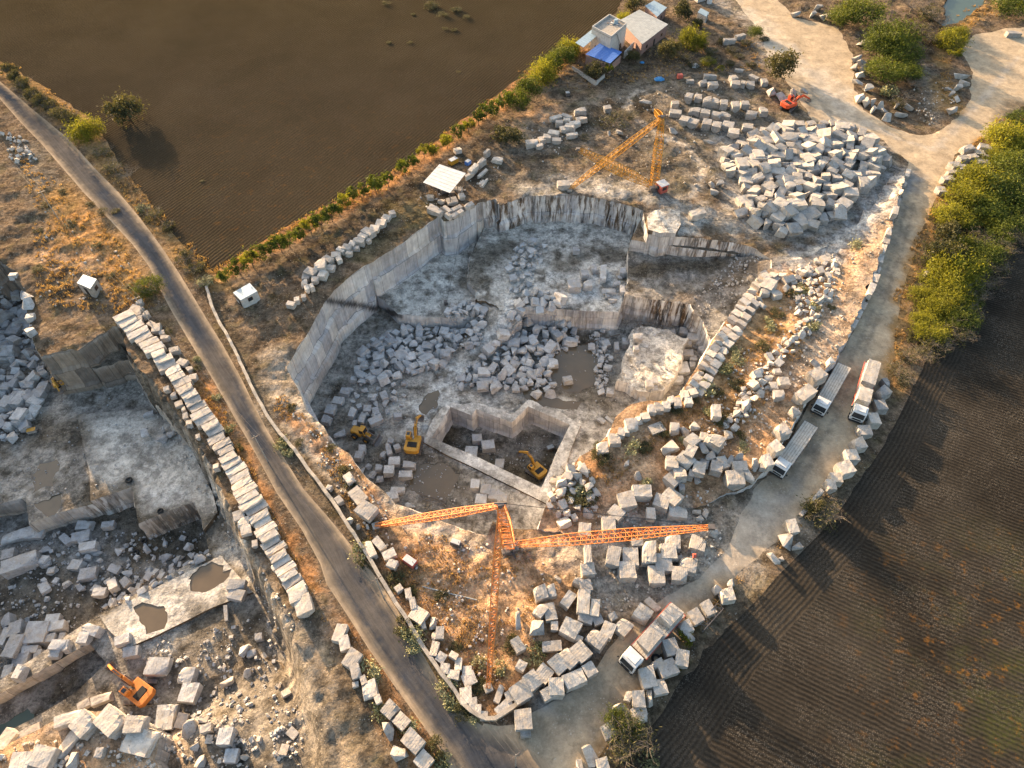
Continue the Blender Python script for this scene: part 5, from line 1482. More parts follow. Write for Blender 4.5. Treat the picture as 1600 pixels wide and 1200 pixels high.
# ---- keep the 300 stones of a kind that show largest as things; the rest of the kind is one mass
def cap_kind(prefix, n, stuffname, label):
    L = [o for o in COL.objects if o.name.split('.')[0] == prefix and o.type == 'MESH']
    def size(o):
        d = (Vector((0, 0, CAM_H)) - o.location).length
        px, py = PX(o.location.x, o.location.y, o.location.z)
        k = 1 if (-10 < px < 1610 and -10 < py < 1210) else 0
        return k * (o.scale.x * o.scale.y * o.scale.z) ** .667 / d ** 2
    L.sort(key=size, reverse=True)
    rest = L[n:]
    if not rest: return
    bpy.context.view_layer.update()
    bymat = {}
    for o in rest: bymat.setdefault(o.data.materials[0].name, []).append(o)
    vs = []; fs = []; mi = []; mats = []
    for k, (mname, os_) in enumerate(bymat.items()):
        mats.append(bpy.data.materials[mname])
        for o in os_:
            b = len(vs); mw = o.matrix_world
            vs += [tuple(mw @ v.co) for v in o.data.vertices]
            for p in o.data.polygons: fs.append(tuple(i + b for i in p.vertices)); mi.append(k)
    me = bpy.data.meshes.new(stuffname); me.from_pydata(vs, [], fs); me.update()
    for m in mats: me.materials.append(m)
    me.polygons.foreach_set("material_index", mi)
    o = link(stuffname, me); tag(o, label, 'rubble', None, 'stuff')
    for q in rest: bpy.data.objects.remove(q)


cap_kind('granite_block', 300, 'block_rubble', 'the smaller and farther cut blocks lying among the others')
cap_kind('boulder', 300, 'boulder_rubble', 'the smaller broken stones filling the quarry heaps')
cap_kind('wall_stone', 300, 'wall_rubble', 'the smaller stones of the dry walls')


# ================================================================== VEGETATION
def crown_mesh(name, seed, nclump=26, nleaf=85, leaf=.045, flat=.75, spiky=0.0, spread=1.0, long=1.0):
    """many leaf sized faces in uneven clumps; unit radius, base at z=0"""
    r = np.random.default_rng(seed)
    vs = []; fs = []; tone = []
    for c in range(nclump):
        th = r.uniform(0, 2 * math.pi); rad = math.sqrt(r.random()) * .78 * spread
        cz = (0.35 + .75 * r.random() * (1 - .45 * (rad / .78) ** 2)) * flat
        ctr = np.array([math.cos(th) * rad, math.sin(th) * rad, cz])
        cr = r.uniform(.16, .33); t0 = r.uniform(0, 1)
        m = int(nleaf * (cr / .25) ** 2)
        for _ in range(m):
            d = r.normal(size=3); d /= np.linalg.norm(d)
            if r.random() < spiky: q = ctr + d * cr * (1 + 1.5 * r.random() ** 2) * np.array([1, 1, .9]); lf = leaf * 1.1
            else: q = ctr + d * cr * r.uniform(.45, 1.08) ** .6 * np.array([1, 1, .75]); lf = leaf
            q[2] = max(q[2], .03)
            a = r.normal(size=3); a /= np.linalg.norm(a)
            a = a * .8 + d * .5; a /= np.linalg.norm(a)
            b = np.cross(a, r.normal(size=3)); b /= np.linalg.norm(b) + 1e-9
            s1 = lf * r.uniform(.6, 1.5) * long; s2 = lf * r.uniform(.45, .9) / long ** .5
            k = len(vs)
            vs += [tuple(q - a * s1), tuple(q + b * s2), tuple(q + a * s1), tuple(q - b * s2)]
            fs.append((k, k + 1, k + 2, k + 3))
            t = np.clip(t0 * .7 + .2 * (q[2] / flat - .35) + r.uniform(-.2, .3), 0, 1)
            tone += [t] * 4
    me = bpy.data.meshes.new(name); me.from_pydata(vs, [], fs); me.update()
    at_ = me.attributes.new("tone", 'FLOAT', 'POINT'); at_.data.foreach_set("value", np.array(tone, np.float32))
    return me


def trunk_mesh(name, seed, limbs=6, r0=.05, top=.75, twigs=0):
    r = random.Random(seed); m = MB()
    fork = Vector((r.uniform(-.04, .04), r.uniform(-.04, .04), top * .38))
    m.bar((0, 0, -.15), fork, r0, 7, r0 * .7)
    for i in range(limbs):
        a = i * 6.283 / limbs + r.uniform(-.4, .4); R = r.uniform(.35, .7)
        mid = fork + Vector((math.cos(a) * R * .5, math.sin(a) * R * .5, top * .25))
        end = fork + Vector((math.cos(a) * R, math.sin(a) * R, top * r.uniform(.45, .85)))
        m.bar(fork, mid, r0 * .55, 5, r0 * .38); m.bar(mid, end, r0 * .38, 5, r0 * .12)
        for _ in range(twigs):
            s = mid.lerp(end, r.uniform(.1, 1)); e = s + Vector((r.uniform(-1, 1), r.uniform(-1, 1), r.uniform(-.1, .9))) * .38
            m.bar(s, e, r0 * .14, 3, r0 * .04)
            for __ in range(3):
                s2 = s.lerp(e, r.uniform(.3, 1)); m.bar(s2, s2 + Vector((r.uniform(-1, 1), r.uniform(-1, 1), r.uniform(-.3, .8))) * .16, r0 * .07, 3, r0 * .03)
    return m.mesh(name)


CROWN = {'green': [crown_mesh('crown_green', 10 + i, 40, 105, .036, .85, .55, 1.2, 1.6) for i in range(4)],
         'yellow': [crown_mesh('crown_yellow', 20 + i, 44, 95, .036, .8, .7, 1.3, 1.9) for i in range(4)],
         'olive': [crown_mesh('crown_olive', 30 + i, 22, 110, .05, .95, .25) for i in range(4)],
         'small': [crown_mesh('crown_small', 40 + i, 13, 75, .075, 1.1, .1) for i in range(4)],
         'smallyellow': [crown_mesh('crown_small', 45 + i, 13, 75, .075, 1.1, .15) for i in range(3)],
         'bush': [crown_mesh('bush_leaves', 50 + i, 16, 70, .06, .7, .3) for i in range(4)],
         'pale': [crown_mesh('cactus_pads', 60 + i, 16, 34, .085, .6, .35) for i in range(4)],
         'sparse': [crown_mesh('sparse_leaves', 70 + i, 16, 45, .045, .75, .5, 1, 1.6) for i in range(2)]}
CM = dict(green='leaf_green', yellow='leaf_yellow', olive='leaf_olive', small='leaf_green', smallyellow='leaf_yellow', bush='leaf_olive', pale='leaf_pale', sparse='leaf_olive')
for k, l in CROWN.items():
    for me in l: me.materials.append(M[CM[k]])
TRUNK = [trunk_mesh('trunk', 5 + i) for i in range(3)]
for me in TRUNK: me.materials.append(M['bark'])
TWIG = [trunk_mesh('branches', 15 + i, 11, .03, .62, 9) for i in range(3)]
for me in TWIG: me.materials.append(M['twig'])


def tree(px, py, R, H, kind, label, cat='tree', name='tree', group=None, trunk=True, twig=False, base=False):
    """(px, py): where the middle of the crown shows; R crown radius in metres"""
    p = at(px, py) if base else at(px, py, H * .5)
    e = empty(name, p, random.uniform(0, 6.28))
    tag(e, label, cat, group)
    if trunk or twig:
        t = link('branches' if twig else 'trunk', random.choice(TWIG if twig else TRUNK), None, e); t.scale = (R, R, H)
        if twig: t.scale = (R * 1.5, R * 1.5, H * 1.25)
    if kind:
        c = link('crown' if trunk or twig else 'leaves', random.choice(CROWN[kind]), None, e)
        lift = .22 if trunk and kind in ('small', 'smallyellow', 'green') else 0
        c.scale = (R, R * random.uniform(.9, 1.1), H * (1 - lift)); c.location = (0, 0, H * lift)
    return e


# hedgerow between the upper field and the quarry
HR = [(352,432),(372,420),(392,408),(404,398),(420,391),(437,383),(450,377),(468,368),(484,356),(500,347),(517,336),(528,326),(541,315),(551,305),(567,300),(586,291),(606,283),(632,264),(645,255),(662,238),(677,236),(698,222),
      (716,208),(732,198),(747,186),(760,176),(775,170),(790,158),(808,158),(827,138),(846,112),(862,100),(876,88),(888,72)]
for i, (x, y) in enumerate(HR):
    k = random.choice(('small', 'small', 'smallyellow')) if i < 28 else random.choice(('green', 'yellow', 'olive'))
    R = random.uniform(1.5, 2.3) if i < 28 else random.uniform(2.4, 3.3)
    tree(x, y, R, R * random.uniform(1.5, 1.9), k, 'small green tree, {} from the lower left in the hedgerow along the upper field'.format(ordinal(i)), 'tree', 'hedgerow_tree', 'hedgerow trees along the upper field')
# around the house and behind
for x, y, R, H, k, lab in [(930,112,3.2,3.6,'olive','dark tree in the walled garden in front of the house'), (950,108,1.6,2.6,'smallyellow','small bright tree at the right corner of the blue roof'),
                           (988,88,2.2,2.6,'olive','dark scrubby tree right of the house wall'), (1045,78,3.3,5,'olive','open grey-green tree by the path below the big shed'), (1080,58,3.4,5,'yellow','yellow-green tree right of the big shed'),
                           (1066,18,3.6,4.2,'olive','dark tree behind the grey shed roofs'), (1088,38,2,2.6,'olive','dark shrub between big shed and small blue-roofed shed'), (992,6,3.2,3.8,'olive','dark tree at the top edge left of the sheds'), (975,28,2,3,'yellow','yellowish shrub at the field edge above the house'),
                           (1180,50,2.3,2.6,'green','round green shrub at the edge of the pale yard'), (1224,104,4.8,5.6,'olive','round dark tree above the red excavator'),
                           (1350,18,5.6,6,'green','broad green tree at the top edge of the photo'), (1320,26,4.2,4.4,'green','green bush left of the broad tree at the top edge'), (1396,58,6.2,7,'green','tallest green tree on the tree island'),
                           (1374,74,4.6,5.2,'green','left half green tree beside the tallest on the tree island'), (1412,84,4.6,5,'green','right hand green tree in the middle of the tree island'), (1384,110,4.8,4.8,'green','low green tree near the foot of the tree island'),
                           (1420,112,3.6,3.6,'green','small feathery tree at the right of the tree island'), (1390,140,2.4,2.6,'pale','pale yellow-green shrub behind the kerb boulders'),
                           (1488,62,3.8,4,'yellow','yellow-green bush on the bank between the upper tracks'), (1500,50,2.4,2.8,'yellow','upper yellow bush on the bank between the upper tracks'), (1492,84,2.2,2.4,'smallyellow','low golden bush on the bank between the upper tracks'),
                           (1580,8,5,5,'green','green tree at the top right corner'), (196,172,4.6,5.2,'olive','lone dark tree standing in the upper field'),
                           (790,212,4.2,3.6,'olive','broad grey-green bush right of the canopy wall')]:
    tree(x, y, R, H, k, lab)
# bare thicket
for i, (x, y, R) in enumerate([(1425,8,4.5),(1452,20,4.5),(1470,34,3.5),(1440,45,3.5),(1432,78,3),(1455,60,3),(1420,150,2.6),(1405,160,2.5),(1432,132,2.6)]):
    tree(x, y, R, R * .8, 'sparse' if i % 2 else None, 'leafless brown bush of the thicket on the tree island, {} of eleven from its top'.format(ordinal(i)) if 0 else 'leafless brown bush in the thicket on the tree island', 'bush', 'bare_bush', 'bare bushes of the thicket', False, True)
for x, y, R, lab in [(960,188,3.6,'wide leafless dark bush behind the rear crane boom'), (914,214,1.8,'small leafless bush right of the bank wall'), (985,178,2.4,'leafless dark bush left of the rear crane mast head'), (884,145,1.3,'little dry bush beside the small engine on the dirt')]:
    tree(x, y, R, R * .6, 'sparse', lab, 'bush', 'bare_bush', None, False, True)
for i, (x, y, R) in enumerate([(604,5,1.6),(608,66,1.0),(640,66,1.1),(672,8,2.6),(690,22,2),(712,14,2),(728,26,1.6),(646,22,.9),(695,44,1.3),(708,46,1.2),(717,112,.7),(316,283,.6)]):
    tree(x, y, R, R * .5, 'bush' if i % 2 else 'sparse', 'low dry weed clump in the upper field, {} in the list from the left'.format(ordinal(i)) if 0 else 'low dry weed clump standing out on the bare upper field', 'bush', 'weed_clump', 'weed clumps on the upper field', False, False)
# scrub patch on the bank right of the sheds
for i, (x, y, R, k) in enumerate([(1100,68,2.0,'bush'),(1115,80,2.2,'bush'),(1130,62,1.8,'bush'),(1145,78,2,'sparse'),(1108,95,1.8,'yellow'),(1140,98,1.6,'bush'),(1165,66,1.6,'bush'),(1155,88,1.6,'sparse'),(1070,90,2,'sparse'),(1085,100,1.8,'bush'),(1125,108,1.5,'smallyellow'),(1060,72,1.5,'bush'),(1175,100,1.4,'bush'),(1195,60,1.5,'bush')]):
    tree(x, y, R, R * .8, k, 'low bush in the scrub right of the sheds, {} in the patch from the left'.format(ordinal([1060,1070,1085,1100,1108,1115,1125,1130,1140,1145,1155,1165,1175,1195].index(x))), 'bush', 'scrub_bush', 'bushes of the scrub right of the sheds', False, True)
# the big hedge right of the haul road
BH = [(1596,188,5),(1570,215,5),(1592,232,5),(1552,248,4.6),(1583,262,5),(1536,280,4.8),(1566,296,5),(1508,306,4.6),(1538,322,4.8),(1492,336,4.2),(1516,350,4.8),(1548,344,4.5),(1480,366,4.2),(1506,384,4.6),(1470,398,4.2),(1492,418,4.2),
      (1454,432,4),(1480,446,4.2),(1440,462,3.8),(1466,480,4),(1438,500,3.6),(1488,476,3.8),(1454,520,3.6),(1428,528,2.8),(1476,508,3.4),(1600,300,4.6),(1592,326,4.4),(1576,352,4.2),(1560,372,4),(1540,396,4),(1524,420,3.8),(1514,446,3.6),(1504,500,3.2),(1520,472,3.2)]
for i, (x, y, R) in enumerate(BH):
    k = 'green' if i > 24 else random.choice(('yellow', 'green', 'yellow', 'yellow', 'olive')) if x < 1560 - (y - 180) * .3 else ('green', 'yellow')[i % 2]
    R = R * random.uniform(.45, 1.0)
    e = tree(x, y, R, R * random.uniform(.9, 1.3), k, 'thorn tree in the big sunlit hedge right of the haul road, {} from its top'.format(ordinal(i)), 'tree', 'hedge_tree', 'trees of the big hedge right of the haul road')
for i, (x, y, R) in enumerate([(1612,318,3),(1604,345,3),(1590,372,3),(1570,392,2.8),(1556,416,2.8),(1540,440,2.6),(1528,462,2.6),(1516,490,2.6),(1500,522,2.6),(1470,538,2.6),(1444,552,2.4),(1420,556,2),(1400,575,1.6),(1530,378,2.8)]):
    tree(x, y, R, R * .95, 'sparse', 'bare grey thorn bush on the field side of the big hedge, {} from its top'.format(ordinal(i)), 'bush', 'bare_bush', 'bare bushes on the field side of the hedge', False, True)
# bushes on the lower field edge
tree(1286, 800, 2.9, 3.0, 'sparse', 'spreading half bare bush on the wall below the trucks', 'bush', 'half_bare_bush', None, False, True)
tree(1274, 795, 1.8, 2.4, 'olive', 'leafy olive bush inside the spreading bare bush below the trucks', 'bush', 'half_bare_bush', None, False, False)
tree(985, 1150, 3.4, 3.4, 'sparse', 'large half bare bush at the bottom of the field edge', 'bush', 'half_bare_bush', None, False, True)
tree(975, 1135, 2.1, 2.8, 'green', 'leafy green heart of the bush at the bottom of the field edge', 'bush', 'half_bare_bush', None, False, False)
tree(1168, 908, 1.5, 1.6, None, 'small leafless bush beside the wall opposite the crane jib', 'bush', 'half_bare_bush', None, False, True)
tree(1408, 588, 2.2, 2.2, 'sparse', 'dark bush at the foot of the big hedge', 'bush', 'half_bare_bush', None, False, True)
tree(1072, 995, 1.3, 1.2, 'smallyellow', 'yellowish shrub on the stones opposite the loaded truck', 'bush', 'half_bare_bush', None, False, False)
for i, (x, y, R) in enumerate([(12,110,2.2),(24,120,2.1),(38,133,2.4),(52,148,2.2),(66,158,2.6),(80,167,2.3),(94,178,2.6),(110,186,2.6)]):
    tree(x, y, R, R * 1.1, 'olive', 'dusty roadside bush in the upper left hedge, {} from the top left'.format(ordinal(i)), 'bush', 'roadside_bush', 'bushes of the upper left hedge', False, True)
tree(130, 200, 3.6, 4.2, 'yellow', 'bright yellow-green tree in the upper left hedge', 'tree', 'tree')
for x, y, R, k, lab in [(160,238,2.4,'sparse','bare bush below the bright roadside tree'), (178,262,2.2,'sparse','grey leafless bush left of the furrow ends'), (197,272,2.6,None,'large grey leafless bush at the corner of the furrows'), (240,335,2.2,'sparse','dry bush beside the road right of its upper bend'),
                        (222,322,1.6,'pale','pale cactus clump right of the road'), (232,447,2.6,'green','green bush below the left hut hill'), (290,402,2.4,'bush','green-grey bush between road and field corner'), (303,418,2.2,'bush','lower green-grey bush near the field corner'),
                        (320,440,1.8,'pale','pale bush at the corner of the upper field'), (160,330,1.5,'sparse','tiny dry bush left of the road'), (262,352,1.6,'bush','low bush by the furrow edge')]:
    tree(x, y, R, R * .95, k, lab, 'bush', 'roadside_bush', None, False, True)
# cactus clumps
CL = [(437,692,1.5),(449,708,1.2),(562,862,1.7),(572,876,1.3),(630,975,1.6),(640,992,1.9),(650,1012,1.4),(697,1073,1.5),(707,1093,1.4),(722,1112,1.3),(740,1120,1),(595,1112,1.4),(636,1138,1.4),(576,1045,1.5),(585,1060,1),(678,1172,1.6),(690,1190,1.2),
      (796,1008,1.5),(748,1035,1.1),(781,1043,1.2),(842,1018,1.5),(836,1036,1.3),(990,700,1.6),(1108,640,1.3),(1107,606,1.9),(1122,612,1.2),(1157,682,1.2),(1164,698,1.2),(940,714,1.8),(1068,688,.9),(1132,574,1.7),(1155,562,1.3),(1148,548,1.3),(1340,382,1.7),
      (1252,452,1.6),(1236,458,1.4),(1206,512,1.3),(1270,507,1.5),(1274,478,1.2),(1300,480,.9),(1200,500,1.1),(337,621,1),(356,668,1.1),(372,700,1),(306,575,1.1),(309,560,.9),(1010,752,1.1),(912,765,1.6),(1014,1190,1.3),(1060,1040,.9)]
CL.sort()
for i, (x, y, R) in enumerate(CL):
    tree(x, y, R, R * .85, 'pale' if i % 4 else 'bush', 'pale cactus clump, {} from the left among those dotted round the quarry'.format(ordinal(i)), 'cactus', 'cactus_clump', 'cactus clumps round the quarry', False, False)
# dry bush clumps on the rust coloured ground
DB = [(905,770,2.2),(920,778,1.8),(455,636,1),(470,690,1),(535,740,1.6),(548,760,1.4),(575,850,1),(620,905,1.6),(640,925,1.2),(520,700,1),(1035,670,1.6),(1130,655,1.8),(1010,700,1.4),(1150,600,1.6),(1215,490,1.6),(1190,540,1.6),(935,700,1.2),(1100,585,1.4),(745,1070,1.4),(800,1000,1.2),
      (1055,640,1.4),(1085,625,1.2),(880,1030,1),(712,1010,1),(690,930,1.2),(70,320,1.4),(110,350,1.6),(150,380,1.4),(180,330,1.2),(60,420,1.4),(205,450,1.5),(140,320,1.2),(95,300,1.2),(170,430,1.2),(60,360,1.1),(260,520,1.1),(270,545,1)]
DB.sort()
for i, (x, y, R) in enumerate(DB):
    tree(x, y, R, R * .5, 'bush', 'low dry bush, {} from the left among the rusty grass'.format(ordinal(i)), 'bush', 'dry_bush', 'dry bushes in the rusty grass', False, False)


def grass_stuff(name, label, specs, seed=3):
    r = np.random.default_rng(seed)
    vs = []; fs = []; tone = []
    for poly, n, w, h in specs:
        if len(poly) > 2 and poly[0] != poly[-1] and w == 0:
            pass
        xs = [p[0] for p in poly]; ys = [p[1] for p in poly]
        X = r.uniform(min(xs), max(xs), n * 5); Y = r.uniform(min(ys), max(ys), n * 5)
        if w: k = seg_dist(np.stack([X, Y], 1), poly) < w
        else: k = in_poly(np.stack([X, Y], 1), poly)
        X = X[k][:n]; Y = Y[k][:n]
        for x, y in zip(X, Y):
            q = W(x, y, 0)
            if fbm(np.array([q.x * .25]), np.array([q.y * .25]), 13, 4)[0] < .46: continue
            p = at(float(x), float(y)); t0 = r.random()
            for _ in range(7):
                a = r.uniform(0, 6.28); l = h * r.uniform(.5, 1.2); o = r.uniform(-.3, .3, 2); ln = r.uniform(.15, .7)
                bx, by = p.x + o[0], p.y + o[1]; ww = r.uniform(.04, .10)
                b = len(vs)
                vs += [(bx - math.sin(a) * ww, by + math.cos(a) * ww, p.z - .03), (bx + math.sin(a) * ww, by - math.cos(a) * ww, p.z - .03), (bx + math.cos(a) * l * ln, by + math.sin(a) * l * ln, p.z + l)]
                fs.append((b, b + 1, b + 2)); tone += [min(1, t0 * .8 + r.uniform(0, .3))] * 3
    me = bpy.data.meshes.new(name); me.from_pydata(vs, [], fs); me.update()
    at_ = me.attributes.new("tone", 'FLOAT', 'POINT'); at_.data.foreach_set("value", np.array(tone, np.float32))
    o = link(name, me, M['grass']); tag(o, label, 'grass', None, 'stuff')


grass_stuff('dry_grass', 'dry rusty grass tufts on the verges and banks', [
    ([(335,432),(420,380),(520,325),(600,288),(680,230),(760,170),(830,120),(900,80)], 1600, 10, .5),
    ([(300,590),(340,650),(380,730),(420,820),(470,900),(520,970),(560,1030),(610,1110),(650,1170)], 1500, 13, .35),
    ([(20,230),(110,300),(210,400),(245,480),(200,500),(60,470),(50,320)], 1200, 0, .45),
    ([(0,100),(60,140),(130,205),(175,260),(240,340),(300,400),(335,440)], 900, 14, .4),
    ([(600,850),(660,830),(760,860),(850,860),(830,960),(790,1060),(740,1090),(690,1020)], 1000, 0, .3),
    ([(430,620),(500,700),(560,790),(620,880),(650,950)], 800, 14, .35),
    ([(870,760),(1000,680),(1100,620),(1180,520),(1250,430),(1300,440),(1250,560),(1150,690),(1000,720),(900,800)], 1700, 0, .35),
    ([(1600,180),(1560,200),(1500,260),(1460,340),(1430,400),(1405,470),(1398,580)], 900, 12, .5),
    ([(1340,730),(1300,760),(1240,830),(1190,880),(1130,930),(1080,990),(1000,1080),(940,1170)], 900, 8, .35),
    ([(1560,8),(1510,30),(1480,60),(1470,100),(1480,150)], 500, 16, .4),
    ([(800,110),(1000,80),(1180,60),(1190,110),(1050,120),(900,140)], 600, 0, .4)])

# ================================================================== CRANES
def truss_mb(m, a, b, w0, w1, bay, r=.055, rl=.032, up=Vector((0, 0, 1)), wm=None):
    a = Vector(a); b = Vector(b); d = (b - a); L = d.length; d.normalize()
    s = d.cross(up)
    if s.length < .05: s = d.cross(Vector((0, 1, 0)))
    s.normalize(); t = s.cross(d).normalized()
    n = max(3, int(L / bay))
    def ring(i):
        f = i / n
        w = (w0 + (w1 - w0) * f) if wm is None else (w0 + (wm - w0) * min(1, f / .3) if f < .5 else wm + (w1 - wm) * max(0, (f - .6) / .4))
        c = a + (b - a) * f
        return [c + s * w / 2 * i_ + t * w / 2 * j for i_, j in ((-1, -1), (1, -1), (1, 1), (-1, 1))]
    R = [ring(i) for i in range(n + 1)]
    for i in range(n):
        for k in range(4):
            m.bar(R[i][k], R[i + 1][k], r)
            k2 = (k + 1) % 4
            if (i + k) % 2: m.bar(R[i][k], R[i + 1][k2], rl, 3)
            else: m.bar(R[i][k2], R[i + 1][k], rl, 3)
            m.bar(R[i + 1][k], R[i + 1][k2], rl, 3)


def crane(name, label, base, top, jib0, tip, feet, hooks, mat, mastw, jibw, legw, cabpos=None, cabrz=0, hookload=None):
    root = empty(name, base); tag(root, label, 'crane')
    Lc = lambda v: Vector(v) - Vector(base)
    m = MB(); truss_mb(m, Lc(base) + Vector((0, 0, .5)), Lc(top), mastw, mastw * .55, .7, .075, .042, Vector((0, 1, 0)), mastw * 1.05)
    mast = m.build('mast', M[mat], root)
    m = MB()
    h = Lc(top)
    m.box(h + Vector((0, 0, .25)), (.9, .7, .5), .3); m.bar(h + Vector((-.9, 0, .4)), h + Vector((.9, .1, .4)), .16, 10); m.bar(h + Vector((0, -.5, .1)), h + Vector((0, .5, .1)), .3, 12)
    m.build('mast_head', M['steel'], root)
    m = MB(); truss_mb(m, Lc(jib0), Lc(tip), jibw * .5, jibw * .4, .8, .065, .036, Vector((0, 0, 1)), jibw)
    jib = m.build('jib', M[mat], root)
    m = MB(); t = Lc(tip); d = (t - Lc(jib0)).normalized()
    m.box(t + d * .3, (.9, .7, .5), math.atan2(d.y, d.x)); m.bar(t + d * .5 + Vector((0, 0, -.4)), t + d * .5 + Vector((.05, .3, -.4)), .35, 12)
    m.build('sheave', M['steel'], jib)
    for f in feet:
        m = MB(); truss_mb(m, Lc(top) + Vector((0, 0, -.1)), Lc(f) + Vector((0, 0, .4)), legw * .6, legw * .5, .75, .07, .038, Vector((0, 0, 1)), legw)
        leg = m.build('stay_leg', M[mat], root)
        m = MB(); m.box(Lc(f) + Vector((0, 0, .25)), (1.1, 1.1, .6), .4, ch=.06); m.build('footing', M['concrete'], leg)
    # base: turntable, ring and radial feet
    m = MB(); m.bar((0, 0, -.1), (0, 0, .55), 1.15, 20); m.bar((0, 0, .5), (0, 0, .8), .8, 16)
    for i in range(6):
        a = i * math.pi / 3; m.bar((0, 0, .15), (1.9 * math.cos(a), 1.9 * math.sin(a), .1), .12)
    m.box((-.5, -.9, .9), (1.2, .8, .8), .3, ch=.05)
    m.bar((.4, -.7, 1.0), (1.1, -.4, 1.0), .35, 12)
    m.build('base', M['steel'], root)
    if cabpos is not None:
        c = Lc(cabpos); R = Matrix.Rotation(cabrz, 3, 'Z')
        e = Vector(c)
        m = MB(); m.box(e + Vector((0, 0, 1.1)), (1.9, 1.9, 2.0), cabrz, ch=.04)
        cab = m.build('operator_cab', M['redcab'], root)
        m = MB(); m.box(e + Vector((0, 0, 2.16)), (2.2, 2.2, .1), cabrz); m.build('roof', M['whitetin'], cab)
        m = MB()
        for q, s in ((Vector((0, -.96, .2)), (1.1, .06, .8)), (Vector((.96, 0, .2)), (.06, 1.1, .8)), (Vector((-.96, .2, .2)), (.06, .9, .7))):
            m.box(e + Vector((0, 0, 1.1)) + R @ q, s, cabrz)
        m.build('window', M['glass'], cab)
    # ropes: head to jib tip, and the hoist falls
    m = MB()
    m.bar(Lc(top) + Vector((0, 0, .5)), Lc(tip) + Vector((0, 0, .3)), .025, 3)
    m.bar(Lc(top) + Vector((.2, 0, .5)), Lc(tip) + Vector((.2, .1, .3)), .025, 3)
    m.build('luffing_rope', M['cable'], root)
    for hk in hooks:
        m = MB(); t = Lc(tip) + d * .5; g = Lc(hk)
        m.bar(t + Vector((-.16, 0, -.3)), g + Vector((-.12, 0, .9)), .03, 3); m.bar(t + Vector((.16, 0, -.3)), g + Vector((.12, 0, .9)), .03, 3)
        rope = m.build('hoist_rope', M['cable'], root)
        m = MB(); m.bar(g + Vector((-.2, 0, .8)), g + Vector((.2, 0, .8)), .3, 12); m.box(g + Vector((0, 0, .45)), (.3, .25, .5)); m.bar(g + Vector((0, 0, .3)), g + Vector((.15, 0, .05)), .06, 6); m.bar(g + Vector((.15, 0, .05)), g + Vector((-.1, 0, -.05)), .06, 6)
        m.build('hook_block', M['redcab'], rope)
    return root


b = at(796, 857); top = W(782, 789, 10.2); tip = W(1108, 824, 10.4)
crane('derrick_crane', 'orange lattice derrick crane standing on the front rim of the main pit', b, top, b + Vector((.8, .2, 1.0)), tip, [at(588, 823), at(763, 1076)], [at(1079, 880) + Vector((0, 0, 1.9))], 'orange', 1.6, 1.25, .9)
b = at(1021, 296); top = W(1034, 184, 8.9); tip = W(905, 234, 9.0)
hk = at(897, 418)
crane('derrick_crane', 'yellow lattice derrick crane with small red cab behind the main pit', b, top, b + Vector((-.6, .3, .9)), tip, [at(889, 298), at(1023, 174)], [Vector((tip.x, tip.y, hk.z + .3))], 'amber', 1.5, 1.7, 1.1, at(1033, 299), .5)

# rope hanging down the left face to the pit terrace
m = MB(); a = at(724, 333) + Vector((0, 0, .4)); e_ = at(697, 476)
root = tag(empty('hanging_cable', e_), 'steel cable hanging down the left pit wall to a hook block', 'cable')
pr = Vector((0, 0, 0)); A = a - e_
for i in range(1, 13):
    q = A * (i / 12) + Vector((0, 0, -1.0 * math.sin(math.pi * i / 12))); m.bar(pr, q, .035, 4); pr = q
m.build('cable', M['cable'], root)
m = MB(); m.box((0, 0, .4), (.7, .5, .8), .4, ch=.05); m.bar((-.3, 0, .9), (.3, 0, .9), .35, 12); m.build('hook_block', M['steel'], root)


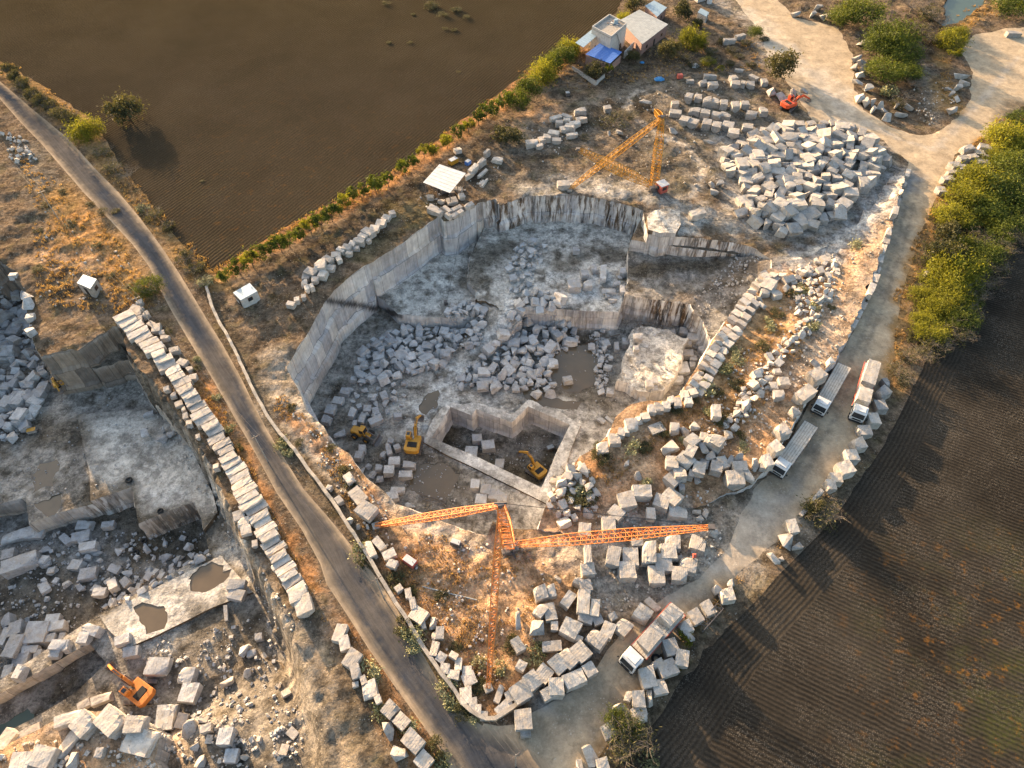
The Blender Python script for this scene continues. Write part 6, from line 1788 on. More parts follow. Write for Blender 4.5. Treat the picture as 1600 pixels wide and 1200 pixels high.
# ================================================================== TRUCKS
def make_truck(name, label, rear, front, width=2.4, load=None, dark=False, deckmat='plank'):
    """rear: middle of the bed's rear edge; front: middle of the cab's nose (pixels, at about 1.3 m)"""
    g = at(*front); z = g.z
    A = W(rear[0], rear[1], z + 1.25); B = W(front[0], front[1], z + 1.0)
    d = B - A; L = math.hypot(d.x, d.y); rz = math.atan2(d.y, d.x)
    root = empty(name, (B.x, B.y, z + .02), rz)       # +x is forward, nose at x = 0
    tag(root, label, 'truck')
    cabL = 2.05; gap = .55; bedF = -cabL - gap; bedR = -L; w = width
    m = MB()
    for s in (-.42, .42): m.box(((bedR + -.6) / 2, s, .88), (-bedR - .8, .14, .28))
    for x in np.arange(bedR + .6, -1, 1.4): m.box((x, 0, .88), (.12, .9, .2))
    m.box((bedR + 2.6, .95, .75), (1.1, .45, .5), ch=.05); m.bar((bedF - 1.3, -.95, .75), (bedF - .3, -.95, .75), .3, 14)
    m.bar((-1.9, .6, .9), (-2.4, .62, 2.0), .07, 8)
    m.box((-.15, 0, .5), (.16, w * .9, .3), ch=.03)
    m.build('chassis', M['steel'], root)
    # cab: tapered windscreen profile
    m = MB(); cw = w * .93
    m.side([(-cabL, .75), (0, .75), (.02, 1.55), (-.28, 2.55), (-.5, 2.72), (-cabL, 2.78)], -cw / 2, cw / 2)
    cab = m.build('cab', M['white'], root)
    bv = cab.modifiers.new('b', 'BEVEL'); bv.width = .09; bv.segments = 3
    m = MB(); m.box((-1.2, 0, 2.83), (1.2, cw * .7, .08), ch=.03); m.build('roof_panel', M['white'], cab)
    m = MB(); nrm_ = Vector((1.0, 0, .30)).normalized()
    n0 = Vector((.035, 0, 1.62)); n1 = Vector((-.245, 0, 2.50))
    m.add([n0 + Vector((0, -cw * .44, 0)), n0 + Vector((0, cw * .44, 0)), n1 + Vector((0, cw * .41, 0)), n1 + Vector((0, -cw * .41, 0)), n0 + Vector((-.06, -cw * .44, 0)), n0 + Vector((-.06, cw * .44, 0)), n1 + Vector((-.06, cw * .41, 0)), n1 + Vector((-.06, -cw * .41, 0))],
          [(0, 1, 2, 3), (4, 7, 6, 5), (0, 4, 5, 1), (1, 5, 6, 2), (2, 6, 7, 3), (3, 7, 4, 0)])
    m.build('windscreen', M['glass'], cab)
    for s in (-1, 1):
        m = MB(); m.box((-.85, s * (cw / 2 + .01), 2.0), (.85, .05, .62)); m.build('side_window', M['glass'], cab)
        m = MB(); m.box((-.05, s * (cw / 2 + .28), 2.05), (.08, .2, .42), ch=.02); m.bar((-.15, s * cw / 2, 2.25), (-.05, s * (cw / 2 + .28), 2.2), .025, 5); m.build('mirror', M['black'], cab)
        m = MB(); m.box((.05, s * cw * .36, 1.0), (.08, .32, .22), ch=.03); m.build('headlight', M['whitetin'], cab)
    m = MB(); m.box((.06, 0, .82), (.14, cw * 1.0, .26), ch=.03); m.box((.04, 0, 1.28), (.06, cw * .62, .3)); m.build('bumper', M['black'], cab)
    m = MB(); m.bar((-.15, -cw * .42, 1.62), (-.15, -cw * .42, 1.62), .01)
    for s in (-.35, .1): m.bar((.05, s, 1.62), (-.12, s + .45, 2.15), .015, 3)
    if m.v: m.build('wiper', M['black'], cab)
    # bed
    bl = bedF - bedR; bc = (bedF + bedR) / 2
    m = MB(); nb = 6
    for i in range(nb):
        y = -w / 2 + (i + .5) * w / nb
        m.box((bc + random.uniform(-.03, .03), y, 1.30 + random.uniform(-.008, .008)), (bl - .04, w / nb - .045, .09))
    bed = m.build('deck', M[deckmat], root)
    m = MB()
    m.box((bc, -w / 2 - .04, 1.26), (bl, .07, .22)); m.box((bc, w / 2 + .04, 1.26), (bl, .07, .22)); m.box((bedR - .03, 0, 1.26), (.07, w + .14, .22)); m.box((bc, 0, 1.15), (bl, w * .9, .08))
    m.build('bed_frame', M['steel'] if not load else M['redcab'], bed)
    m = MB(); m.box((bedF + .06, 0, 1.62), (.08, w, .16)); m.box((bedF + .06, 0, 1.35), (.1, w + .1, .2))
    for y in np.linspace(-w / 2, w / 2, 6): m.bar((bedF + .06, y, 1.3), (bedF + .06, y, 1.72), .035, 4)
    m.build('headboard', M['blue_cab' if dark else 'wood'], bed)
    m = MB()
    for s in (-1, 1): m.box((bedF + .3, s * .55, 1.05), (.5, .6, .5), ch=.05)
    m.build('toolbox', M['black'], root)
    axles = [(-1.05, 1)] + [(bedR + q, 2) for q in (1.5, 2.8)] + ([(bedR + bl * .72, 1)] if L > 10.5 else [])
    for x, dbl in axles:
        for s in (-1, 1):
            m = MB()
            for k in range(dbl): m.bar((x, s * (w / 2 - .02 - k * .32), .5), (x, s * (w / 2 - .3 - k * .32), .5), .5, 20)
            wh = m.build('wheel', M['black'], root)
            m = MB(); m.bar((x, s * (w / 2 + .0), .5), (x, s * (w / 2 - .1), .5), .25, 12); m.build('rim', M['steel'], wh)
    return root, (B.x, B.y, z), rz, bedF, bedR


def deck_block(tr, xf, xr, wy, h, label, yo=0, up=1.36):
    root, (bx, by, z), rz, bedF, bedR = tr
    x = (xf + xr) / 2
    c = Vector((bx, by, z)) + Matrix.Rotation(rz, 3, 'Z') @ Vector((x, yo, 0))
    o = put(random.choice(BLK['granite']), 'truck_load_block', (c.x, c.y, z + up - .0), (abs(xf - xr), wy, h), rz + random.uniform(-.03, .03), .01, 0)
    tag(o, label, 'stone block', None)
    return o


tA = make_truck('flatbed_truck', 'empty flatbed truck with white cab, middle one parked beside the terrace edge', (1319.5,571), (1277,645), 2.35)
tB = make_truck('flatbed_truck', 'empty flatbed truck with white cab, nearest the terrace rocks and lowest of three', (1267.5,663), (1213,741), 2.35)
tC = make_truck('flatbed_truck', 'white cab truck with teal headboard loaded with two blocks beside the field wall', (1362,570), (1337,657), 2.35, True, True)
tD = make_truck('flatbed_truck', 'white cab truck carrying two big granite blocks on the lower haul road', (1059,952), (977,1043), 2.5, True)
bf, br = tC[3], tC[4]
deck_block(tC, bf - .5, bf - 3.6, 2.1, 1.5, 'large granite block behind the cab of the teal headboard truck')
deck_block(tC, bf - 4.8, br + .1, 2.1, 1.5, 'granite block at the tail of the teal headboard truck')
bf, br = tD[3], tD[4]
deck_block(tD, bf - .5, bf - 4.3, 1.9, 1.15, 'long speckled granite block behind the cab of the lower loaded truck', -.05)
deck_block(tD, br + 3.3, br + .5, 2.0, 1.6, 'tall speckled granite block at the tail of the lower loaded truck', .0)


# ================================================================== EXCAVATORS
def make_excavator(name, label, px, py, toward, reach, mat, s=1.0, tracks=None, curl=.0, boomlow=False):
    p = at(px, py, 1.2 * s)
    q = W(toward[0], toward[1], p.z + 2)
    rz = math.atan2(q.y - p.y, q.x - p.x)
    root = empty(name, (p.x, p.y, p.z + .03), rz); tag(root, label, 'excavator'); root.scale = (s, s, s)
    tr = (tracks if tracks is not None else 0.0)
    R = Matrix.Rotation(tr, 3, 'Z')
    for sd in (-1, 1):
        m = MB(); prof = [(-1.7, .0), (1.7, .0), (2.0, .3), (2.0, .55), (1.7, .85), (-1.7, .85), (-2.0, .55), (-2.0, .3)]
        m.side(prof, sd * 1.3 - .28, sd * 1.3 + .28)
        for i in range(22):
            x = -1.8 + i * .17; m.box((x, sd * 1.3, .87), (.07, .58, .05)); 
        m.v = [tuple(R @ Vector(v)) for v in m.v]
        t = m.build('track', M['steel'], root)
        m = MB()
        for i in range(6): m.bar((-1.5 + i * .6, sd * 1.59, .4), (-1.5 + i * .6, sd * 1.62, .4), .22, 10)
        m.v = [tuple(R @ Vector(v)) for v in m.v]
        m.build('roller', M['black'], t)
    m = MB(); m.box((0, 0, .6), (1.6, 2.2, .4)); m.bar((0, 0, .7), (0, 0, 1.1), .7, 18); m.v = [tuple(R @ Vector(v)) for v in m.v]; m.build('undercarriage', M['black'], root)
    m = MB(); m.prism([(-2.0, -1.25), (-1.6, -1.35), (1.2, -1.3), (1.2, -.1), (.3, -.1), (.3, .3), (1.0, .3), (1.0, 1.3), (-1.6, 1.35), (-2.0, 1.25)], 1.1, 1.95)
    body = m.build('house', M[mat], root); bv = body.modifiers.new('b', 'BEVEL'); bv.width = .07; bv.segments = 2
    m = MB(); m.prism([(-2.35, -.9), (-2.0, -1.35), (-1.5, -1.38), (-1.5, 1.38), (-2.0, 1.35), (-2.35, .9)], 1.05, 2.05); cw = m.build('counterweight', M[mat], body); bv = cw.modifiers.new('b', 'BEVEL'); bv.width = .08; bv.segments = 2
    m = MB(); m.box((-.9, 0, 2.0), (1.1, 1.7, .14), ch=.04); m.box((-.8, .6, 2.12), (.5, .4, .12)); m.bar((-1.2, -.8, 2.0), (-1.2, -.8, 2.5), .07, 8); m.build('engine_cover', M['black'], body)
    m = MB(); m.side([(.15, 1.9), (1.55, 1.5), (1.6, 2.1), (1.3, 2.95), (.15, 3.0)], .45, 1.32); cab = m.build('cab', M[mat], body); bv = cab.modifiers.new('b', 'BEVEL'); bv.width = .06; bv.segments = 2
    m = MB(); m.box((.75, .885, 3.01), (.6, .55, .05)); m.box((1.49, .885, 2.45), (.05, .7, .8), rot=Matrix.Rotation(-.33, 3, 'Y')); m.box((.75, 1.34, 2.45), (.9, .04, .7)); m.box((.75, .43, 2.45), (.9, .04, .7)); m.build('window', M['glass'], cab)
    # boom, stick, bucket
    a = Vector((.9, -.25, 1.6)); e = Vector((reach * .55, -.25, (2.4 if boomlow else 4.1))); k = a.lerp(e, .45) + Vector((0, 0, .9 if not boomlow else .6)); tip = Vector((reach * .95, -.25, 1.6 if not boomlow else .9))
    def beam(pts_, hs, wd):
        m = MB()
        for (p0, h0), (p1, h1) in zip(zip(pts_, hs), list(zip(pts_, hs))[1:]):
            dd = (p1 - p0).normalized(); n_ = Vector((-dd.z, 0, dd.x))
            m.add([p0 - n_ * h0 + Vector((0, -wd, 0)), p1 - n_ * h1 + Vector((0, -wd, 0)), p1 + n_ * h1 + Vector((0, -wd, 0)), p0 + n_ * h0 + Vector((0, -wd, 0)), p0 - n_ * h0 + Vector((0, wd, 0)), p1 - n_ * h1 + Vector((0, wd, 0)), p1 + n_ * h1 + Vector((0, wd, 0)), p0 + n_ * h0 + Vector((0, wd, 0))],
                  [(0, 1, 2, 3), (4, 7, 6, 5), (0, 4, 5, 1), (1, 5, 6, 2), (2, 6, 7, 3), (3, 7, 4, 0)])
        return m
    boom = beam([a, k, e], [.22, .36, .2], .2).build('boom', M[mat], root)
    m = MB(); m.bar(a + Vector((.5, .34, -.2)), k + Vector((-.1, .34, -.1)), .09, 8); m.bar(a + Vector((.5, -.34, -.2)), k + Vector((-.1, -.34, -.1)), .09, 8); m.bar(k + Vector((.2, 0, .35)), e + Vector((-.2, 0, .45)), .08, 8); m.build('hydraulic_cylinder', M['steel'], boom)
    st = beam([e + Vector((-.35, 0, .35)), tip], [.26, .15], .16).build('stick', M[mat], boom)
    m = MB(); bx = tip + Vector((-.1, 0, -.1)); m.side([(bx.x + .25, bx.z), (bx.x + .45, bx.z - .5), (bx.x + .2, bx.z - 1.0), (bx.x - .5, bx.z - 1.05), (bx.x - .75, bx.z - .6), (bx.x - .55, bx.z - .5), (bx.x - .35, bx.z - .8), (bx.x + .05, bx.z - .75), (bx.x + .15, bx.z - .4)], -.85, .35)
    for i in range(5): m.bar((bx.x - .72, -.75 + i * .25, bx.z - .62), (bx.x - .95, -.75 + i * .25, bx.z - .45), .05, 4)
    m.build('bucket', M['steel'], st)
    return root


make_excavator('excavator', 'red crawler excavator with arm stretched right beside the boulders on the haul track', 1234, 163, (1284,140), 7.2, 'red', 1.0, .3, boomlow=True)
make_excavator('excavator', 'yellow excavator with raised arm on the floor of the main pit', 646, 692, (655,645), 6.2, 'yellow', 1.0, 0)
make_excavator('excavator', 'yellow excavator working in the dark inner pit', 838, 734, (808,702), 6.0, 'yellow', .85, .2)
make_excavator('excavator', 'orange excavator reaching up left on the benches of the left quarry', 216, 1080, (165,1040), 6.4, 'excorange', 1.02, .6)
make_excavator('excavator', 'small dark and yellow excavator near the rubble in the left quarry', 99, 607, (95,622), 3.6, 'yellow', .7, .3)


def loader(px, py, toward):
    p = at(px, py, 1); q = W(toward[0], toward[1], p.z); rz = math.atan2(q.y - p.y, q.x - p.x)
    root = tag(empty('wheel_loader', (p.x, p.y, p.z + .02), rz), 'dusty yellow wheel loader parked left of the yellow excavator in the pit', 'loader')
    m = MB(); m.box((-1.0, 0, 1.2), (2.2, 1.5, .9), ch=.12); m.box((1.0, 0, .95), (1.4, .9, .5), ch=.06); b_ = m.build('body', M['yellow'], root)
    m = MB(); m.side([(-.2, 1.6), (.9, 1.6), (.7, 2.8), (-.2, 2.8)], -.6, .6); c = m.build('cab', M['yellow'], root)
    m = MB(); m.box((.82, 0, 2.2), (.05, 1, .9), rot=Matrix.Rotation(-.16, 3, 'Y')); m.box((.3, .61, 2.2), (.8, .04, .8)); m.box((.3, -.61, 2.2), (.8, .04, .8)); m.build('window', M['glass'], c)
    for x in (-1.1, 1.3):
        for s in (-1, 1):
            m = MB(); m.bar((x, s * .75, .65), (x, s * 1.2, .65), .65, 20); w = m.build('wheel', M['black'], root)
            m = MB(); m.bar((x, s * 1.15, .65), (x, s * 1.23, .65), .3, 12); m.build('rim', M['yellow'], w)
    m = MB()
    for s in (-.45, .45): m.bar((1.0, s, 1.5), (2.9, s, .6), .13, 6)
    arm = m.build('lift_arm', M['steel'], root)
    m = MB(); m.side([(2.8, .9), (2.75, .15), (3.6, .05), (3.65, .12), (3.0, .3), (2.95, .9)], -1.2, 1.2); m.build('bucket', M['steel'], arm)


loader(566, 677, (590,690))


# ================================================================== BUILDINGS
def quad(px4, z):
    return [Vector((W(x, y, z).x, W(x, y, z).y, z)) for x, y in px4]


def slab_from(name, q, th, mat, parent, over=0.0, dz=(0, 0, 0, 0)):
    c = sum(q, Vector()) / 4
    m = MB()
    pts_ = [p + (p - c).normalized() * over + Vector((0, 0, d)) for p, d in zip(q, dz)]
    area = sum(pts_[i].x * pts_[(i + 1) % 4].y - pts_[(i + 1) % 4].x * pts_[i].y for i in range(4))
    if area < 0: pts_ = pts_[::-1]
    m.add(pts_ + [p - Vector((0, 0, th)) for p in pts_], [(0, 1, 2, 3), (7, 6, 5, 4)] + [(i, i + 4, (i + 1) % 4 + 4, (i + 1) % 4) for i in range(4)])
    return m.build(name, M[mat], parent)


def wall_between(m, a, b, z0, z1, t=.2):
    a = Vector(a); b = Vector(b); d = b - a; d.z = 0; L = d.length; rz = math.atan2(d.y, d.x)
    m.box(((a.x + b.x) / 2, (a.y + b.y) / 2, (z0 + z1) / 2), (L, t, z1 - z0), rz)


def ridges(q, n, mat, parent, name='roof_ribs', r=.03, dz=(0, 0, 0, 0)):
    m = MB()
    Q = [p + Vector((0, 0, d + .01)) for p, d in zip(q, dz)]
    for i in range(n + 1):
        t = i / n
        m.bar(Q[0].lerp(Q[1], t), Q[3].lerp(Q[2], t), r, 4)
    return m.build(name, M[mat], parent)


def shed(name, label, cat, px4, z, wallmat, roofmat, inset=.25, door=None, wins=(), ribs=14, th=.1, dz=(0, 0, 0, 0), open_side=None, parapet=False):
    g = gz(*(sum(quad(px4, z), Vector()) / 4).xy)
    q = quad(px4, g + z)
    c = sum(q, Vector()) / 4; root = empty(name, (c.x, c.y, g)); tag(root, label, cat)
    q = [p - Vector((c.x, c.y, g)) for p in q]; cc = Vector((0, 0, z))
    w = [p + (cc - p).normalized() * inset for p in q]
    m = MB()
    for i in range(4):
        if open_side is not None and i in open_side: continue
        wall_between(m, w[i], w[(i + 1) % 4], -.4, z - th - .01 + min(dz[i], dz[(i + 1) % 4]), .2)
    wl = m.build('wall', M[wallmat], root)
    rf = slab_from('roof', q, th, roofmat, root, 0, dz)
    if ribs: ridges(q, ribs, roofmat, rf, 'roof_rib', .025, dz)
    if parapet:
        m = MB()
        for i in range(4): wall_between(m, q[i] + (cc - q[i]).normalized() * .1, q[(i + 1) % 4] + (cc - q[(i + 1) % 4]).normalized() * .1, z, z + .55, .22)
        m.build('parapet', M['plaster'], rf)
    def opening(side, t, wd, z0, z1, nm, mt):
        a, b_ = w[side], w[(side + 1) % 4]; p = a.lerp(b_, t); d = b_ - a; d.z = 0; rz = math.atan2(d.y, d.x)
        m = MB(); m.box((p.x, p.y, (z0 + z1) / 2), (wd, .26, z1 - z0), rz); f = m.build(nm, M['wood'], wl)
        m = MB(); m.box((p.x, p.y, (z0 + z1) / 2), (wd - .16, .30, z1 - z0 - .16), rz); m.build('pane' if nm == 'window' else 'panel', M[mt], f)
    if door: opening(door[0], door[1], .95, 0.02, 2.05, 'door', door[2] if len(door) > 2 else 'black')
    for s_, t_ in wins: opening(s_, t_, 1.0, 1.1, 2.0, 'window', 'glass')
    return root, q, g


# house: the tower part with parapet, two lean-to roofs in front
hr, q, g = shed('house', 'whitewashed two-storey house with cluttered flat roof and bright blue lean-to', 'house', [(925,44),(952,25),(979,39),(955,59.5)], 6.0, 'plaster', 'concrete', 0.05, (2, .3), [(3, .3), (3, .7), (2, .75)], 0, .2, parapet=True)
o0 = hr.location.copy()
for nm, px4, z, mt, dz in (('blue_roof', [(915,84.6),(937,69),(971.6,83),(953.5,99)], 2.9, 'blue', (0, .3, .3, 0)), ('pale_roof', [(899,66.5),(925,47),(937,53),(911.5,74)], 4.4, 'bluetin', (0, .2, .2, 0))):
    qq = [p - o0 for p in quad(px4, z + g)]
    r_ = slab_from(nm, qq, .07, mt, hr, 0, dz); ridges(qq, 10, mt, r_, 'roof_rib', .03, dz)
qb = [p - o0 for p in quad([(915,84.6),(937,69),(971.6,83),(953.5,99)], 2.9 + g)]
m = MB(); cq = sum(qb, Vector()) / 4
for i in (0, 2, 3):
    a, b_ = qb[i] + (cq - qb[i]).normalized() * .2, qb[(i + 1) % 4] + (cq - qb[(i + 1) % 4]).normalized() * .2
    wall_between(m, a, b_, -.4, 2.6 if i != 2 else 2.2, .2)
m.build('lower_wall', M['pink'], hr)
m = MB(); a = quad([(975,88),(990,72),(975,62),(962,78)], g + .9)
wall_between(m, a[0] - o0, a[1] - o0, -.4, 2.2); m.build('side_wall', M['plaster'], hr)
# roof clutter and tank
m = MB(); t_ = (q[1] + q[2]) / 2 * .45
for i in range(9):
    m = MB(); m.box((t_.x + random.uniform(-1.6, 1.2), t_.y + random.uniform(-1.2, 1.2), 6.2), (random.uniform(.3, .9), random.uniform(.2, .6), random.uniform(.2, .5)), random.uniform(0, 3), ch=.03); m.build('roof_clutter', M[('whitetin', 'pink', 'tin')[i % 3]], hr)
m = MB(); m.bar((t_.x + .6, t_.y, 6.1), (t_.x + .6, t_.y, 7.2), .6, 16, .55); m.build('water_tank', M['bluetin'], hr)
# ladder
p0 = at(971, 78); p1 = Vector(W(962.5, 52, g + 6.4))
root = tag(empty('ladder', p0), 'dark ladder leaning on the white wall of the house', 'ladder')
dd = p1 - p0; sdv = Vector((-dd.y, dd.x, 0)).normalized() * .25
m = MB()
for s in (-1, 1): m.bar(sdv * s, dd + sdv * s, .04, 4)
m.build('rail', M['black'], root); m = MB()
for i in range(1, 14): m.bar(dd * (i / 14) - sdv, dd * (i / 14) + sdv, .03, 4)
m.build('rungs', M['black'], root)
shed('long_shed', 'large shed with flat weathered grey roof behind the house', 'shed', [(968.7,31.5),(999,15),(1044,38),(1003.7,69)], 3.4, 'pink', 'tin', .3, (2, .5), [(2, .2), (2, .8)], 16)
shed('small_shed', 'small shed with pale blue roof behind the large grey shed', 'shed', [(1008,9),(1021.8,.6),(1042,11.7),(1027,26)], 3.0, 'pink', 'bluetin', .25, (2, .5), [], 10)
shed('tiny_shed', 'tiny shed with pale blue-green roof at the top edge by the yard', 'shed', [(1090,19),(1095,12.5),(1108,19.5),(1104,26)], 2.2, 'plaster', 'bluetin', .15, (2, .5), [], 8)
m = MB(); p = at(1108, 5); m.bar((0, 0, 0), (0, 0, 1.6), .8, 18); root = tag(empty('storage_drum', p), 'white storage drum beside the tiny shed at the top edge', 'tank'); m.build('drum', M['white'], root); m = MB(); m.bar((0, 0, 1.6), (0, 0, 1.75), .35, 12); m.build('lid', M['whitetin'], root)
p = at(1092, 0); m = MB(); m.box((0, 0, 1.2), (3, 3, 2.4), .4); root = tag(empty('white_hut', p), 'white hut cut by the top edge of the photo', 'hut'); m.build('wall', M['plaster'], root); m = MB(); m.box((0, 0, 2.46), (3.3, 3.3, .12), .4); m.build('roof', M['tin'], root)
# garden wall in front of the house
root = tag(empty('garden_wall', at(931, 134)), 'low whitewashed garden wall in front of the house', 'wall'); m = MB(); o0 = root.location
for a, b_ in (((894,108),(931,133.5)), ((931,133.5),(944,121.5))): wall_between(m, at(*a) - o0, at(*b_) - o0, -.3, 1.0, .25)
m.build('wall', M['plaster'], root); m = MB()
for a, b_ in (((894,108),(931,133.5)), ((931,133.5),(944,121.5))): wall_between(m, at(*a) - o0, at(*b_) - o0, 1.0, 1.07, .34)
m.build('coping', M['concrete'], root)
# canopy above the pit corner
g = gz(*W(695, 290, 0).xy); q = quad([(661,285),(686.6,256.5),(728,270.6),(703,301.5)], g + 3.6); c = sum(q, Vector()) / 4
root = tag(empty('canopy_shelter', (c.x, c.y, g)), 'open shelter with a large white tin roof on posts above the pit corner', 'shelter')
q = [p - root.location for p in q]
rf = slab_from('roof', q, .08, 'whitetin', root); ridges(q, 7, 'whitetin', rf, 'roof_rib', .03)
for i in range(4):
    for t in (0, .5):
        p = q[i].lerp(q[(i + 1) % 4], t) * .93; m = MB(); m.bar((p.x, p.y, -.3), (p.x, p.y, 3.55), .09, 8); m.build('post', M['steel'], root)
m = MB(); m.box((0, 0, .5), (2.6, 1.2, 1.0), .5, ch=.05); m.box((1.6, -1, .4), (.9, .9, .8), .2); m.bar((-1.8, .5, 0), (-1.8, .5, 1.0), .35, 14)
e = tag(empty('winch_engine', root.location), 'dark winch engine standing in the shade of the white canopy', 'engine'); m.build('housing', M['steel'], e)
# huts
shed('stone_hut', 'small grey hut with pale blue roof at the lower corner of the upper field', 'hut', [(364,457),(390,442),(402,455),(376,469)], 2.4, 'plaster', 'bluetin', .1, (3, .3), [(2, .5), (3, .75)], 0, .15, parapet=False)
shed('hill_hut', 'small hut with pale flat roof on the grassy hill of the left quarry', 'hut', [(120,442),(130,428.5),(151,436),(141,451)], 2.6, 'concrete', 'bluetin', .08, (3, .5), [(2, .5)], 0, .15)


# ================================================================== SMALL THINGS
def boxy(name, label, cat, px, py, dims, mats, rz=0.3):
    """machine-like unit: housing, lid, two skids, pipe"""
    p = at(px, py, dims[2]); root = tag(empty(name, p, rz), label, cat)
    m = MB(); m.box((0, 0, dims[2] * .55), (dims[0], dims[1], dims[2] * .8), ch=.06); h_ = m.build('housing', M[mats[0]], root)
    m = MB(); m.box((0, 0, dims[2] * .98), (dims[0] * .92, dims[1] * .92, .06), ch=.015); m.build('lid', M[mats[1]], h_)
    m = MB()
    for s in (-1, 1): m.box((0, s * dims[1] * .38, dims[2] * .07), (dims[0] * 1.1, .12, dims[2] * .14))
    m.build('skid', M['black'], root)
    m = MB(); m.bar((dims[0] * .3, 0, dims[2] * .9), (dims[0] * .3, 0, dims[2] * 1.25), .05, 8); m.box((dims[0] * .55, 0, dims[2] * .4), (.25, dims[1] * .5, .4)); m.build('exhaust', M['steel'], root)


boxy('compressor', 'yellow topped compressor above the white canopy', 'compressor', 708, 248, (2.2, 1.3, 1.3), ('yellow', 'whitetin'), .75)
boxy('generator', 'small blue and white generator right of the compressor', 'generator', 731, 251, (1.3, 1.0, 1.1), ('blue', 'whitetin'), .9)
boxy('generator', 'red generator with white lid on the rusty ground left of the front crane', 'generator', 640, 875, (2.0, 1.1, 1.1), ('redcab', 'whitetin'), -.6)
boxy('machine_box', 'grey machine box with dark louvres left of the front crane mast', 'machine', 712, 846, (1.5, .8, .9), ('steel', 'whitetin'), -.35)
boxy('engine', 'small engine on the dirt left of the bank wall', 'engine', 887, 144, (1.1, 1.0, 1.0), ('steel', 'tin'), .2)
boxy('fuel_box', 'orange crate among the clutter right of the blue tarpaulin', 'crate', 1063, 116, (1.4, 1.1, 1.2), ('redcab', 'redcab'), .2)
boxy('pump', 'low grey pump in the dark inner pit right of the excavator', 'pump', 860, 698, (1.4, .9, .7), ('steel', 'tin'), .4)
boxy('drill_rig', 'dusty yellow drill rig beside the dark shadow in the left quarry', 'drill', 48, 671, (1.6, .9, .8), ('concrete', 'yellow'), .3)


def cloth(name, label, px, py, r, mat, hh=.5):
    p = at(px, py); rr_ = random.Random(px); n = 14
    vs = [(0, 0, hh)]; fs = []
    for ring in (1, 2, 3):
        for i in range(n):
            a = i * 6.283 / n; R = r * ring / 3 * (1 + rr_.uniform(-.15, .15)); vs.append((math.cos(a) * R * 1.3, math.sin(a) * R, hh * (1 - (ring / 3) ** 2) + rr_.uniform(0, .15) * (ring < 3)))
    fs += [(0, 1 + i, 1 + (i + 1) % n) for i in range(n)]
    for ring in (0, 1):
        b_ = 1 + ring * n; fs += [(b_ + i, b_ + n + i, b_ + n + (i + 1) % n, b_ + (i + 1) % n) for i in range(n)]
    me = bpy.data.meshes.new(name); me.from_pydata(vs, [], fs); me.update()
    o = link(name, me, M[mat]); o.location = p + Vector((0, 0, .03)); tag(o, label, 'tarpaulin' if 'tarp' in name else 'clutter')


cloth('tarpaulin', 'crumpled blue tarpaulin on the dirt below the sheds', 1030, 124, 1.1, 'tarp')
cloth('tarpaulin', 'small blue tarpaulin by the dark shrubs right of the house', 1003, 98, .5, 'tarp', .3)
cloth('white_sack_pile', 'heap of white sacks in the clutter below the scrub', 1086, 104, 1.0, 'whitetin', .8)
cloth('sack_pile', 'heap of blue and grey sacks beside the white sacks', 1101, 96, .9, 'bluetin', .7)
cloth('yellow_sheet', 'yellow-green sheet hanging in the hedgerow left of the house', 866, 121, .9, 'yellow', 1.2)


def tyre(px, py, label, r=.55, flat=True):
    p = at(px, py); m = MB(); n = 18
    vs = []; fs = []
    for i in range(n):
        a = i * 6.283 / n
        for j in range(8):
            b_ = j * 6.283 / 8; R = r + .17 * math.cos(b_); vs.append((R * math.cos(a), R * math.sin(a), .17 + .17 * math.sin(b_)))
    for i in range(n):
        for j in range(8): fs.append((i * 8 + j, ((i + 1) % n) * 8 + j, ((i + 1) % n) * 8 + (j + 1) % 8, i * 8 + (j + 1) % 8))
    me = bpy.data.meshes.new('tyre'); me.from_pydata(vs, [], fs); me.update()
    o = link('tyre', me, M['black']); o.location = p + Vector((0, 0, .02)); tag(o, label, 'tyre')


tyre(202, 751, 'black tyre lying on the pale floor above the left quarry notch', .45)
tyre(226, 846, 'black tyre on the sunken left quarry floor below the rock pier', .4)
tyre(213, 864, 'lower of two tyres on the sunken left quarry floor', .4)
tyre(1025, 1030, 'old tyre wedged between stones opposite the loaded truck', .5)
tyre(294, 1117, 'small tyre on the sunlit rocks at the bottom left', .35)
tyre(251, 799, 'tyre near the point of the left quarry rock pier', .35)

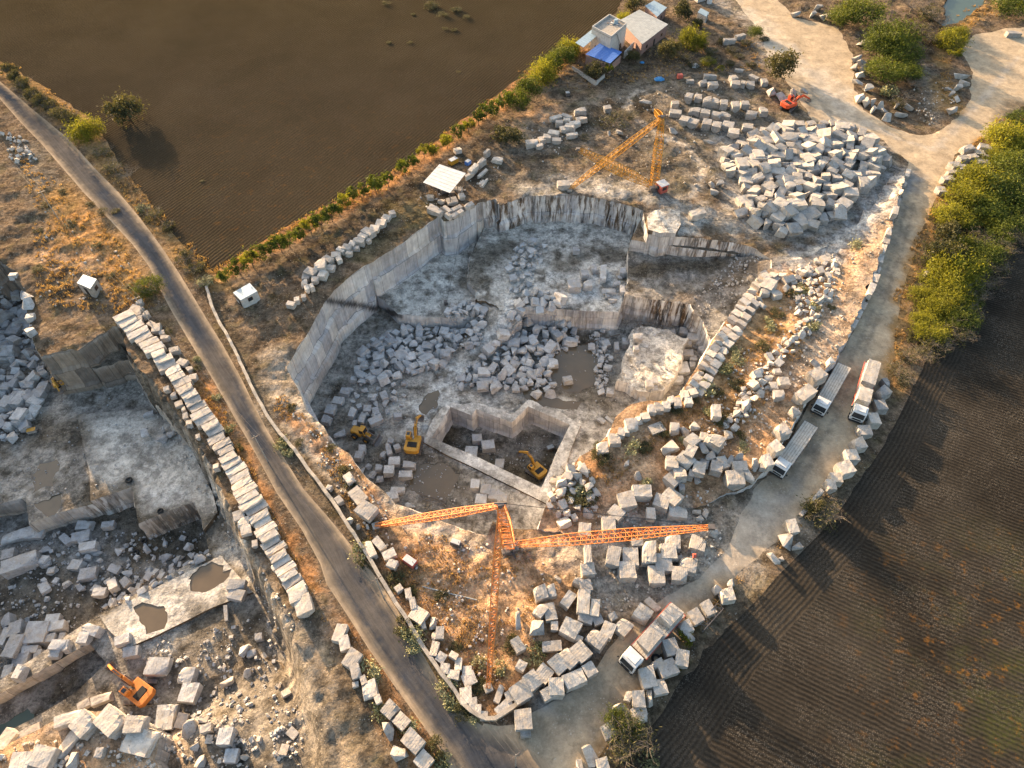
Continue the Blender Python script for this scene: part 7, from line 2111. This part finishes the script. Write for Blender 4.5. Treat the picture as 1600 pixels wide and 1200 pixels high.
# boundary wall of the crane yard along the left road
BW = [(325,452),(332,480),(343,505),(357,528),(374,562),(390,597),(400,618),(420,655),(440,682),(462,706),(482,735),(500,758),(525,792),(548,828),(570,862),(592,900),(620,945),(640,975),(655,1002),(672,1027),(690,1055),(712,1082),(722,1100),(735,1112),(748,1121),(760,1125),(774,1124),(788,1116),(800,1107),(812,1098)]
root = tag(empty('boundary_wall', at(590, 898)), 'long low masonry wall between the left road and the crane yard', 'wall'); o0 = root.location
P = [at(*p) for p in BW]; P2 = []
for a, b_ in zip(P, P[1:]):
    n = max(1, int((b_ - a).length / 1.0))
    for i in range(n): P2.append(a.lerp(b_, i / n) + Vector((random.uniform(-.06, .06), random.uniform(-.06, .06), random.uniform(-.05, .05))))
P2.append(P[-1])
def strip_wall(P2, z0, z1, t, jit=0.0):
    m = MB(); rings = []
    for i, p in enumerate(P2):
        d = (P2[min(i + 1, len(P2) - 1)] - P2[max(i - 1, 0)]); d.z = 0; d.normalize(); s = Vector((-d.y, d.x, 0)) * (t / 2 + random.uniform(-jit, jit)); q = p - o0
        zz = Vector((0, 0, random.uniform(-jit, jit)))
        rings.append([q - s + Vector((0, 0, z0)), q + s + Vector((0, 0, z0)), q + s + Vector((0, 0, z1)) + zz, q - s + Vector((0, 0, z1)) + zz])
    vs = [v for r in rings for v in r]; fs = []
    for i in range(len(rings) - 1):
        for j in range(4): fs.append((i * 4 + j, i * 4 + (j + 1) % 4, (i + 1) * 4 + (j + 1) % 4, (i + 1) * 4 + j))
    fs += [(3, 2, 1, 0), tuple(len(vs) - 4 + k for k in range(4))]
    m.add(vs, fs); return m
wl = strip_wall(P2, -.5, .85, .42, .05).build('masonry', M['masonry'], root)
strip_wall(P2, .85, .95, .5, .02).build('coping', M['concrete'], root)

# poles and the wires over the road
POLES = [((84,262),7.5),((214,480),7.5),((398,690),7.5),((588,905),7.5),((808,1178),7.5)]
tops = []
for i, ((x, y), h) in enumerate(POLES):
    t = W(*[(64,300),(212,466),(398,683),(588,905),(806,1180)][i], 7.0)
    p = Vector((t.x, t.y, gz(t.x, t.y)))
    root = tag(empty('utility_pole', p), 'thin grey utility pole, {} from the top left along the left road'.format(ordinal(i)), 'utility pole', 'utility poles along the left road')
    m = MB(); m.bar((0, 0, -.3), (0, 0, t.z - p.z + .4), .10, 8, .07); m.build('pole', M['concrete'], root)
    m = MB(); m.box((0, 0, t.z - p.z), (1.5, .09, .09), .6); 
    for s in (-.6, 0, .6): m.bar((s * math.cos(.6), s * math.sin(.6), t.z - p.z + .05), (s * math.cos(.6), s * math.sin(.6), t.z - p.z + .25), .05, 6)
    m.build('crossarm', M['steel'], root); tops.append(t)
for k, s in enumerate((-.6, 0, .6)):
    m = MB(); off_ = Vector((s * math.cos(.6), s * math.sin(.6), .25)); o0 = tops[0] + off_
    ext = [tops[0] + (tops[0] - tops[1]) * .9] + tops + [tops[-1] + (tops[-1] - tops[-2]) * .8]
    for a, b_ in zip(ext, ext[1:]):
        pr = a + off_ - o0
        for i in range(1, 13):
            q = a.lerp(b_, i / 12) + off_ - o0 - Vector((0, 0, 1.1 * math.sin(math.pi * i / 12))); m.bar(pr, q, .015, 3); pr = q
    w_ = m.build('overhead_wire', M['steel']); w_.location = o0
    tag(w_, 'overhead wire along the left road, {} of three from the quarry side'.format(ordinal(k)), 'wire', 'overhead wires along the left road')

# fence / truss frame leaning on the stones opposite the loaded truck
a = at(1092, 985); b_ = at(1122, 952)
root = tag(empty('lattice_frame', a), 'spare lattice crane section lying on the stones opposite the loaded truck', 'crane section')
m = MB(); truss_mb(m, Vector((0, 0, .9)), (b_ - a) + Vector((0, 0, .9)), 1.0, 1.0, .8, .05, .03); m.build('lattice', M['steel'], root)
for (x0, y0), (x1, y1), lab in (((655,775),(695,788),'spare ladder-like frame lying on the wet floor of the main pit'), ((748,808),(778,808),'dark ladder frame on the pit floor behind the front crane'), ((1032,170+130),(1048,316),'long thin girder on the ground right of the rear crane cab')):
    a = at(x0, y0); b_ = at(x1, y1); root = tag(empty('steel_frame', a), lab, 'steel frame'); m = MB(); d = b_ - a; s = Vector((-d.y, d.x, 0)).normalized() * .45; n = max(4, int(d.length / .5))
    for k in (-1, 1): m.bar(s * k + Vector((0, 0, .15)), d + s * k + Vector((0, 0, .15)), .05, 4)
    for i in range(n + 1): m.bar(d * (i / n) + s * (1 if i % 2 else -1) + Vector((0, 0, .15)), d * (min(n, i + 1) / n) - s * (1 if i % 2 else -1) + Vector((0, 0, .15)), .035, 4)
    m.build('frame', M['steel'], root)
# pipe lying across the rusty slope
a = at(660, 917); b_ = at(745, 938); root = tag(empty('long_pole', a), 'long thin pipe lying on the rusty slope below the front crane', 'pipe'); m = MB(); m.bar((0, 0, .12), (b_ - a) + Vector((0, 0, .12)), .09, 8); m.build('pipe', M['tin'], root)
a = at(915, 538); b_ = at(968, 525); root = tag(empty('long_pole', a), 'long pole lying across the rocks right of the brown pond', 'pipe'); m = MB(); m.bar((0, 0, .4), (b_ - a) + Vector((0, 0, .5)), .08, 8); m.build('pipe', M['wood'], root)
